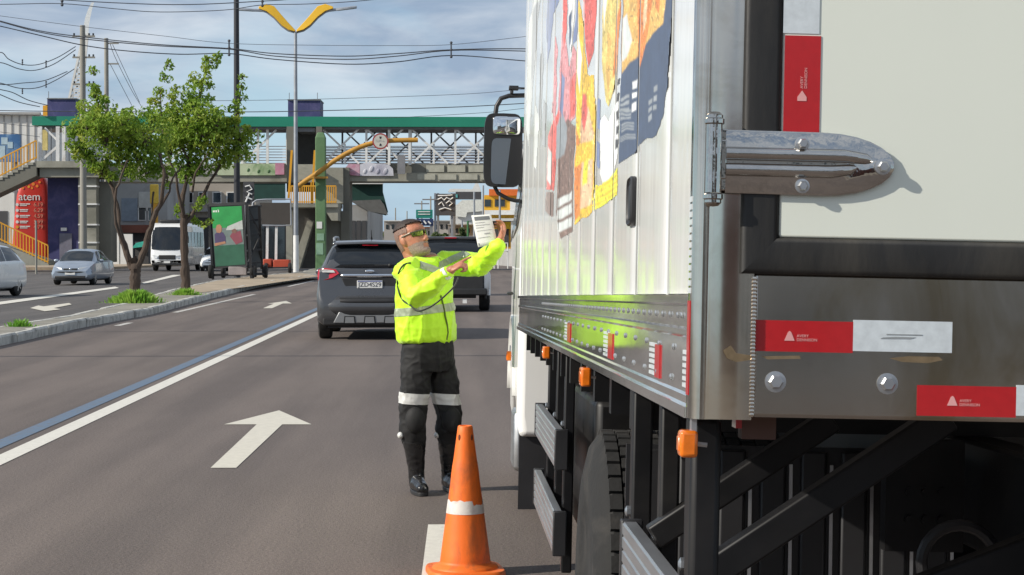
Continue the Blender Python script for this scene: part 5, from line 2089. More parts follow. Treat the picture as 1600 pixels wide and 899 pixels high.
def band(src_me, z0, z1, test, off, name, m, parent, slope=(0, 0), keep=1):
    bm = bmesh.new()
    bm.from_mesh(src_me)
    nrm = Vector((-slope[0], -slope[1], 1)).normalized()
    for zz, sgn in ((z0, -1), (z1, 1)):
        g_ = bm.verts[:] + bm.edges[:] + bm.faces[:]
        r = bmesh.ops.bisect_plane(bm, geom=g_, plane_co=(0, 0, zz), plane_no=nrm * sgn, clear_outer=True)
    bad = [f for f in bm.faces if not test(f.calc_center_median())]
    bmesh.ops.delete(bm, geom=bad, context='FACES')
    left, isl = set(bm.faces), []
    while left:
        st_, comp = [left.pop()], []
        while st_:
            f = st_.pop()
            comp.append(f)
            for e in f.edges:
                for g2 in e.link_faces:
                    if g2 in left:
                        left.discard(g2)
                        st_.append(g2)
        isl.append(comp)
    isl.sort(key=len, reverse=True)
    drop = [f for comp in isl[keep:] for f in comp]
    if drop:
        bmesh.ops.delete(bm, geom=drop, context='FACES')
    bm.normal_update()
    for v in bm.verts:
        v.co += v.normal * off
    me = bpy.data.meshes.new(name)
    bm.to_mesh(me)
    bm.free()
    return mobj(me, name, m, parent)


def in_torso(c, r=0.25):
    q = c - pp(665, 470, 0)
    return (Vector((q.x, q.y, 0)).dot(rgt) / 0.275) ** 2 + (Vector((q.x, q.y, 0)).dot(fac) / 0.24) ** 2 < 1.0


z_ = lambda py_: pp(665, py_, 0).z
band(jme, z_(489), z_(476.5), lambda c: in_torso(c), 0.0035, 'reflective_band', M_RETRO, jacket, (0.10, 0))
band(jme, z_(427), z_(416), lambda c: (c - pp(705, 421, -0.02)).length < 0.16 and (c - wrR).length > 0.1 and c.x > pp(686, 420).x, 0.004, 'chest_band', M_RETRO, jacket, (0.45, 0))
band(jme, z_(424), z_(413), lambda c: abs(c.x - pp(672, 420).x) < 0.06 and c.y < 0.05, 0.004, 'chest_band', M_RETRO, jacket, (-0.35, 0))
# collar, hem, cuffs, zip
col_b = MB()
rings = []
for dz, rr_ in ((-0.03, 0.098), (0.005, 0.090), (0.035, 0.082)):
    rings.append([neck0 + Vector((0.0, 0, dz)) + Vector((math.cos(R(a)), math.sin(R(a)), 0)) * rr_ + Vector((0, 0, 0.012 * math.cos(R(a) - fa + PI))) for a in [math.degrees(fa) + 32 + (360 - 64) * k / 30 for k in range(31)]])
col_b.loft(rings, cap=False, closed=False)
co_ = col_b.build('collar', mat('collar_dark', (0.03, 0.045, 0.03), 0.7), jacket, ang=80)
co_.modifiers.new('solid', 'SOLIDIFY').thickness = 0.012


def surf_pt(me, o, d):
    from mathutils.bvhtree import BVHTree
    key = me.name
    if key not in SURF:
        SURF[key] = BVHTree.FromPolygons([v.co for v in me.vertices], [p.vertices for p in me.polygons])
    hit = SURF[key].ray_cast(Vector(o), Vector(d))
    return hit[0]


SURF = {}
camL = CAM - Vector((po.x, po.y, 0))


def on_jacket(px, py, off=0.006, me=jme):
    d = ray(px, py).normalized()
    h = surf_pt(me, camL, d)
    if h is None:
        h = pp(px, py, -0.2)
    return h - d * off


zp = [on_jacket(px, py) for px, py in ((689, 462), (691, 470), (694, 482), (696, 495), (699, 508), (700, 520), (698, 531))]
b = MB()
b.tube(zp, 0.0055, 6)
b.build('zip', mat('zip_dark', (0.12, 0.17, 0.02), 0.5), jacket)
# dark radio cord looping from the shoulder
cpts = [on_jacket(px, py, 0.008) for px, py in ((642, 411), (631, 414), (623, 426), (621, 442), (624, 459), (631, 471), (641, 477))]
cpts += [pp(652, 486, -0.47), pp(668, 482, -0.50), pp(684, 472, -0.52), pp(700, 458, -0.52), pp(711, 446, -0.52), pp(716, 434, -0.50)]
fine = []
for i in range(len(cpts) - 1):
    for u in (0, 0.25, 0.5, 0.75):
        fine.append(Vector(crom([tuple(q) for q in cpts], i + u)))
fine.append(cpts[-1])
b = MB()
b.tube(fine, 0.0055, 8)
b.build('radio_cord', mat('cord_black', (0.015, 0.018, 0.012), 0.5), person)
# white cuff at the right wrist
b = MB()
dW = (wrR - elR).normalized()
b.tube([wrR - dW * 0.022, wrR + dW * 0.004], [0.043, 0.040], 20)
b.build('wristband', mat('cuff_white', (0.72, 0.74, 0.68), 0.6), person)

# ---- trousers
tb = MB()
pel = [ring_at(pp(669, py_, 0), rx, ry, fa) for py_, rx, ry in ((525, 0.175, 0.135), (545, 0.19, 0.145), (565, 0.195, 0.148), (580, 0.17, 0.13))]
tb.loft(pel)
for hp, kn, an, ins in ((hipR, knR, anR, 1), (hipL, knL, anL, -1)):
    limb(tb, [(hp + Vector((0, 0, 0.02)), 0.098), (hp.lerp(kn, 0.3), 0.099), (hp.lerp(kn, 0.7), 0.090), (kn + Vector((0, 0, 0.04)), 0.086), (kn + Vector((0, 0, -0.07)), 0.085), (kn.lerp(an, 0.38), 0.074)], 24)
tme = remesh(tb, 0.008, 4)
wrinkle(tme, 0.009, 6.0, 5.1, (1, 1, 0.5))
wrinkle(tme, 0.004, 12, 2.2, (1, 1, 1.5))
trousers = mobj(tme, 'trousers', M_TRS, person)
zk = lambda py_: pp(670, py_, 0).z
for sd_ in (-1, 1):
    band(tme, zk(631), zk(614), lambda c: (c.x - pp(671, 620).x) * sd_ > 0, 0.004, 'reflective_band', M_RETRO2, trousers, (-0.06, 0))
# knee pads / flaps
for kn, sx_ in ((knR, -1), (knL, 1)):
    b = MB()
    b.ell(kn + Vector((0.0, -0.065, 0.0)) + fac * 0.02, (0.062, 0.045, 0.085), None, 16, 10)
    b.build('knee_pad', M_TRS, trousers)
    b = MB()
    b.ell(kn + Vector((-0.075, -0.02, -0.10)), (0.022, 0.03, 0.022), Matrix.Rotation(R(35), 3, 'Y'), 10, 8)
    b.build('knee_reflector', M_RETRO2, trousers)
# boots with shaft, vamp and sole
for an, kn, dirv in ((anR, knR, Vector((0.22, -1, 0)).normalized()), (anL, knL, Vector((0.30, -0.95, 0)).normalized())):
    bb = MB()
    limb(bb, [(kn.lerp(an, 0.28), 0.076), (kn.lerp(an, 0.5), 0.070), (kn.lerp(an, 0.85), 0.054), (Vector((an.x, an.y, 0.10)), 0.052), (Vector((an.x, an.y, 0.05)), 0.050)], 20)
    h0 = Vector((an.x, an.y, 0))
    limb(bb, [(h0 - dirv * 0.03 + Vector((0, 0, 0.052)), 0.045, 0.045), (h0 + dirv * 0.06 + Vector((0, 0, 0.058)), 0.050, 0.05), (h0 + dirv * 0.13 + Vector((0, 0, 0.048)), 0.050, 0.040), (h0 + dirv * 0.185 + Vector((0, 0, 0.042)), 0.042, 0.032)], 18)
    me_ = remesh(bb, 0.008, 4)
    wrinkle(me_, 0.003, 14, 7.7, (1, 1, 1.5))
    bo = mobj(me_, 'boot', M_BOOT, person)
    s_ = Vector((-dirv.y, dirv.x, 0))
    b = MB()
    out_ = []
    for k in range(28):
        t = 2 * PI * k / 28
        u = math.cos(t)
        wv = 0.049 - 0.006 * (u < -0.2)
        out_.append(h0 + dirv * (0.070 + 0.150 * math.copysign(abs(u) ** 0.8, u)) + s_ * (wv * math.copysign(abs(math.sin(t)) ** 0.7, math.sin(t))))
    b.loft([[q + Vector((0, 0, z)) for q in out_] for z in (0.001, 0.026)])
    b.build('sole', M_TRIM, bo, bevel=0.004)

# ---- hair: cropped sides and darker top, sunglasses, beard shadow
def shell(pred, off, name, m):
    bm = bmesh.new()
    bm.from_mesh(bme)
    inv = Mh.inverted()
    keep = []
    for f in bm.faces:
        c = inv @ (f.calc_center_median() - hc)
        if not pred(c):
            keep.append(f)
    bmesh.ops.delete(bm, geom=keep, context='FACES')
    bm.normal_update()
    for v in bm.verts:
        v.co += v.normal * (off + 0.0015 * noise.noise(v.co * 160))
    me = bpy.data.meshes.new(name)
    bm.to_mesh(me)
    bm.free()
    return mobj(me, name, m, person)


def hairline(c):
    if c.length > 0.16 or c.z < -0.075:
        return False
    if abs(c.y) > 0.074 and abs(c.z + 0.006) < 0.04 and abs(c.x + 0.01) < 0.03:
        return False            # ear
    if c.x > 0.035 and c.z < 0.075:
        return False
    if c.x > 0.0 and c.z < 0.03:
        return c.x < 0.012 and c.z > -0.01
    return c.z > (-0.055 if c.x < -0.03 else 0.0)


shell(lambda c: hairline(c), 0.003, 'hair_sides', M_STUB)
shell(lambda c: hairline(c) and c.z > 0.066 + 0.05 * max(0, -c.x), 0.012, 'hair_top', M_HAIR)
shell(lambda c: c.length < 0.16 and c.z < -0.045 and c.x > 0.005 and c.z > -0.125 and not (abs(c.y) < 0.024 and -0.082 < c.z < -0.056 and c.x > 0.07) and c.z < -0.045 - 0.25 * max(0, 0.05 - c.x) + 0.4 * max(0, 0.03 - c.x), 0.0018, 'beard', mat('beard_grey', (0.27, 0.20, 0.165), 0.7, 0, 0.3, 120, 0.002, 200))
# wrap-round sunglasses
M_FR = mat('sunglass_frame', (0.10, 0.095, 0.07), 0.35, 0.2)
M_LENS = mat('sunglass_lens_green_gold', (0.16, 0.20, 0.03), 0.08, 0.8, 0.4, 30, stain=(0.01, 0.03, 0.015), stain_amt=0.9, stain_scale=40)
sg = MB()
arc = []
for k in range(-10, 11):
    u = k / 10
    arc.append(hc + Mh @ Vector((0.104 - 0.052 * abs(u) ** 2.2, 0.070 * u, 0.022 - 0.002 * abs(u))))
sg.tube(arc, 0.0038, 8)
for sd in (-1, 1):
    sg.tube([arc[0 if sd < 0 else -1], hc + Mh @ Vector((0.0, sd * 0.082, 0.016)), hc + Mh @ Vector((-0.02, sd * 0.083, 0.008))], [0.004, 0.0045, 0.003], 8)
glasses = sg.build('sunglasses', M_FR, person)
for sd in (-1, 1):
    rows = []
    for j in range(6):
        v = j / 5
        row = []
        for k in range(9):
            u = 0.10 + 0.86 * k / 8
            hgt = 0.036 * (1 - 0.35 * abs(u - 0.5)) * (1 - 0.2 * u)
            row.append(hc + Mh @ Vector((0.106 - 0.050 * u ** 2.2 - 0.006 * v, sd * 0.070 * u, 0.021 - hgt * v * (1 - 0.35 * max(0, 0.25 - u)))))
        rows.append(row)
    b = MB()
    b.loft(rows, cap=False, closed=False)
    lo = b.build('lens', M_LENS, glasses, ang=80)
    lo.modifiers.new('solid', 'SOLIDIFY').thickness = 0.003

# ---- the paper he holds up
pc = [pp(736.5, 337, -0.145), pp(767, 335, -0.135), pp(778, 381, -0.150), pp(747, 386.5, -0.165)]
pco = sum(pc, Vector()) / 4
paper = thing('document', 'printed white paper sheet held up in the raised hand', 'document', tuple(pco + Vector((po.x, po.y, 0))))
M_PAP = mat('paper_white', (0.72, 0.72, 0.68), 0.7, 0, 0.03)
b = MB()
rows = []


def pq(u, v, o=0.0):
    a = pc[0].lerp(pc[1], u)
    c = pc[3].lerp(pc[2], u)
    q = a.lerp(c, v) - pco
    return q + Vector((0, -0.010 * math.sin(PI * u) - o, 0))


for j in range(9):
    rows.append([pq(i / 8, j / 8) for i in range(9)])
b.loft(rows, cap=False, closed=False)
o = b.build('sheet', M_PAP, paper, ang=80)
o.modifiers.new('solid', 'SOLIDIFY').thickness = 0.0015
M_INK = mat('ink_grey', (0.30, 0.30, 0.31), 0.7)
M_INKD = mat('ink_dark', (0.16, 0.17, 0.18), 0.7)
for u0, u1, v0, v1, m in ((0.12, 0.9, 0.05, 0.17, M_INKD), (0.1, 0.6, 0.24, 0.255, M_INK), (0.1, 0.85, 0.32, 0.335, M_INK), (0.1, 0.5, 0.40, 0.415, M_INK), (0.1, 0.88, 0.5, 0.512, M_INK), (0.45, 0.75, 0.60, 0.63, M_INK), (0.1, 0.7, 0.72, 0.735, M_INK), (0.05, 0.1, 0.88, 0.96, M_INKD)):
    b = MB()
    rows = [[pq(u0 + (u1 - u0) * i / 6, v, 0.0016) for i in range(7)] for v in (v0, (v0 + v1) / 2, v1)]
    b.loft(rows, cap=False, closed=False)
    b.build('printed_line', m, paper)
# ================================================================ TREES, GRASS
M_BARK = mat('bark_brown', (0.065, 0.045, 0.033), 0.9, 0, 0.35, 6, 0.02, 14, stretch=(1, 1, 0.3), stain=(0.13, 0.105, 0.085), stain_amt=0.5)


def leafmat(name, c1, c2, c3):
    m = bpy.data.materials.new(name)
    m.use_nodes = True
    t = m.node_tree
    b = t.nodes['Principled BSDF']
    tc = N(t, 'ShaderNodeTexCoord')
    n1 = N(t, 'ShaderNodeTexNoise', ins={'Scale': 1.3, 'Detail': 5, 'Roughness': 0.75})
    t.links.new(tc.outputs['Object'], n1.inputs['Vector'])
    r = N(t, 'ShaderNodeValToRGB')
    r.color_ramp.elements[0].position, r.color_ramp.elements[0].color = 0.33, (*c1, 1)
    r.color_ramp.elements[1].position, r.color_ramp.elements[1].color = 0.7, (*c3, 1)
    e = r.color_ramp.elements.new(0.5)
    e.color = (*c2, 1)
    t.links.new(n1.outputs['Fac'], r.inputs[0])
    t.links.new(r.outputs[0], b.inputs['Base Color'])
    b.inputs['Roughness'].default_value = 0.5
    b.inputs['Specular IOR Level'].default_value = 0.3
    tr = N(t, 'ShaderNodeBsdfTranslucent')
    t.links.new(r.outputs[0], tr.inputs['Color'])
    ms = N(t, 'ShaderNodeMixShader', ins={0: 0.45})
    t.links.new(b.outputs[0], ms.inputs[1])
    t.links.new(tr.outputs[0], ms.inputs[2])
    t.links.new(ms.outputs[0], t.nodes['Material Output'].inputs['Surface'])
    return m


M_LEAF = leafmat('leaf_green', (0.12, 0.25, 0.03), (0.25, 0.38, 0.05), (0.42, 0.44, 0.07))
M_LEAF2 = leafmat('leaf_far', (0.05, 0.085, 0.03), (0.09, 0.13, 0.05), (0.15, 0.17, 0.07))
M_GRASS = leafmat('grass_green', (0.13, 0.32, 0.04), (0.24, 0.46, 0.06), (0.36, 0.5, 0.1))


def leaves(b, c, r, n, size, rng, squash=1.0, up=0.3):
    for _ in range(n):
        while True:
            d = Vector((rng.uniform(-1, 1), rng.uniform(-1, 1), rng.uniform(-1, 1)))
            if 0.05 < d.length < 1:
                break
        d = d.normalized() * (d.length ** 0.55)
        p = c + Vector((d.x * r[0], d.y * r[1], d.z * r[2]))
        s = size * rng.uniform(0.6, 1.25)
        nrm = (d.normalized() * 0.6 + Vector((rng.uniform(-1, 1), rng.uniform(-1, 1), rng.uniform(-0.5, 1)))).normalized()
        a = nrm.orthogonal().normalized()
        a.rotate(Matrix.Rotation(rng.uniform(0, 2 * PI), 3, nrm))
        q = nrm.cross(a)
        fold = nrm * (s * 0.18)
        b.add([p - a * s, p - q * s * 0.48 + fold, p + a * s * 1.05, p + q * s * 0.48 + fold], [(0, 1, 2), (0, 2, 3)])


def tree(name, label, base, limbs, clumps, size=0.11, seed=1, density=1.0, group=None, depth=0.8, mleaf=None, rb=0.2):
    rng = random.Random(seed)
    t = thing(name, label, 'tree', tuple(base), 0, group)
    Yb = base.y
    b = MB()
    for pts, r0, r1 in limbs:
        P = []
        n = len(pts)
        for i, (px, py, dyy) in enumerate(pts):
            P.append(at(px, py, Yb + dyy))
        fineP, rs = [], []
        for i in range(n - 1):
            for u in (0, 0.25, 0.5, 0.75):
                q = Vector(crom([tuple(v) for v in P], i + u))
                q += Vector((rng.uniform(-1, 1), rng.uniform(-1, 1), 0)) * 0.02
                fineP.append(q)
                rs.append((r0 + (r1 - r0) * ((i + u) / (n - 1))) * 0.68 * (1 + 0.14 * rng.uniform(-1, 1)))
        fineP.append(P[-1])
        rs.append(r1)
        b.tube(fineP, rs, 9)
    b.build('trunk', M_BARK, t, world=True)
    lb = MB()
    tw = MB()
    for px, py, rpx, dyy in clumps:
        c = at(px, py, Yb + dyy)
        rad = rpx * Yb / FPX
        k = max(3, int((rad / 0.35) ** 2 * 5))
        n = int(density * 640 * (rad / 0.6) ** 2)
        subs = []
        for _ in range(k):
            d = Vector((rng.gauss(0, 0.5), rng.gauss(0, 0.5), rng.gauss(0, 0.45)))
            if d.length > 1.05:
                d = d.normalized()
            subs.append(c + d * rad)
        for sc_ in subs:
            rr_ = rad * rng.uniform(0.3, 0.55) + 0.05
            leaves(lb, sc_, (rr_, rr_, rr_ * 0.85), max(6, n // k), size, rng)
            tw.tube([c - Vector((0, 0, rad * 0.4)), (c + sc_) / 2 + Vector((0, 0, 0.05)), sc_], [0.018, 0.012, 0.005], 5)
    tw.build('twigs', M_BARK, t, world=True)['kind'] = 'stuff'
    lb_o = raw_build(lb, 'crown', mleaf or M_LEAF, t)
    return t


def raw_build(lb, name, m, parent):
    """big leaf meshes: no merging, straight from the lists"""
    inv = rootM(parent).inverted()
    me = bpy.data.meshes.new(name)
    me.from_pydata([tuple(inv @ p) for p in lb.v], [], lb.f)
    me.materials.append(m)
    o = bpy.data.objects.new(name, me)
    C.objects.link(o)
    o.parent = parent
    return o


b1 = gnd(212, 465, KH)
tree('street_tree', 'small forked tree rising from a grass tuft on the median, nearest the silver sedan', b1,
     [([(212, 467, 0), (211, 440, 0), (212, 420, 0), (206, 405, 0)], 0.24, 0.16), ([(206, 420, 0), (196, 390, 0), (186, 360, 0.1), (183, 320, 0.3), (172, 285, 0.4), (160, 250, 0.6)], 0.14, 0.04),
      ([(199, 400, 0), (182, 350, -0.2), (180, 310, -0.4), (188, 280, -0.5), (200, 250, -0.5)], 0.07, 0.03), ([(214, 420, 0), (226, 390, 0), (234, 362, 0), (243, 335, -0.1), (252, 310, -0.2), (256, 275, -0.3), (250, 240, -0.2)], 0.15, 0.05),
      ([(243, 335, 0), (262, 305, 0.2), (268, 285, 0.3), (282, 262, 0.4)], 0.06, 0.03), ([(172, 285, 0.3), (150, 262, 0.2), (135, 240, 0.1)], 0.04, 0.02), ([(217, 425, 0), (222, 395, 0.4), (236, 350, 0.6), (240, 300, 0.8)], 0.08, 0.03)],
     [(135, 195, 30, 0), (120, 205, 18, 0.3), (150, 165, 18, 0.1), (145, 135, 14, 0.1), (147, 115, 9, 0.1), (150, 152, 15, 0.1), (147, 175, 20, 0.1), (158, 180, 18, 0.2), (165, 215, 34, -0.3), (195, 205, 34, 0.3), (225, 212, 32, -0.2), (180, 240, 30, 0.4), (215, 245, 30, 0.3), (135, 235, 26, 0.2), (118, 228, 16, 0), (240, 190, 22, 0.3), (205, 180, 20, 0.1), (160, 265, 18, 0.2), (228, 268, 20, 0.5), (150, 190, 24, -0.6), (190, 190, 24, -0.7), (175, 280, 12, 0.2), (262, 280, 12, 0.3), (150, 255, 18, 0.3), (190, 262, 22, 0.2), (250, 255, 20, 0.4), (210, 225, 30, 0.6), (165, 190, 26, 0.7), (240, 232, 24, 0.7)], 0.068, 3)
b2 = gnd(291, 457, KH)
tree('street_tree', 'taller leaning tree on the median beside the green poster board', b2,
     [([(291, 459, 0), (290, 430, 0), (289, 400, 0), (287, 370, 0), (288, 335, 0)], 0.22, 0.15), ([(288, 350, 0), (284, 320, 0.2), (290, 290, 0.3), (296, 250, 0.4), (303, 200, 0.4), (312, 150, 0.3), (322, 110, 0.2)], 0.13, 0.03),
      ([(289, 345, 0), (280, 310, -0.2), (276, 280, -0.3), (262, 240, -0.3), (252, 190, -0.2), (250, 140, -0.1)], 0.08, 0.02), ([(290, 350, 0), (310, 320, 0.3), (328, 285, 0.4), (345, 255, 0.4), (362, 215, 0.3), (372, 170, 0.2), (377, 130, 0.1)], 0.09, 0.02),
      ([(296, 250, 0.2), (280, 225, 0), (270, 200, 0)], 0.05, 0.02), ([(300, 300, 0), (306, 270, -0.4), (325, 240, -0.5)], 0.06, 0.02)],
     [(290, 185, 32, 0), (262, 205, 28, 0.2), (318, 200, 36, -0.2), (345, 215, 32, 0.3), (375, 215, 26, 0.1), (300, 225, 34, 0.3), (268, 235, 26, -0.2), (335, 238, 26, 0.2), (370, 238, 20, 0), (296, 160, 20, 0.1), (312, 150, 20, 0), (308, 128, 14, 0), (320, 112, 13, 0), (330, 95, 10, 0), (338, 92, 8, 0), (322, 92, 7, 0), (300, 255, 20, 0.3), (372, 175, 14, 0), (376, 155, 9, 0), (378, 135, 7, 0), (362, 192, 14, 0),
      (245, 160, 14, 0), (248, 140, 11, 0), (255, 120, 10, 0), (260, 103, 7, 0), (242, 180, 16, 0.2), (275, 150, 12, 0), (276, 138, 8, 0), (388, 205, 14, 0), (308, 180, 24, -0.7), (340, 190, 22, -0.6), (305, 345, 12, 0.3), (315, 320, 12, 0.3), (280, 325, 10, 0.2), (320, 350, 9, 0.2), (285, 262, 20, 0.4), (320, 262, 18, 0.4), (350, 250, 18, 0.4), (285, 212, 30, 0.6), (335, 205, 28, 0.7), (258, 185, 18, 0.5), (325, 130, 9, 0), (341, 86, 5, 0), (379, 122, 5, 0), (263, 98, 5, 0), (300, 275, 14, 0.3)], 0.07, 11)


def grass_tuft(px, py, w_, h_, n, seed, label):
    rng = random.Random(seed)
    c = gnd(px, py, KH)
    b = MB()
    for _ in range(n):
        a, r_ = rng.uniform(0, 2 * PI), abs(rng.gauss(0, 0.45)) * w_
        p = Vector((c.x + r_ * math.cos(a), c.y + r_ * math.sin(a) * 0.8, KH - 0.01))
        hh = h_ * rng.uniform(0.4, 1.1) * max(0.25, 1 - r_ / w_ * 0.6)
        lean = Vector((math.cos(a) + rng.uniform(-0.5, 0.5), math.sin(a) + rng.uniform(-0.5, 0.5), 0)) * hh * 0.45
        s = Vector((rng.uniform(-1, 1), rng.uniform(-1, 1), 0)).normalized() * 0.012
        b.add([p - s, p + s, p + lean * 0.4 + Vector((0, 0, hh * 0.7)) + s * 0.7, p + lean + Vector((0, 0, hh))], [(0, 1, 2), (0, 2, 3)])
    me = bpy.data.meshes.new('grass_tuft')
    me.from_pydata([tuple(v) for v in b.v], [], b.f)
    me.materials.append(M_GRASS)
    o = bpy.data.objects.new('grass_tuft', me)
    C.objects.link(o)
    o['kind'] = 'stuff'
    tag(o, label, 'grass')
    return o


grass_tuft(211, 473, 0.62, 0.34, 2600, 1, 'bright grass tuft around the foot of the forked tree')
grass_tuft(290, 461, 0.45, 0.22, 700, 2, 'low grass around the foot of the leaning tree')
grass_tuft(32, 510, 0.3, 0.16, 220, 3, 'thin weeds on the bare concrete of the median')
# ================================================================ FOOTBRIDGE
BY = 122.0
M_GRN = mat('bridge_green', (0.01, 0.21, 0.13), 0.5, 0, 0.08, 0.3)
M_BWH = mat('bridge_white_steel', (0.72, 0.72, 0.7), 0.5, 0, 0.1, 0.8, stain=(0.35, 0.28, 0.22), stain_amt=0.5, stain_scale=1.5)
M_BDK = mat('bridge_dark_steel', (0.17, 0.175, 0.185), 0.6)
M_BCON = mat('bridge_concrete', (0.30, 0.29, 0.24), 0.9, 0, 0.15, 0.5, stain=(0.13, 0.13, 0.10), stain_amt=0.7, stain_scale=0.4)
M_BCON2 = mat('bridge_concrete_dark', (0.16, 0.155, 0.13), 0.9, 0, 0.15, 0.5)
M_YEL = mat('rail_yellow', (0.68, 0.33, 0.02), 0.5, 0, 0.12, 1)
M_PUR = mat('tower_purple', (0.045, 0.045, 0.14), 0.7, 0, 0.2, 0.6, stain=(0.12, 0.10, 0.22), stain_amt=0.6, stain_scale=1.2)
M_BARS = mat('rail_bars_grey', (0.52, 0.50, 0.49), 0.5)
M_RBAR = mat('rail_bars_reddish', (0.40, 0.22, 0.18), 0.5)
br = thing('footbridge', 'long covered footbridge with green roof and white trusses spanning the avenue', 'footbridge', tuple(at(480, 385, BY) * 1.0))
br.location.z = 0


def bx(px0, px1, py0, py1, Y0, Y1, name, m, parent=None, bevel=0.0):
    a, c = at(px0, py1, Y0), at(px1, py0, Y0)
    b = MB()
    b.box(a.x, c.x, Y0, Y1, max(a.z, -0.02), c.z)
    return b.build(name, m, br if parent is None else parent, world=True, smooth=False, bevel=bevel)


def bbar(p0, p1, Y, w_, name, m, parent=None, h_=None):
    b = MB()
    b.bar(at(*p0, Y), at(*p1, Y), w_, h_ or w_)
    return b.build(name, m, br if parent is None else parent, world=True, smooth=False)


# roof
bx(50, 128, 182, 196, BY - 0.6, BY + 4.2, 'roof', M_GRN)
bx(128, 1420, 184, 197.5, BY - 0.5, BY + 4.2, 'roof', M_GRN)
bx(60, 1420, 198, 201.5, BY - 0.2, BY + 3.8, 'roof_beam', M_BDK)
# deck
bx(545, 1420, 271, 283.5, BY, BY + 3.6, 'deck_beam', M_BCON)
for k in range(23):
    x = 652 + k * 33
    bx(x, x + 28, 272.5, 281, BY - 0.06, BY, 'beam_panel', mat('beam_panel_pale', (0.40, 0.39, 0.32), 0.9))
    bx(x + 14, x + 42, 258.5, 269, BY + 0.04, BY + 0.12, 'deck_panel', mat('beam_panel_pale', (0.40, 0.39, 0.32), 0.9))
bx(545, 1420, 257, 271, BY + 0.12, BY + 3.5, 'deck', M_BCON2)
bx(165, 450, 256, 284, BY, BY + 3.6, 'deck', M_BCON)
bx(57, 165, 252, 262, BY - 1.2, BY + 3.6, 'landing', M_BCON)
bx(62, 165, 262.5, 277, BY - 0.9, BY + 3.4, 'landing_beam', M_BCON)
# murals on the parapet
M_MUR1 = mat('mural_pale_green', (0.46, 0.52, 0.35), 0.8, 0, 0.2, 0.5, stain=(0.10, 0.22, 0.07), stain_amt=0.9, stain_scale=0.55)
M_MUR2 = mat('mural_grey_white', (0.55, 0.55, 0.6), 0.8, 0, 0.25, 0.6, stain=(0.25, 0.24, 0.32), stain_amt=0.8, stain_scale=0.9)
M_MUR3 = mat('mural_pink', (0.46, 0.2, 0.28), 0.8, 0, 0.3, 0.7, stain=(0.6, 0.5, 0.55), stain_amt=0.8, stain_scale=0.8)
bx(340, 430, 256, 274, BY - 0.12, BY - 0.003, 'mural', M_MUR1)
bx(430, 444, 255, 273, BY - 0.13, BY - 0.003, 'mural', M_MUR3)
bx(262, 340, 257, 272, BY - 0.10, BY - 0.003, 'mural', mat('parapet_grey', (0.34, 0.33, 0.31), 0.85))
b = MB()
pl = [(540, 262), (545, 256), (562, 257), (562, 275), (548, 274)]
b.prism([at(x, y, BY - 0.1) for x, y in pl], (0, 0.09, 0))
b.build('mural', M_MUR3, br, world=True, smooth=False)
b = MB()
pl = [(562.5, 257), (575, 254), (588, 256), (600, 256), (608, 258), (614, 264), (615, 275), (562.5, 275)]
b.prism([at(x, y, BY - 0.11) for x, y in pl], (0, 0.1, 0))
b.build('mural', M_MUR2, br, world=True, smooth=False)
for px, py, s in ((570, 268, 4), (580, 264, 5), (590, 268, 4.5), (602, 268, 5), (388, 266, 3), (404, 268, 3), (420, 268, 3)):
    b = MB()
    c = at(px, py, BY - 0.13)
    k = BY / FPX
    b.ell(c, (s * 0.6 * k, 0.02, s * k), Matrix.Rotation(R(25), 3, 'Y'), 12, 8)
    b.build('mural_figure', MATS['mural_grey_white'] if px > 500 else mat('mural_dark_green', (0.06, 0.13, 0.05), 0.8), br, world=True)
bx(621, 633, 243, 272, BY - 0.5, BY - 0.2, 'junction_box', mat('box_grey', (0.2, 0.2, 0.21), 0.6))
# trusses: near (white) and far (dark)
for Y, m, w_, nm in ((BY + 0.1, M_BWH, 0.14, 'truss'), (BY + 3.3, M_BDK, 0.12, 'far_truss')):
    off = 0 if Y < BY + 1 else 32
    for k in range(13):
        x = 503 + off + k * 69.5
        bbar((x, 200), (x, 257), Y, w_, nm + '_post', m)
        bbar((x + 1, 202), (x + 58, 256), Y, w_ * 0.85, nm + '_brace', m)
        bbar((x + 57, 202), (x + 4, 254), Y + 0.02, w_ * 0.85, nm + '_brace', m)
        if m is M_BWH:
            bbar((x + 36, 225), (x + 36, 257), Y + 0.1, 0.1, 'rail_post', m)
    for x0, x1 in ((378, 432), (262, 318), (320, 376)):
        bbar((x0, 200), (x0, 257), Y, w_, nm + '_post', m)
        bbar((x0, 256), (x1, 203), Y, w_ * 0.85, nm + '_brace', m)
for x in (403, 418, 449, 608, 640):
    bbar((x, 200), (x, 258), BY + 0.05, 0.16, 'truss_post', M_BWH)
for x in (63, 90.5, 100, 164):
    bbar((x, 198), (x, 253), BY - 1.0, 0.22, 'truss_post', M_BWH)
bbar((66, 250), (90, 229), BY - 1.0, 0.14, 'truss_brace', M_BWH)
bbar((102, 229), (125, 251), BY - 1.0, 0.14, 'truss_brace', M_BWH)
bbar((70, 200), (92, 222), BY - 0.9, 0.12, 'truss_brace', M_BWH)
for x in (72, 80, 108, 116, 124, 135, 145, 155):
    bbar((x, 200), (x, 252), BY - 0.5, 0.05, 'screen_bar', M_BDK)
# guard-rail bars seen through the truss
for k in range(7):
    y = 229 + k * 4.4
    for x0, x1 in ((380, 448), (505, 1000)):
        bbar((x0, y), (x1, y), BY + 0.3, 0.05, 'rail_bar', M_BARS)
for k in range(7):
    y = 231 + k * 4.2
    bbar((505, y), (1420, y), BY + 3.4, 0.055, 'far_rail_bar', M_RBAR if 2 < k < 6 else M_BARS)
bx(1395, 1440, 198, 425, BY - 0.6, BY + 3.6, 'end_tower', M_BCON)
bx(1100, 1116, 284, 425, BY + 1.0, BY + 2.2, 'column', M_BCON2)
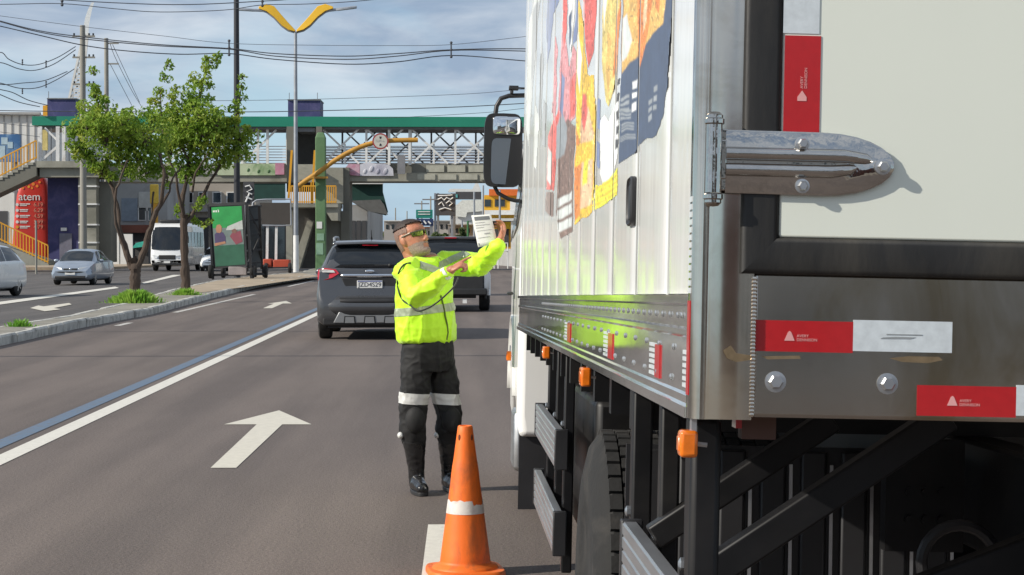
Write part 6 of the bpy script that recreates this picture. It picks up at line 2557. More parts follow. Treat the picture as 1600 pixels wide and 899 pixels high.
# middle tower: portal, columns, stairs, landing with yellow railing
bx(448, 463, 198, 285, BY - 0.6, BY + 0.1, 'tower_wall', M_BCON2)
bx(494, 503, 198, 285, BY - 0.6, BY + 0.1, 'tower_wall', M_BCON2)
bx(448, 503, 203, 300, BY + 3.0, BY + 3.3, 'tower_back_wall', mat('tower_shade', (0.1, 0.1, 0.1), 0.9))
bx(465, 492, 200, 206, BY - 0.3, BY + 3.0, 'portal_lintel', M_BDK)
for k in range(7):
    bx(463, 494, 257 + k * 4.0, 261 + k * 4.0, BY - 0.9 - k * 0.30, BY - 0.6 - k * 0.30, 'stair_tread', M_BCON)
bx(503, 536, 262, 318, BY - 0.7, BY + 3.0, 'tower_wall', M_BCON)
bx(536, 546, 262, 420, BY - 0.4, BY + 2.6, 'pier', M_BCON2)
bx(447, 528, 318, 324, BY - 4.0, BY + 0.5, 'lower_landing', M_BCON)
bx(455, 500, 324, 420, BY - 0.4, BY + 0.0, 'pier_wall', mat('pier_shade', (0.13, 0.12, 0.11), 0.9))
for x0, x1, y0, y1, Y in ((447, 457, 324, 420, BY - 3.6), (503, 534, 330, 415, BY - 1.0), (533, 546, 330, 415, BY - 1.2)):
    bx(x0, x1, y0, y1, Y, Y + 0.6, 'pier', M_BCON if x0 < 500 else M_BCON2)
b = MB()
b.prism([at(x, y, BY - 2.0) for x, y in ((455, 418), (480, 345), (490, 345), (468, 420))], (0, 1.6, 0))
b.build('stair_string', M_BCON, br, world=True, smooth=False)
b = MB()
b.prism([at(x, y, BY - 3.8) for x, y in ((505, 324), (528, 324), (528, 345), (518, 345))], (0, 3.4, 0))
b.build('haunch', M_BCON, br, world=True, smooth=False)


def railing(p0, p1, h0, h1, Y, n, parent=None, w_=0.06):
    """yellow railing between two foot points; h in photo pixels at that distance"""
    k = Y / FPX
    A, B2 = at(*p0, Y), at(*p1, Y)
    up = Vector((0, 0, h0 * k))
    for u in (0.08, 1.0):
        b = MB()
        b.bar(A + up * u, B2 + up * u, w_ * 1.3, w_ * 1.3)
        b.build('top_rail' if u > 0.5 else 'bottom_rail', M_YEL, br if parent is None else parent, world=True, smooth=False)
    for i in range(n + 1):
        q = A.lerp(B2, i / n)
        b = MB()
        b.bar(q, q + up, w_, w_)
        b.build('baluster', M_YEL, br if parent is None else parent, world=True, smooth=False)


railing((455, 318), (503, 318), 27, 27, BY - 4.0, 14)
railing((508, 318), (525, 318), 27, 27, BY - 4.0, 5)
for x0, y0, x1, y1 in ((456, 235, 451, 310), (492, 235, 487, 318), (487, 285, 487, 318)):
    bbar((x0, y0), (x1, y1), BY - 3.0, 0.13, 'stair_rail', M_YEL)
# columns under the left deck and left tower
bx(123, 150, 275, 400, BY - 0.6, BY + 0.6, 'column', M_BCON)
for y in (290, 318, 350, 378):
    bx(122, 151, y, y + 2.4, BY - 0.7, BY + 0.7, 'column_band', M_BWH)
bx(150, 173, 284, 410, BY + 0.3, BY + 2.4, 'column', M_BCON2)
bx(374, 382, 284, 400, BY + 1.0, BY + 2.0, 'column', M_BCON2)
tw_ = bx(75, 124, 277.5, 412, BY + 0.5, BY + 3.0, 'lift_shaft', M_PUR)
bx(93, 112, 365, 412, BY + 0.40, BY + 0.49, 'shaft_door', mat('door_grey', (0.16, 0.155, 0.2), 0.6), tw_)
bx(95, 104, 356, 361, BY + 0.40, BY + 0.49, 'notice_plate', M_PLATE, tw_)
for x0, x1, y0 in ((74, 118, 155), (450, 500, 157)):
    tk = bx(x0, x1, y0, 184, BY + 0.6, BY + 3.4, 'lift_housing', M_PUR)
    bx(x0 - 0.8, x1 + 0.8, y0 - 1.6, y0, BY + 0.5, BY + 3.5, 'housing_roof', M_BDK, tk)
    for x in (x0 + 2, x1 - 4):
        bbar((x, y0 - 1), (x, y0 - 12), BY + 1.0, 0.035, 'lightning_rod', M_BDK, tk)
# yellow ladder signs by the left tower
bx(67, 73.5, 165, 181, BY - 0.8, BY - 0.6, 'cage_ladder', M_YEL)
bx(66, 74, 203, 235, BY - 0.7, BY - 0.5, 'cage_ladder', mat('ladder_pale_yellow', (0.6, 0.5, 0.2), 0.6))
# left stair: upper flight going down left, lower flight coming back
b = MB()
b.prism([at(x, y, BY - 1.2) for x, y in ((57, 252), (57, 275), (-60, 330), (-60, 306))], (0, 2.2, 0))
st_ = b.build('stair_flight', M_BCON2, br, world=True, smooth=False)
for k in range(14):
    x = 52 - k * 8
    bx(x - 8, x, 254 + k * 3.9, 258 + k * 3.9, BY - 1.25, BY + 1.0, 'stair_tread', M_BCON, st_)
k_ = 0
railing((57, 248), (-50, 302), 28, 28, BY - 1.2, 22)
b = MB()
b.prism([at(x, y, BY - 3.6) for x, y in ((76, 408), (76, 415), (20, 415), (-60, 372), (-60, 362))], (0, 2.0, 0))
st2 = b.build('stair_flight', M_BCON, br, world=True, smooth=False)
railing((75, 412), (-50, 352), 28, 28, BY - 3.6, 26)

# ================================================================ height gauge arm on green pillar
M_PGRN = mat('pillar_green', (0.10, 0.19, 0.085), 0.7, 0, 0.12, 0.8, stain=(0.16, 0.27, 0.14), stain_amt=0.5, stain_scale=0.9)
M_AYEL = mat('arm_ochre', (0.46, 0.235, 0.03), 0.55, 0, 0.15, 1.5, stain=(0.3, 0.13, 0.02), stain_amt=0.5)
GYY = 112.0
gp = thing('gantry_arm', 'ochre curved gantry arm mounted on a green concrete pillar', 'gantry', tuple(Vector((at(500, 385, GYY).x, GYY, 0))))
b = MB()
a, c = at(493, 420, GYY), at(508.5, 215, GYY)
b.loft([[Vector((a.x, GYY, 0)), Vector((c.x, GYY, 0)), Vector((c.x, GYY + 0.6, 0)), Vector((a.x, GYY + 0.6, 0))], [Vector((a.x, GYY, c.z)), Vector((c.x, GYY, c.z)), Vector((c.x, GYY + 0.6, c.z)), Vector((a.x, GYY + 0.6, c.z))],
        [Vector((a.x + 0.12, GYY + 0.1, c.z + 0.3)), Vector((c.x - 0.12, GYY + 0.1, c.z + 0.3)), Vector((c.x - 0.12, GYY + 0.5, c.z + 0.3)), Vector((a.x + 0.12, GYY + 0.5, c.z + 0.3))]])
b.build('pillar', M_PGRN, gp, world=True, smooth=False, bevel=0.04)
b = MB()
pts = [(465, 292), (480, 281), (500, 268), (520, 253), (540, 241), (560, 231), (578, 225), (596, 221), (625, 219.5), (653, 219)]
P = [at(x, y, GYY - 0.35) for x, y in pts]
fine = []
for i in range(len(P) - 1):
    for u in (0, 0.33, 0.66):
        fine.append(Vector(crom([tuple(q) for q in P], i + u)))
fine.append(P[-1])
b.tube(fine, 0.14, 12)
b.build('arm', M_AYEL, gp, world=True)
bx(485, 512, 276, 279, GYY - 0.5, GYY - 0.02, 'bracket', M_AYEL, gp)
pz = at(499, 352, GYY)
b = MB()
b.box(pz.x - 0.16, pz.x + 0.16, GYY - 0.03, GYY - 0.003, pz.z - 0.2, pz.z + 0.2)
b.build('notice', M_PLATE, gp, world=True, smooth=False)
for x0, x1, y0, y1 in ((495, 506, 365, 376), (494, 505, 380, 398)):
    bx(x0, x1, y0, y1, GYY - 0.025, GYY - 0.003, 'painted_patch', mat('patch_green', (0.22, 0.36, 0.25), 0.8), gp)
sg_c = at(594.5, 221, GYY - 0.6)
sgn = thing('height_limit_sign', 'round white height limit sign with red border on the ochre arm', 'sign', tuple(sg_c))
Mx = Matrix.Rotation(R(90), 3, 'X')
b = MB()
b.lathe([(0.47, 0), (0.47, 0.03)], n=40, M=Mx)
b.build('sign_border', mat('sign_red', (0.32, 0.05, 0.05), 0.5), sgn, ang=40)
b = MB()
b.lathe([(0.385, 0.031), (0.385, 0.036)], n=40, M=Mx)
b.build('sign_face', mat('sign_cream', (0.52, 0.50, 0.44), 0.5), sgn, ang=40)
b = MB()
b.prism([(-0.07, -0.037, 0.27), (0.07, -0.037, 0.27), (0.05, -0.037, 0.17), (0.0, -0.037, 0.12), (-0.05, -0.037, 0.17)], (0, -0.006, 0))
b.build('sign_arrow', M_PTXT, sgn)
b = MB()
b.prism([(-0.07, -0.037, -0.27), (0.07, -0.037, -0.27), (0.05, -0.037, -0.17), (0.0, -0.037, -0.12), (-0.05, -0.037, -0.17)], (0, -0.006, 0))
b.build('sign_arrow', M_PTXT, sgn)
text('sign_number', '5,00 m', 0.18, Matrix.Translation((0, -0.039, 0)) @ Matrix.Rotation(R(90), 4, 'X'), M_GREYP, sgn, 0.001)
b = MB()
b.box(-0.05, 0.05, 0.0, 0.2, -0.06, 0.06)
b.build('clamp', M_BDK, sgn)
# ================================================================ POLES, CABLES, LAMPS
M_POLE = mat('pole_concrete', (0.26, 0.25, 0.22), 0.9, 0, 0.12, 1.0)
M_PDK = mat('pole_dark', (0.018, 0.02, 0.026), 0.6)
M_CAB = mat('cable_black', (0.06, 0.066, 0.08), 0.6)
M_LAMPG = mat('lamp_grey', (0.30, 0.32, 0.35), 0.5, 0.4)
M_WING = mat('lamp_wing_yellow', (0.72, 0.42, 0.02), 0.5, 0, 0.05)
M_WPNT = mat('pole_white_paint', (0.66, 0.66, 0.64), 0.7, 0, 0.08, 2)


def pole(name, label, px, pytop, Y, r0, r1, m, cat='pole', base_py=None):
    x = at(px, 385, Y).x
    zt = at(px, pytop, Y).z
    t = thing(name, label, cat, (x, Y, 0))
    b = MB()
    b.tube([(0, 0, -0.02), (0, 0, zt * 0.5), (0, 0, zt)], [r0, (r0 + r1) / 2, r1], 14)
    b.build('shaft', m, t)
    return t, zt


# black tall pole on the median
pole('tall_pole', 'tall black pole rising out of the picture above the green poster board', 370.5, -60, 92, 0.16, 0.12, M_PDK)
# winged street lamp
Y = 111.0
t, zt = pole('street_lamp', 'street lamp with two yellow wings on a tall grey post', 462.5, 50, Y, 0.15, 0.09, M_LAMPG, 'street lamp')
b = MB()
b.tube([(0, 0, 0.0), (0, 0, at(462, 368, Y).z)], [0.165, 0.155], 14)
b.build('painted_base', M_WPNT, t)
x0 = at(462.5, 385, Y).x
for sd in (-1, 1):
    pts = [(462.5 + sd * dx_, y) for dx_, y in ((1, 50), (12, 47), (22, 40), (34, 27), (46, 18), (58, 14))]
    wid = [0.10, 0.42, 0.58, 0.62, 0.42, 0.12]
    P = [at(x, y, Y) - Vector((x0, Y, 0)) for x, y in pts]
    rows = []
    for q, w_ in zip(P, wid):
        rows.append([q + Vector((0, -0.16, 0)), q + Vector((0, -0.1, w_)), q + Vector((0, 0.1, w_)), q + Vector((0, 0.16, 0))])
    b = MB()
    b.loft(rows)
    b.build('wing', M_WING, t, bevel=0.02)
    b = MB()
    b.tube([q + Vector((0, 0, -0.05)) for q in P], 0.05, 8)
    b.build('arm', M_LAMPG, t)
    b = MB()
    e0 = P[-2]
    e1 = at(462.5 + sd * 95, 12 if sd > 0 else 15, Y) - Vector((x0, Y, 0))
    d_ = (e1 - e0)
    b.loft([[e0 + d_ * u + Vector((0, y, z)) for y, z in ((-wv, -0.05), (-wv, 0.05), (0, 0.11), (wv, 0.05), (wv, -0.05))] for u, wv in ((0.0, 0.05), (0.35, 0.07), (0.45, 0.16), (0.9, 0.16), (1.0, 0.08))])
    b.build('luminaire', M_LAMPG, t, bevel=0.01)
# concrete utility poles on the left
Y = 117.0
t, zt = pole('utility_pole', 'tall square concrete utility pole by the bridge stairs', 130.5, 40, Y, 0.22, 0.16, M_POLE)
for py in (57, 90, 132):
    b = MB()
    zz = at(130, py, Y).z
    b.box(-0.6, 0.75, -0.08, 0.02, zz - 0.05, zz + 0.05)
    b.build('cross_arm', M_POLE, t)
    for xx in (-0.5, 0.4, 0.65):
        b = MB()
        b.lathe([(0.03, 0), (0.07, 0.03), (0.04, 0.07), (0.07, 0.1), (0.03, 0.14)], (xx, -0.03, zz + 0.05), 8)
        b.build('insulator', M_PDK, t)
Y = 140.0
t2, zt2 = pole('utility_pole', 'slimmer concrete utility pole standing just behind the trees', 167.5, 60, Y, 0.2, 0.15, M_POLE)
for py in (68, 100):
    b = MB()
    zz = at(167, py, Y).z
    b.box(0.1, 0.9, -0.08, 0.02, zz - 0.05, zz + 0.05)
    b.build('cross_arm', M_POLE, t2)


# cables: each a hanging line between two far supports
def cable(label, pts, r=0.022, Y0=70, Y1=None, spacers=()):
    n = len(pts)
    P = []
    for i, (px, py) in enumerate(pts):
        Yc = Y0 + ((Y1 if Y1 else Y0) - Y0) * i / max(1, n - 1)
        P.append(at(px, py, Yc))
    fine = []
    for i in range(n - 1):
        for u in [k / 6 for k in range(6)]:
            fine.append(Vector(crom([tuple(q) for q in P], i + u)))
    fine.append(P[-1])
    b = MB()
    b.tube(fine, r * 0.72, 6)
    o = thing('overhead_cable', label, 'cable', tuple(P[0]), 0, 'overhead cables')
    b.build('line', M_CAB, o, world=True)
    for (px, py0, py1, Yc) in spacers:
        a, c = at(px, py0, Yc), at(px, py1, Yc)
        b = MB()
        b.bar(a, c, 0.05, 0.05)
        for q in (a, c, (a + c) / 2):
            b.ell(q, (0.05, 0.04, 0.05), None, 8, 6)
        b.build('spacer', M_CAB, o, world=True)
    return o


cable('upper of the two cables sagging across the top edge of the picture', [(40, -8), (97, 0), (270, 7.5), (410, 2), (480, -4), (700, -30)], 0.022, 62, None, [(97, -4, 8, 62)])
cable('lower of the two cables sagging across the top edge of the picture', [(-80, 6), (0, 7), (97, 6), (180, 14), (250, 19), (350, 16), (410, 8), (480, 6.5), (570, 1), (700, -14)], 0.018, 62, None, [(410, -4, 9, 62)])
cable('thin lone cable above the spaced bundle, sloping to the right', [(-60, 16), (0, 25), (130, 42), (260, 57), (358, 68), (500, 71), (610, 71.5), (705, 70), (815, 58), (1000, 36), (1300, 36), (1700, 36)], 0.012, 66)
cable('top line of the cable bundle with spacers crossing the avenue', [(-60, 16), (0, 33), (60, 48), (130, 58), (250, 70), (358, 76), (430, 84), (540, 88), (620, 84), (705, 78), (815, 76.5), (1000, 80), (1300, 80), (1700, 80)], 0.026, 66, None, [(358, 64, 86, 66), (705, 67, 89, 66)])
cable('middle line of the cable bundle with spacers crossing the avenue', [(-60, 18), (0, 34), (60, 50), (130, 61), (250, 72), (358, 77), (430, 88), (540, 93), (620, 88), (705, 79), (815, 80), (1000, 86), (1300, 86), (1700, 86)], 0.026, 66.1)
cable('bottom line of the cable bundle with spacers crossing the avenue', [(-60, 28), (0, 41), (60, 55), (130, 71), (200, 80), (280, 85), (358, 84), (430, 93), (540, 100.5), (620, 97), (705, 87), (815, 95), (1000, 110), (1300, 110), (1700, 110)], 0.026, 66.2)
cable('thin cable just above the green bridge roof', [(300, 158), (460, 156), (600, 152), (730, 147), (815, 140), (1000, 124), (1300, 124), (1700, 124)], 0.016, 90)
cable('thick cable right above the green bridge roof', [(-80, 172), (0, 173), (70, 174), (220, 175), (400, 175), (550, 172), (700, 168), (815, 162), (1000, 150), (1300, 150), (1700, 150)], 0.03, 90)
cable('thin slanting cable touching the bridge roof near the mirror', [(560, 186), (640, 183), (760, 176), (815, 170), (1000, 150), (1300, 150), (1700, 150)], 0.016, 88)
for i, (pts, nm) in enumerate((([(-30, 96), (0, 82), (14, 93), (35, 101), (60, 101), (90, 90), (118, 73)], 'upper looping line bundle left of the square pole'),
                               ([(-30, 104), (0, 98), (30, 108), (55, 110), (85, 100), (118, 78)], 'second looping line left of the square pole'),
                               ([(-30, 128), (0, 130), (30, 138), (60, 137), (90, 124), (116, 108)], 'third looping line left of the square pole'),
                               ([(-30, 120), (0, 132), (35, 130), (70, 126), (105, 112)], 'thin fourth looping line left of the square pole'),
                               ([(-30, 132), (0, 140), (20, 145), (45, 157), (75, 165)], 'lowest looping line running to the bridge roof'),
                               ([(-30, 136), (0, 148), (30, 160), (62, 167)], 'line just under the lowest looping line'))):
    sp = [(35, pts[2][1] + 1, pts[2][1] + 8, 105), (72, 96 + (i // 2) * 32, 104 + (i // 2) * 32, 105)] if i in (0, 2) else []
    cable(nm, pts, 0.035, 105, 116, sp)
for i, (pts, nm) in enumerate((([(172, 68), (180, 90), (205, 140), (222, 168)], 'outer slanting line dropping behind the trees'), ([(176, 70), (190, 100), (218, 160)], 'middle slanting line dropping behind the trees'), ([(172, 100), (185, 125), (206, 165)], 'inner slanting line dropping behind the trees'))):
    cable(nm, pts, 0.03, 140, 160)
for i, pts in enumerate(([(-20, 178), (60, 181), (65, 181)], [(-20, 191), (62, 199)], [(-20, 204), (62, 214)])):
    cable(('highest', 'middle', 'lowest')[i] + ' of three thin lines against the white wall', pts, 0.02, 112)

# heavy bundle high over the road; its shadow crosses the lanes
def high_cable(label, y, z, r):
    t = thing('overhead_cable', label, 'cable', (-40, y, z), 0, 'overhead cables')
    b = MB()
    b.tube([(u * 5.0, 0.02 * math.sin(u), 0.004 * (u - 8) ** 2 - 0.25) for u in range(17)], r, 8)
    b.build('line', M_CAB, t)


high_cable('thick cable bundle high over the lanes that draws the thin shadow line across them', 23.9, 5.75, 0.06)
high_cable('second cable bundle strung high over the lanes ahead of the truck', 31.0, 7.0, 0.05)

# ================================================================ POSTER TRAILER, BOARDS, CARTS
M_FRM = mat('trailer_frame_black', (0.02, 0.02, 0.022), 0.5)
Y = gY(441)
pt_ = thing('poster_trailer', 'tall green poster board on a small wheeled black frame', 'billboard', (at(367, 385, Y).x, Y, KH))
k = Y / FPX


def local(px, py, Yx=None):
    q = at(px, py, Yx or Y)
    return Vector((q.x - pt_.location.x, q.y - pt_.location.y, q.z - KH))


c0, c1, c2, c3 = local(327, 322, Y + 0.3), local(380, 320, Y - 0.2), local(386, 416, Y - 0.2), local(334, 420, Y + 0.3)
b = MB()
b.prism([c0, c1, c2, c3], (0.02, 0.12, 0))
bd = b.build('board', M_FRM, pt_, smooth=False)


def bq(u, v, o=0.012):
    q = c0.lerp(c1, u).lerp(c3.lerp(c2, u), v)
    n = (c1 - c0).cross(c3 - c0).normalized()
    if n.y > 0:
        n = -n
    return q + n * o


def bpoly(pts, m, o=0.012, nm='poster_patch'):
    b = MB()
    b.prism([bq(u, v, o) for u, v in pts], (0, 0.006, 0))
    return b.build(nm, m, bd, smooth=False)


bpoly([(0.06, 0.02), (0.95, 0.02), (0.95, 0.36), (0.06, 0.36)], mat('poster_bright_green', (0.01, 0.24, 0.05), 0.5), 0.012)
bpoly([(0.06, 0.36), (0.95, 0.36), (0.95, 0.64), (0.06, 0.64)], mat('poster_teal_grey', (0.13, 0.17, 0.16), 0.5), 0.012)
bpoly([(0.06, 0.64), (0.95, 0.64), (0.95, 0.97), (0.06, 0.97)], mat('poster_deep_green', (0.015, 0.09, 0.05), 0.5), 0.012)
bpoly([(0.5, 0.34), (0.95, 0.25), (0.95, 0.40), (0.45, 0.40)], mat('poster_pale', (0.42, 0.44, 0.42), 0.5), 0.018)
bpoly([(0.1, 0.46), (0.16, 0.43), (0.36, 0.43), (0.42, 0.5), (0.42, 0.6), (0.1, 0.6)], mat('poster_violet', (0.05, 0.035, 0.10), 0.6), 0.02)
bpoly([(0.17, 0.43), (0.15, 0.36), (0.19, 0.31), (0.28, 0.30), (0.33, 0.34), (0.32, 0.41), (0.27, 0.44)], mat('poster_skin', (0.33, 0.16, 0.09), 0.6), 0.024)
bpoly([(0.08, 0.60), (0.40, 0.575), (0.42, 0.61), (0.09, 0.645)], MATS['poster_skin'], 0.024)
bpoly([(0.55, 0.50), (0.62, 0.45), (0.88, 0.42), (0.92, 0.60), (0.72, 0.64)], mat('poster_crimson', (0.19, 0.04, 0.06), 0.6), 0.02)
bpoly([(0.62, 0.44), (0.62, 0.40), (0.72, 0.38), (0.78, 0.42), (0.72, 0.46)], mat('poster_brown', (0.16, 0.08, 0.06), 0.6), 0.024)
for u in (0.10, 0.145, 0.19, 0.25):
    bpoly([(u, 0.075), (u + 0.03, 0.075), (u + 0.03, 0.105), (u, 0.105)], M_PLATE, 0.018, 'poster_lettering')
bpoly([(0.25, 0.06), (0.265, 0.06), (0.265, 0.108), (0.25, 0.108)], M_PLATE, 0.02, 'poster_lettering')
for (x, y0_, dy_) in ((326, 322, 0.3), (386, 320, -0.2)):
    b = MB()
    a = local(x, y0_ - 2, Y + dy_)
    c = local(x + 7, 437, Y + dy_)
    b.bar(a, c, 0.10, 0.10)
    b.build('upright', M_FRM, pt_)
b = MB()
a, c = local(326, 321, Y + 0.3), local(384, 318, Y - 0.2)
b.bar(a, c, 0.09, 0.12)
b.build('crossbar', M_FRM, pt_)
b = MB()
a, c = local(335, 430, Y + 0.2), local(415, 428, Y + 1.2)
b.bar(a, c, 0.10, 0.10)
b.bar(local(335, 430, Y + 1.2), local(415, 428, Y + 2.0), 0.10, 0.10)
b.build('chassis', M_FRM, pt_)
b = MB()
a, c = local(357, 430, Y - 0.1), local(385, 417, Y - 0.1)
b.box(a.x, c.x, a.y, a.y + 0.3, a.z, c.z)
b.build('ballast_box', mat('ballast_grey', (0.33, 0.29, 0.28), 0.9), pt_, bevel=0.02)


def cart_wheel(parent, c, r, w_=0.16):
    b = MB()
    Mx = Matrix.Rotation(R(90), 3, 'Y')
    b.lathe([(r * 0.5, -w_ / 2), (r * 0.92, -w_ / 2), (r, -w_ * 0.3), (r, w_ * 0.3), (r * 0.92, w_ / 2), (r * 0.5, w_ / 2)], c, 20, Mx)
    wh = b.build('wheel', M_TYRE, parent)
    b = MB()
    b.lathe([(r * 0.5, -w_ * 0.45), (r * 0.45, -w_ * 0.2), (0.02, -w_ * 0.3)], c, 14, Mx)
    b.build('hub', M_RIM, wh)


for px in (329, 394, 349, 415):
    dz = 0.0 if px in (329, 394) else 1.4
    q = local(px, 430, Y + dz)
    cart_wheel(pt_, Vector((q.x, q.y, 0.30)), 0.30)
# second, dark poster trailer behind it seen edge-on
Y2 = Y + 3.0
pt2 = thing('poster_trailer', 'dark back of a second poster board behind the green one', 'billboard', (at(402, 385, Y2).x, Y2, KH))
b = MB()
for p0, p1 in (((386, 322), (386, 424)), ((405, 321), (409, 420))):
    b.bar(at(*p0, Y2), at(*p1, Y2 + 1.0), 0.12, 0.12)
for y in (324, 345, 368, 392, 412):
    b.bar(at(386, y, Y2), at(408, y - 2, Y2 + 0.5), 0.08, 0.08)
b.bar(at(388, 326, Y2), at(406, 366, Y2 + 0.4), 0.06, 0.06)
b.bar(at(388, 410, Y2), at(406, 370, Y2 + 0.4), 0.06, 0.06)
b.build('frame', M_FRM, pt2, world=True)
b = MB()
b.prism([at(387, 323, Y2 + 0.3), at(406, 322, Y2 + 0.8), at(408, 418, Y2 + 0.8), at(388, 420, Y2 + 0.3)], (0, 0.06, 0))
b.build('back_panel', mat('panel_dark_grey', (0.055, 0.06, 0.062), 0.6), pt2, world=True)
for px, dy_ in ((398, 0.2), (413, 0.9)):
    q = at(px, 430, Y2 + dy_)
    cart_wheel(pt2, Vector((q.x - pt2.location.x, q.y - pt2.location.y, 0.28)), 0.28)
# red cart behind
Y3 = 100.0
M_RCART = mat('cart_red_orange', (0.42, 0.06, 0.025), 0.6, 0, 0.15, 2)
ct = thing('handcart', 'low red orange cart with two wheels behind the poster boards', 'cart', (at(434, 385, Y3).x, Y3, KH))
for (x0, x1, y0, y1) in ((411, 424, 405, 418), (427, 452, 406, 418.5)):
    a, c = at(x0, y1, Y3), at(x1, y0, Y3)
    b = MB()
    b.box(a.x, c.x, Y3, Y3 + 1.0, a.z, c.z)
    b.build('bin', M_RCART, ct, world=True, bevel=0.04)
b = MB()
b.bar(at(411, 419, Y3), at(455, 418, Y3), 0.08, 0.08)
b.build('chassis', M_FRM, ct, world=True)
for px in (416, 453):
    q = at(px, 421, Y3)
    cart_wheel(ct, Vector((q.x - ct.location.x, 0, 0.26)), 0.26)
# blank dark board on a bent grey frame
Y4 = 101.0
bb_ = thing('blank_board', 'blank dark brown board in a pale bent pipe frame beside the lamp post', 'billboard', (at(425, 385, Y4).x, Y4, KH))
b = MB()
a, c = at(406, 351, Y4), at(453, 317, Y4)
b.box(a.x, c.x, Y4, Y4 + 0.15, a.z, c.z)
b.build('panel', mat('board_brown', (0.055, 0.047, 0.04), 0.6, 0, 0.1, 2), bb_, world=True)
b = MB()
P = [at(x, y, Y4) for x, y in ((394, 325), (395, 317), (401, 313), (415, 312), (454, 311.5), (455, 352), (440, 353), (410, 352.5))]
b.tube(P, 0.045, 8)
b.build('pipe_frame', M_LAMPG, bb_, world=True)
for x in (418, 432):
    b = MB()
    b.bar(at(x, 352, Y4 + 0.1), at(x - 1, 419, Y4 + 0.1), 0.13, 0.13)
    b.build('post', M_BWH, bb_, world=True)
# ================================================================ BACKGROUND BUILDINGS AND SIGNS
def block(name, label, cat, px0, px1, py0, Y, depth, m, py1=None, base=True):
    xa, xb = at(px0, 385, Y).x, at(px1, 385, Y).x
    zt = at(px0, py0, Y).z
    zb = 0.0 if base else at(px0, py1, Y).z
    t = thing(name, label, cat, ((xa + xb) / 2, Y, 0))
    b = MB()
    b.box(xa, xb, Y, Y + depth, zb, zt)
    b.build('wall', m, t, world=True, smooth=False)
    return t


def patch(t, px0, px1, py0, py1, Y, m, name, th=0.08, depth=0.05):
    a, c = at(px0, py1, Y), at(px1, py0, Y)
    b = MB()
    b.box(a.x, c.x, Y - th, Y - 0.003, a.z, c.z)
    return b.build(name, m, t, world=True, smooth=False)


def window(t, px0, px1, py0, py1, Y, mg=None, fr=None):
    w_ = patch(t, px0, px1, py0, py1, Y, fr or M_BWH, 'window', 0.10)
    dx_ = (px1 - px0) * 0.1
    patch(w_, px0 + dx_, px1 - dx_, py0 + dx_, py1 - dx_, Y - 0.10, mg or M_GLASS, 'pane', 0.02)
    return w_


M_WW = mat('wall_white', (0.62, 0.62, 0.6), 0.8, 0, 0.08, 0.2, stain=(0.4, 0.37, 0.33), stain_amt=0.4, stain_scale=0.15)
M_WG = mat('wall_grey', (0.33, 0.33, 0.325), 0.85, 0, 0.15, 0.2, stain=(0.14, 0.13, 0.12), stain_amt=0.6, stain_scale=0.2)
M_WBG = mat('wall_beige', (0.36, 0.32, 0.27), 0.85, 0, 0.12, 0.2)
M_WDK = mat('wall_dark', (0.06, 0.06, 0.065), 0.8, 0, 0.2, 0.3)
M_TILE = mat('roof_red_brown', (0.17, 0.06, 0.04), 0.8, 0, 0.25, 1)
M_BLUES = mat('hoarding_blue', (0.04, 0.13, 0.30), 0.5, 0, 0.2, 0.5, stain=(0.35, 0.5, 0.6), stain_amt=0.7, stain_scale=0.5)
M_DGRN = mat('awning_dark_green', (0.008, 0.045, 0.035), 0.6)

# far left white shed and blue hoarding
Y = 150.0
t = block('white_warehouse', 'long white corrugated warehouse wall behind the bridge stairs', 'building', -80, 63, 178, Y, 30, M_WW)
for k in range(12):
    patch(t, -78 + k * 12, -77 + k * 12, 181, 300, Y, M_WG, 'wall_rib', 0.06)
patch(t, -80, 64, 176, 179.5, Y, M_WG, 'eaves', 0.4)
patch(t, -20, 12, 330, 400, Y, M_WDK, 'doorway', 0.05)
Y = 128.5
t = thing('advertising_hoarding', 'blue advertising hoarding at the picture edge above the stairs', 'billboard', (at(5, 385, Y).x, Y, 0.15))
a, c = at(-40, 253, Y), at(31, 210, Y)
b = MB()
b.box(a.x, c.x, Y, Y + 0.4, a.z, c.z)
hb = b.build('panel', M_BLUES, t, world=True, smooth=False)
for x0, x1, y0, y1 in ((-6, 8, 228, 248), (12, 20, 222, 232), (2, 12, 215, 226)):
    patch(hb, x0, x1, y0, y1, Y, mat('hoarding_pale', (0.4, 0.52, 0.58), 0.5), 'picture_patch', 0.02)
for x in (-10, 25):
    b = MB()
    b.bar(at(x, 253, Y + 0.2), Vector((at(x, 253, Y + 0.2).x, Y + 0.2, 0.1)), 0.2, 0.2)
    b.build('post', M_BDK, t, world=True)

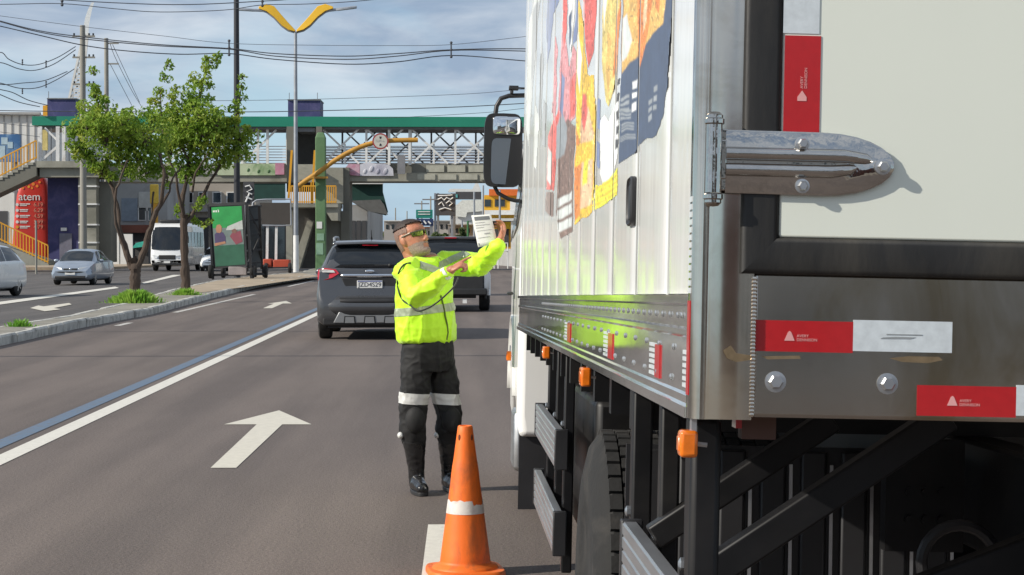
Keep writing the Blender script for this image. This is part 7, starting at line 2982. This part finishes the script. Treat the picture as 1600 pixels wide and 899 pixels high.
# red fuel-price totem
Y = 127.3
xa, xb = at(18, 385, Y).x, at(77, 385, Y).x
tt = thing('price_totem', 'tall red fuel station totem with white lettering behind the yellow stair railing', 'sign', ((xa + xb) / 2, Y, 0.15))
M_TRED = mat('totem_red', (0.50, 0.022, 0.01), 0.45, 0, 0.06, 0.5, coat=0.2)
M_TORG = mat('totem_orange', (0.72, 0.2, 0.02), 0.5)
b = MB()
out_ = [at(x, y, Y) for x, y in ((16, 412), (18, 380), (21, 340), (25, 305), (31, 287), (42, 277), (56, 273), (68, 276), (74, 290), (76, 330), (77, 412))]
prof_ = ((412, 16, 77), (380, 18, 76.8), (340, 21, 76), (305, 25, 75), (290, 30, 73.5), (282, 36, 71), (276, 44, 67), (273, 52, 61))
rings_ = []
for py_, xl, xr in prof_:
    A_, B_ = at(xl, py_, Y), at(xr, py_, Y)
    cx_, hw_ = (A_.x + B_.x) / 2, (B_.x - A_.x) / 2
    rings_.append([Vector((cx_ + hw_ * math.copysign(abs(math.cos(2 * PI * k / 28)) ** 0.55, math.cos(2 * PI * k / 28)), Y + 0.5 + 0.5 * math.copysign(abs(math.sin(2 * PI * k / 28)) ** 0.35, math.sin(2 * PI * k / 28)), A_.z)) for k in range(28)])
b.loft(rings_)
tb_ = b.build('panel', M_TRED, tt, world=True, ang=60)
s_ = Y / FPX
tM2 = lambda px, py, o=0.01: Matrix.Translation(at(px, py, Y) - Vector(tt.location) + Vector((0, -o, 0))) @ Matrix.Rotation(R(90), 4, 'X')
text('brand_lettering', 'atem', 17 * s_, tM2(46, 308), M_WPNT, tt, 0.02, spacing=1.0)
for i, y in enumerate((320, 329, 338, 347, 355)):
    b = MB()
    c = at(27, y, Y)
    b.lathe([(2.4 * s_, 0), (2.4 * s_, 0.02)], c - Vector(tt.location), 14, Mx)
    b.build('price_dot', M_WPNT if i < 4 else M_YEL, tt)
    for j, (x0, x1) in enumerate(((31, 40), (40.5, 47 - (i % 2) * 3))):
        patch(tt, x0, x1, y - 1.8, y - 0.2, Y, M_WPNT, 'price_line', 0.02)
    patch(tt, 31, 42 + (i % 3), y + 0.8, y + 2.0, Y, M_WPNT, 'price_line', 0.02)
    text('price_digits', ('6,19', '6,29', '4,59', '5,99', '4,79')[i], 8.5 * s_, tM2(60, y), mat('totem_digit', (0.62, 0.24, 0.16), 0.5), tt, 0.01)
for px, py, r_ in ((40, 288, 3), (46, 284, 2.6), (52, 288, 2.6), (58, 291, 2.2), (50, 294, 2), (62, 285, 1.8), (45, 292, 2), (36, 294, 2), (56, 282, 1.8)):
    b = MB()
    b.lathe([(r_ * s_, 0), (r_ * s_, 0.02)], at(px, py, Y) - Vector(tt.location), 12, Mx)
    b.build('logo_dot', M_YEL if px % 2 else M_TORG, tt)

# leaning lattice spire behind
Y = 420.0
sp = thing('lattice_spire', 'slanting pale lattice spire with a shiny tip behind the utility pole', 'tower', tuple(Vector((at(112, 385, Y).x, Y, 0))))
legs = []
for (xb_, xt_) in ((100, 131), (124, 137)):
    for dy_ in (0, 6):
        b = MB()
        b.bar(at(xb_, 190, Y + dy_), at(xt_, 52, Y + dy_), 0.45, 0.45)
        b.build('leg', M_WW, sp, world=True)
for k in range(14):
    u, v = k / 14, (k + 1) / 14
    f = lambda s: at(100 + 31 * s, 190 - 138 * s, Y)
    g_ = lambda s: at(124 + 13 * s, 190 - 138 * s, Y)
    for A, B2 in ((f(u), g_(v)), (g_(u), f(v)), (f(u), g_(u))):
        b = MB()
        b.bar(A, B2, 0.28, 0.28)
        b.build('lattice_bar', M_WW, sp, world=True)
b = MB()
b.loft([[at(x0, y, Y), at(x1, y, Y), at(x1, y, Y + 4), at(x0, y, Y + 4)] for x0, x1, y in ((125, 138, 60), (131, 139, 40), (133, 141, 28), (138, 144, 14), (143, 147, 4))])
b.build('spire_tip', mat('spire_metal', (0.75, 0.75, 0.73), 0.3, 0.3), sp, world=True)
b = MB()
b.box(at(95, 385, Y).x, at(125, 385, Y).x, Y, Y + 8, 0, at(110, 190, Y).z)
b.build('base', M_WW, sp, world=True)

# buildings seen below the bridge on the left
Y = 175.0
t = block('grey_shop_row', 'low grey shop row with small windows seen between the tree trunks', 'building', 160, 262, 262, Y, 14, M_WG)
patch(t, 190, 246, 352, 364, Y, M_TILE, 'awning', 1.2)
for x0, x1 in ((172, 180), (216, 228), (232, 240)):
    window(t, x0, x1, 325, 345, Y)
patch(t, 190, 215, 310, 346, Y, mat('panel_bluegrey', (0.19, 0.23, 0.28), 0.7), 'wall_panel', 0.1)
patch(t, 217, 240, 300, 330, Y, mat('panel_pale', (0.42, 0.42, 0.4), 0.7), 'wall_panel', 0.1)
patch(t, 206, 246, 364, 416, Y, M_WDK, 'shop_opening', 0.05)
Y = 150.0
t = thing('boundary_wall', 'white painted wall panel with a faint round emblem at the left kerb', 'wall', (at(200, 385, Y).x, Y, 0.15))
for x0, x1, y0 in ((150, 162, 366), (172, 186, 364), (188, 207, 366)):
    a, c = at(x0, 416, Y), at(x1, y0, Y)
    b = MB()
    b.box(a.x, c.x, Y, Y + 0.2, 0.1, c.z)
    b.build('wall_panel', M_WPNT, t, world=True, smooth=False)
b = MB()
c = at(157, 383, Y - 0.02)
b.tube([c + Vector((0.3 * math.cos(2 * PI * k / 16), 0, 0.3 * math.sin(2 * PI * k / 16))) for k in range(17)], 0.03, 6)
b.build('round_emblem', mat('emblem_red', (0.4, 0.1, 0.1), 0.6), t, world=True)
Y = 165.0
t = thing('yellow_sign', 'vertical yellow sign hanging between the two tree crowns', 'sign', (at(240, 385, Y).x, Y, 0.15))
a, c = at(234, 319, Y), at(247.5, 288, Y)
b = MB()
b.box(a.x, c.x, Y, Y + 0.3, a.z, c.z)
b.build('panel', mat('sign_yellow', (0.68, 0.45, 0.05), 0.5), t, world=True, bevel=0.1)
b = MB()
b.bar(at(242, 318, Y + 0.15), Vector((at(242, 318, Y).x, Y + 0.15, 0.1)), 0.5, 0.2)
b.build('post', M_YEL, t, world=True)
Y = 152.0
t = block('teal_kiosk', 'small kiosk with a teal awning beside the minibus', 'kiosk', 211, 232, 378, Y, 3, M_WDK)
b = MB()
b.prism([at(x, y, Y) for x, y in ((209, 388), (216, 380), (233, 376), (233, 385))], (0, -1.0, 0))
b.build('awning', mat('awning_teal', (0.05, 0.42, 0.33), 0.5), t, world=True)
Y = 190.0
t = block('beige_block', 'beige two storey building with dark shutters behind the leaning tree', 'building', 258, 400, 262, Y, 16, M_WBG)
for k in range(6):
    window(t, 266 + k * 22, 280 + k * 22, 300, 318, Y)
for k in range(4):
    patch(t, 270 + k * 32, 294 + k * 32, 340, 410, Y, M_WDK, 'shutter', 0.1)
patch(t, 258, 400, 326, 331, Y, M_WG, 'ledge', 0.6)
# dark vertical sign with strokes beside the tall pole
Y = 118.0
t = thing('dark_banner', 'dark banner with pale curling strokes beside the tall pole', 'sign', (at(387, 385, Y).x, Y, 0.15))
a, c = at(380, 320, Y), at(397, 284, Y)
b = MB()
b.box(a.x, c.x, Y, Y + 0.15, a.z, c.z)
b.build('panel', M_WDK, t, world=True)
for pts in (((383, 292), (390, 290), (394, 296), (386, 300), (394, 304)), ((383, 318), (390, 302)), ((384, 308), (394, 312))):
    b = MB()
    b.tube([at(x, y, Y - 0.03) for x, y in pts], 0.05, 6)
    b.build('stroke', M_BWH, t, world=True)
for x in (382, 395):
    b = MB()
    b.bar(at(x, 320, Y + 0.05), Vector((at(x, 320, Y).x, Y + 0.05, 0.1)), 0.12, 0.12)
    b.build('post', M_BDK, t, world=True)

# dark green shop fascia left and right of the middle tower
Y = 150.0
t = block('green_fascia_shop', 'shop with a plain dark green fascia left of the lamp post', 'shop', 396, 452, 320, Y, 12, M_WDK)
patch(t, 396, 446, 286, 313, Y, M_DGRN, 'fascia', 0.5)
patch(t, 394, 448, 283, 286, Y, M_BWH, 'fascia_trim', 0.6)
for k in range(3):
    patch(t, 400 + k * 16, 413 + k * 16, 345, 418, Y, M_GLASS, 'shop_window', 0.06)
Y = 136.0
t = block('canopy_shop', 'grey shop with dark green fascia and sloping canopy right of the bridge tower', 'shop', 546, 574, 320, Y, 26, M_WG)
b = MB()
b.prism([at(x, y, Y) for x, y in ((546, 288), (598, 288), (598, 300), (606, 331), (603, 337), (575, 330), (546, 314))], (0, 0.4, 0))
b.build('fascia', M_DGRN, t, world=True, smooth=False)
b = MB()
b.prism([at(x, y, Y - 0.3) for x, y in ((546, 314), (575, 330), (606, 336), (600, 320), (594, 312))], (0, 0.28, 0))
b.build('canopy', mat('canopy_grey', (0.12, 0.12, 0.115), 0.7), t, world=True, smooth=False)
patch(t, 546, 599, 285, 288, Y, M_BWH, 'fascia_trim', 0.5)
for k in range(3):
    patch(t, 549 + k * 8.5, 555 + k * 8.5, 345, 410, Y, M_WDK, 'shutter', 0.08)


def bush(name, label, px, py, r_, Y, seed, m=None, size=0.22):
    rng = random.Random(seed)
    c = at(px, py, Y)
    t = thing(name, label, 'bush', (c.x, Y, 0.1))
    lb = MB()
    rad = r_ * Y / FPX
    for _ in range(9):
        d = Vector((rng.gauss(0, 0.45), rng.gauss(0, 0.45), rng.gauss(0, 0.4)))
        leaves(lb, c + d * rad, (rad * 0.5,) * 3, 90, size, rng)
    raw_build(lb, 'foliage', m or M_LEAF2, t)
    b = MB()
    b.tube([Vector((c.x, Y, 0.05)), c], [0.12, 0.05], 7)
    b.build('stem', M_BARK, t, world=True)


bush('roadside_bush', 'dark bush beside the grey shop beyond the SUV', 581, 350, 12, 160, 5)
bush('roadside_bush', 'small yellowish bush right above the SUV roof', 588, 366, 9, 190, 6, M_LEAF)

# ---- far right: signs, poles, shops
def board(name, label, px0, px1, py0, py1, Y, m, posts=2, cat='sign', th=0.4):
    a, c = at(px0, py1, Y), at(px1, py0, Y)
    t = thing(name, label, cat, ((a.x + c.x) / 2, Y, 0))
    b = MB()
    b.box(a.x, c.x, Y, Y + th, a.z, c.z)
    pn = b.build('panel', m, t, world=True, smooth=False)
    for i in range(posts):
        u = 0.5 if posts == 1 else 0.1 + 0.8 * i / (posts - 1)
        x = a.x + (c.x - a.x) * u
        b = MB()
        b.bar((x, Y + th / 2 + 0.02, -0.02), (x, Y + th / 2 + 0.02, a.z + 0.2), 0.3, 0.3)
        b.build('post', M_BDK, t, world=True)
    return t, pn


Y = 300.0
t, pn = board('billboard', 'large black billboard with white scribbled lettering far down the avenue', 681, 712, 303, 337, Y, M_WDK, 2, 'billboard')
for pts in (((684, 306), (695, 306), (707, 305)), ((684, 312), (690, 309), (694, 313), (698, 309), (704, 312), (708, 309)), ((685, 320), (690, 316), (694, 322)), ((697, 318), (702, 314), (707, 318), (702, 322)), ((686, 328), (695, 325), (705, 328))):
    b = MB()
    b.tube([at(x, y, Y - 0.1) for x, y in pts], 0.1, 5)
    b.build('lettering_stroke', M_BWH, pn, world=True)
b = MB()
for x in (680, 684.5, 706, 710):
    b.bar(at(x, 302, Y + 0.5), Vector((at(x, 302, Y).x, Y + 0.5, 0)), 0.35, 0.35)
b.build('frame', M_LAMPG, t, world=True)
Y = 330.0
t = block('white_showroom', 'white showroom building with dark glass band and rounded roof sign', 'building', 703, 758, 320, Y, 30, M_WW)
patch(t, 712, 752, 300, 312, Y, M_WDK, 'glass_band', 0.4)
b = MB()
b.prism([at(x, y, Y - 0.2) for x, y in ((700, 300), (702, 296), (708, 295), (738, 296), (741, 290), (744, 284), (748, 288), (752, 300))], (0, 3, 0))
b.build('roof_sign', M_WPNT, t, world=True)
b = MB()
b.prism([at(x, y, Y - 0.6) for x, y in ((710, 338), (712, 322), (722, 313), (755, 312), (757, 330), (730, 332), (728, 340))], (0, 0.4, 0))
b.build('sign_panel', mat('sign_offwhite', (0.66, 0.66, 0.6), 0.6), t, world=True)
patch(t, 707, 715, 304, 309, Y, mat('panel_teal', (0.1, 0.35, 0.35), 0.6), 'teal_panel', 0.5)
for k in range(5):
    patch(t, 706 + k * 10, 713 + k * 10, 350, 380, Y, M_GLASS, 'shop_window', 0.1)
Y = 290.0
t = block('yellow_orange_store', 'yellow and orange store with white fascia behind the truck mirror', 'shop', 757, 850, 305, Y, 24, mat('store_yellow', (0.66, 0.36, 0.02), 0.6, 0, 0.1, 0.2))
patch(t, 764, 850, 296, 306, Y, mat('store_orange', (0.66, 0.14, 0.02), 0.6), 'orange_band', 0.6)
patch(t, 757, 850, 329, 336, Y, M_WPNT, 'white_fascia', 1.2)
patch(t, 797, 850, 312, 330, Y, M_WPNT, 'white_panel', 0.4)
for x0, x1 in ((757, 767), (773, 789)):
    window(t, x0, x1, 312, 323, Y, M_GLASS, M_WDK)
patch(t, 757, 850, 342, 346, Y, M_WW, 'canopy', 4.0)
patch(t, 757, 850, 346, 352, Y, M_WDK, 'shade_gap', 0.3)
patch(t, 776, 850, 347, 352, Y - 0.5, mat('store_bright_yellow', (0.72, 0.5, 0.02), 0.5), 'yellow_strip', 0.3)
patch(t, 790, 812, 352, 358, Y - 0.5, MATS['store_bright_yellow'], 'yellow_sign', 0.3)
for x in (761, 781, 800):
    b = MB()
    b.bar(at(x, 345, Y - 3.5), Vector((at(x, 345, Y - 3.5).x, Y - 3.5, 0)), 0.3, 0.3)
    b.build('canopy_post', M_WPNT, t, world=True)
for k in range(4):
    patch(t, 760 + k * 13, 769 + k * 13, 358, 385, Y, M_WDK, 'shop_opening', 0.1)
# white plastic-looking frames on the right pavement
Y = 120.0
for i, (x, lab) in enumerate(((765, 'white tubular stand on the right pavement, nearer the paper'), (786, 'white tubular stand on the right pavement, nearer the truck'))):
    q = at(x, 385, Y)
    t = thing('tubular_stand', lab, 'stand', (q.x, Y, 0.15))
    for dx_ in (-0.3, 0.3):
        for dy_ in (0, 0.5):
            b = MB()
            b.tube([(dx_, dy_, 0), (dx_ * 0.9, dy_, 1.1)], 0.035, 6)
            b.build('leg', M_WPNT, t)
    b = MB()
    b.box(-0.34, 0.34, -0.05, 0.55, 1.08, 1.14)
    b.build('seat', M_WPNT, t, bevel=0.02)
    b = MB()
    b.tube([(-0.3, 0.5, 1.1), (-0.3, 0.55, 1.6), (0.3, 0.55, 1.6), (0.3, 0.5, 1.1)], 0.035, 6)
    b.build('back', M_WPNT, t)
# green road sign and blue sign further left
Y = 260.0
t, pn = board('road_sign', 'teal green direction sign on posts far down the avenue', 650, 676, 328, 341, Y, mat('sign_teal', (0.01, 0.20, 0.155), 0.5), 2)
for y in (331, 335):
    b = MB()
    b.bar(at(653, y, Y - 0.05), at(672, y, Y - 0.05), 0.05, 0.12)
    b.build('lettering_line', M_BWH, pn, world=True)
Y = 255.0
t, pn = board('hoarding_panel', 'dark blue hoarding with pale marks below the teal sign', 651, 677, 342, 353, Y, mat('panel_navy', (0.02, 0.04, 0.11), 0.5), 2)
for x0, y0, x1, y1 in ((656, 345, 659, 350), (662, 345, 666, 350), (669, 346, 673, 350)):
    b = MB()
    b.bar(at(x0, y0, Y - 0.06), at(x1, y1, Y - 0.06), 0.2, 0.2)
    b.build('pale_mark', M_BWH, pn, world=True)
# far utility poles with crossarms
for i, (px, top, Y, lab) in enumerate(((659, 314, 330, 'far utility pole with one crossarm above the teal sign'), (673, 307, 300, 'far utility pole with wide crossarm left of the black billboard'), (618, 325, 380, 'thin far pole right of the canopy shop'), (636, 330, 420, 'thin far pole nearest the gap of sky'),
                                           (722, 345, 240, 'thin grey pole below the white showroom sign'), (741, 300, 230, 'tall slim pole before the white showroom'), (755, 290, 235, 'tall slim pole by the paper sheet'), (781, 297, 232, 'tall slim pole just left of the mirror arm'))):
    x = at(px, 385, Y).x
    zt = at(px, top, Y).z
    t = thing('far_pole', lab, 'pole', (x, Y, 0))
    b = MB()
    b.tube([(0, 0, -0.02), (0, 0, zt)], [0.16, 0.11], 8)
    b.build('shaft', M_POLE if i < 4 else M_LAMPG, t)
    if i < 2:
        b = MB()
        b.box(-1.3, 1.3, -0.1, 0.1, zt - 0.6, zt - 0.4)
        b.build('cross_arm', M_BDK, t)
# green pipe frame
Y = 215.0
t = thing('pipe_frame', 'green pipe goal-like frame above the pickup roof', 'frame', (at(733, 385, Y).x, Y, 0))
b = MB()
b.tube([Vector((at(731, 385, Y).x, Y, 0)), at(731, 346, Y), at(750, 344, Y), Vector((at(750, 385, Y).x, Y, 0))], 0.12, 8)
b.build('pipe', mat('pipe_green', (0.03, 0.14, 0.04), 0.5), t, world=True)
# far low buildings and walls closing the vista
M_FAR = [mat('far_wall_a', (0.34, 0.32, 0.30), 0.9, 0, 0.1, 0.1), mat('far_wall_b', (0.24, 0.24, 0.25), 0.9, 0, 0.1, 0.1), mat('far_wall_c', (0.42, 0.40, 0.37), 0.9, 0, 0.1, 0.1)]
labs = ['far pale low building just right of the canopy shop', 'far grey low building behind the officer', 'far cream house under the teal sign', 'far grey house under the black billboard', 'far cream building below the white showroom', 'far grey building closing the end of the avenue']
for i, (x0, x1, y0, Y) in enumerate(((600, 628, 346, 340), (612, 652, 352, 420), (648, 690, 356, 380), (676, 720, 346, 360), (700, 765, 352, 310), (560, 700, 363, 600))):
    t = block('far_building', labs[i], 'building', x0, x1, y0, Y, 20, M_FAR[i % 3])
    patch(t, x0 - 0.5, x1 + 0.5, y0 - 1.4, y0, Y, M_WW if i == 0 else M_TILE if i == 2 else M_WG, 'eaves', 1.0)
    for k in range(int((x1 - x0) / 9)):
        window(t, x0 + 3 + k * 9, x0 + 7 + k * 9, y0 + 5, y0 + 12, Y, M_GLASS, M_WDK)
for i, (px, py, r_, Y, m) in enumerate(((690, 372, 10, 230, None), (640, 372, 9, 250, M_LEAF), (720, 372, 8, 220, None))):
    bush('far_bush', ('far dark bush below the black billboard', 'far light bush behind the officer head', 'far dark bush below the white sign')[i], px, py, r_, Y, 20 + i, m, 0.3)
# barrier kerb on the right before the truck
Y = 70.0
t = thing('barrier_wall', 'low grey concrete barrier on the right edge of the road before the truck', 'barrier', (3.4, 150, 0))
b = MB()
b.prism([(1.9, 165, -0.02), (2.4, 165, -0.02), (2.28, 165, 1.35), (2.05, 165, 1.35)], (3.2, -32, 0))
b.build('barrier_body', M_WG, t, world=True)
# parked dark van and cars far in the same lane direction
def far_car(px, py, m, label, rz=0):
    p = gnd(px, py)
    c = thing('far_car', label, 'car', (p.x, p.y, 0), rz)
    S = Car([(0.0, 0.36, 0.75, 0.77, 0.72, 0.72, 0.6), (0.08, 0.28, 0.95, 1.0, 0.82, 0.78, 0.66), (0.35, 0.24, 0.98, 1.3, 0.84, 0.79, 0.58), (0.8, 0.24, 0.96, 1.45, 0.85, 0.80, 0.56), (1.9, 0.24, 0.94, 1.5, 0.85, 0.81, 0.58), (2.4, 0.24, 0.92, 1.42, 0.85, 0.81, 0.58), (3.05, 0.24, 0.9, 0.97, 0.85, 0.80, 0.66), (3.75, 0.26, 0.75, 0.8, 0.81, 0.74, 0.5), (3.95, 0.3, 0.58, 0.62, 0.68, 0.62, 0.4)])
    S.body('body', m, c)
    rows = [[(hw * k / 4, y, z) for k in range(-4, 5)] for z, hw, y in ((1.02, 0.66, 0.1), (1.2, 0.62, 0.24), (1.38, 0.56, 0.48))]
    sheetz('rear_window', M_CGL, c, rows)
    for sd in (-1, 1):
        b = MB()
        b.box(min(sd * 0.62, sd * 0.80), max(sd * 0.62, sd * 0.80), 0.0, 0.12, 0.78, 0.98)
        b.build('tail_lamp', M_TAIL, c)
        for y in (0.75, 3.2):
            car_wheel(c, sd * 0.74, y, 0.3, 0.2, sd)


# small street pole sign at the stair foot
Y = 108.0
x = at(56.5, 385, Y).x
t = thing('thin_post', 'thin bare post at the foot of the yellow stair railing', 'post', (x, Y, 0.0))
b = MB()
b.tube([(0, 0, -0.02), (0, 0, at(56, 345, Y).z)], 0.06, 8)
b.build('shaft', M_POLE, t)
# parked dark motorcycle-height bollards beside the stair

# ---- unseen houses added behind the camera for the polished steel to reflect
for i, (x0, x1, y, h, m) in enumerate(((-26, -12, -48, 9, M_WBG), (-11, 3, -52, 7, M_WG), (4, 20, -46, 11, M_WW), (21, 40, -50, 8, M_TILE))):
    t = thing('reflection_house', ('beige', 'grey', 'white', 'brick red')[i] + ' unseen house added behind the camera to be mirrored in the truck steel', 'building', ((x0 + x1) / 2, y, 0))
    b = MB()
    b.box(x0, x1, y - 10, y, 0, h)
    b.build('wall', m, t, world=True, smooth=False)
    for k in range(4):
        for z in (1.0, 4.4):
            b = MB()
            xx = x0 + 1.2 + k * (x1 - x0 - 2.0) / 4
            b.box(xx, xx + 1.6, y + 0.003, y + 0.08, z, z + 1.7)
            b.build('window', M_GLASS, t, world=True, smooth=False)

# ---- the avenue's right side goes on beyond the truck
for i, (x0, x1, y, h, m, lab) in enumerate(((6, 15, 130, 5, M_WW, 'white corner shop hidden behind the truck'), (16, 27, 138, 7, M_WBG, 'beige shop hidden behind the truck'), (28, 42, 134, 6, M_WG, 'grey workshop hidden behind the truck'), (44, 60, 140, 9, M_TILE, 'brick red hall hidden behind the truck'), (62, 90, 150, 7, M_WW, 'white depot hidden behind the truck'))):
    t = thing('roadside_shop', lab, 'building', ((x0 + x1) / 2, y + 6, 0.15))
    b = MB()
    b.box(x0, x1, y + 6, y + 20, 0.1, h)
    b.build('wall', m, t, world=True, smooth=False)
    b = MB()
    b.box(x0 - 0.2, x1 + 0.2, y + 5.2, y + 5.99, h - 1.6, h - 0.4)
    b.build('fascia', (M_DGRN, M_TRED, M_BLUES, M_YEL, M_DGRN)[i], t, world=True, smooth=False)
    for k in range(int((x1 - x0) / 3)):
        b = MB()
        b.box(x0 + 0.6 + k * 3, x0 + 2.6 + k * 3, y + 5.9, y + 5.997, 0.3, 2.6)
        b.build('shop_window', M_GLASS, t, world=True, smooth=False)
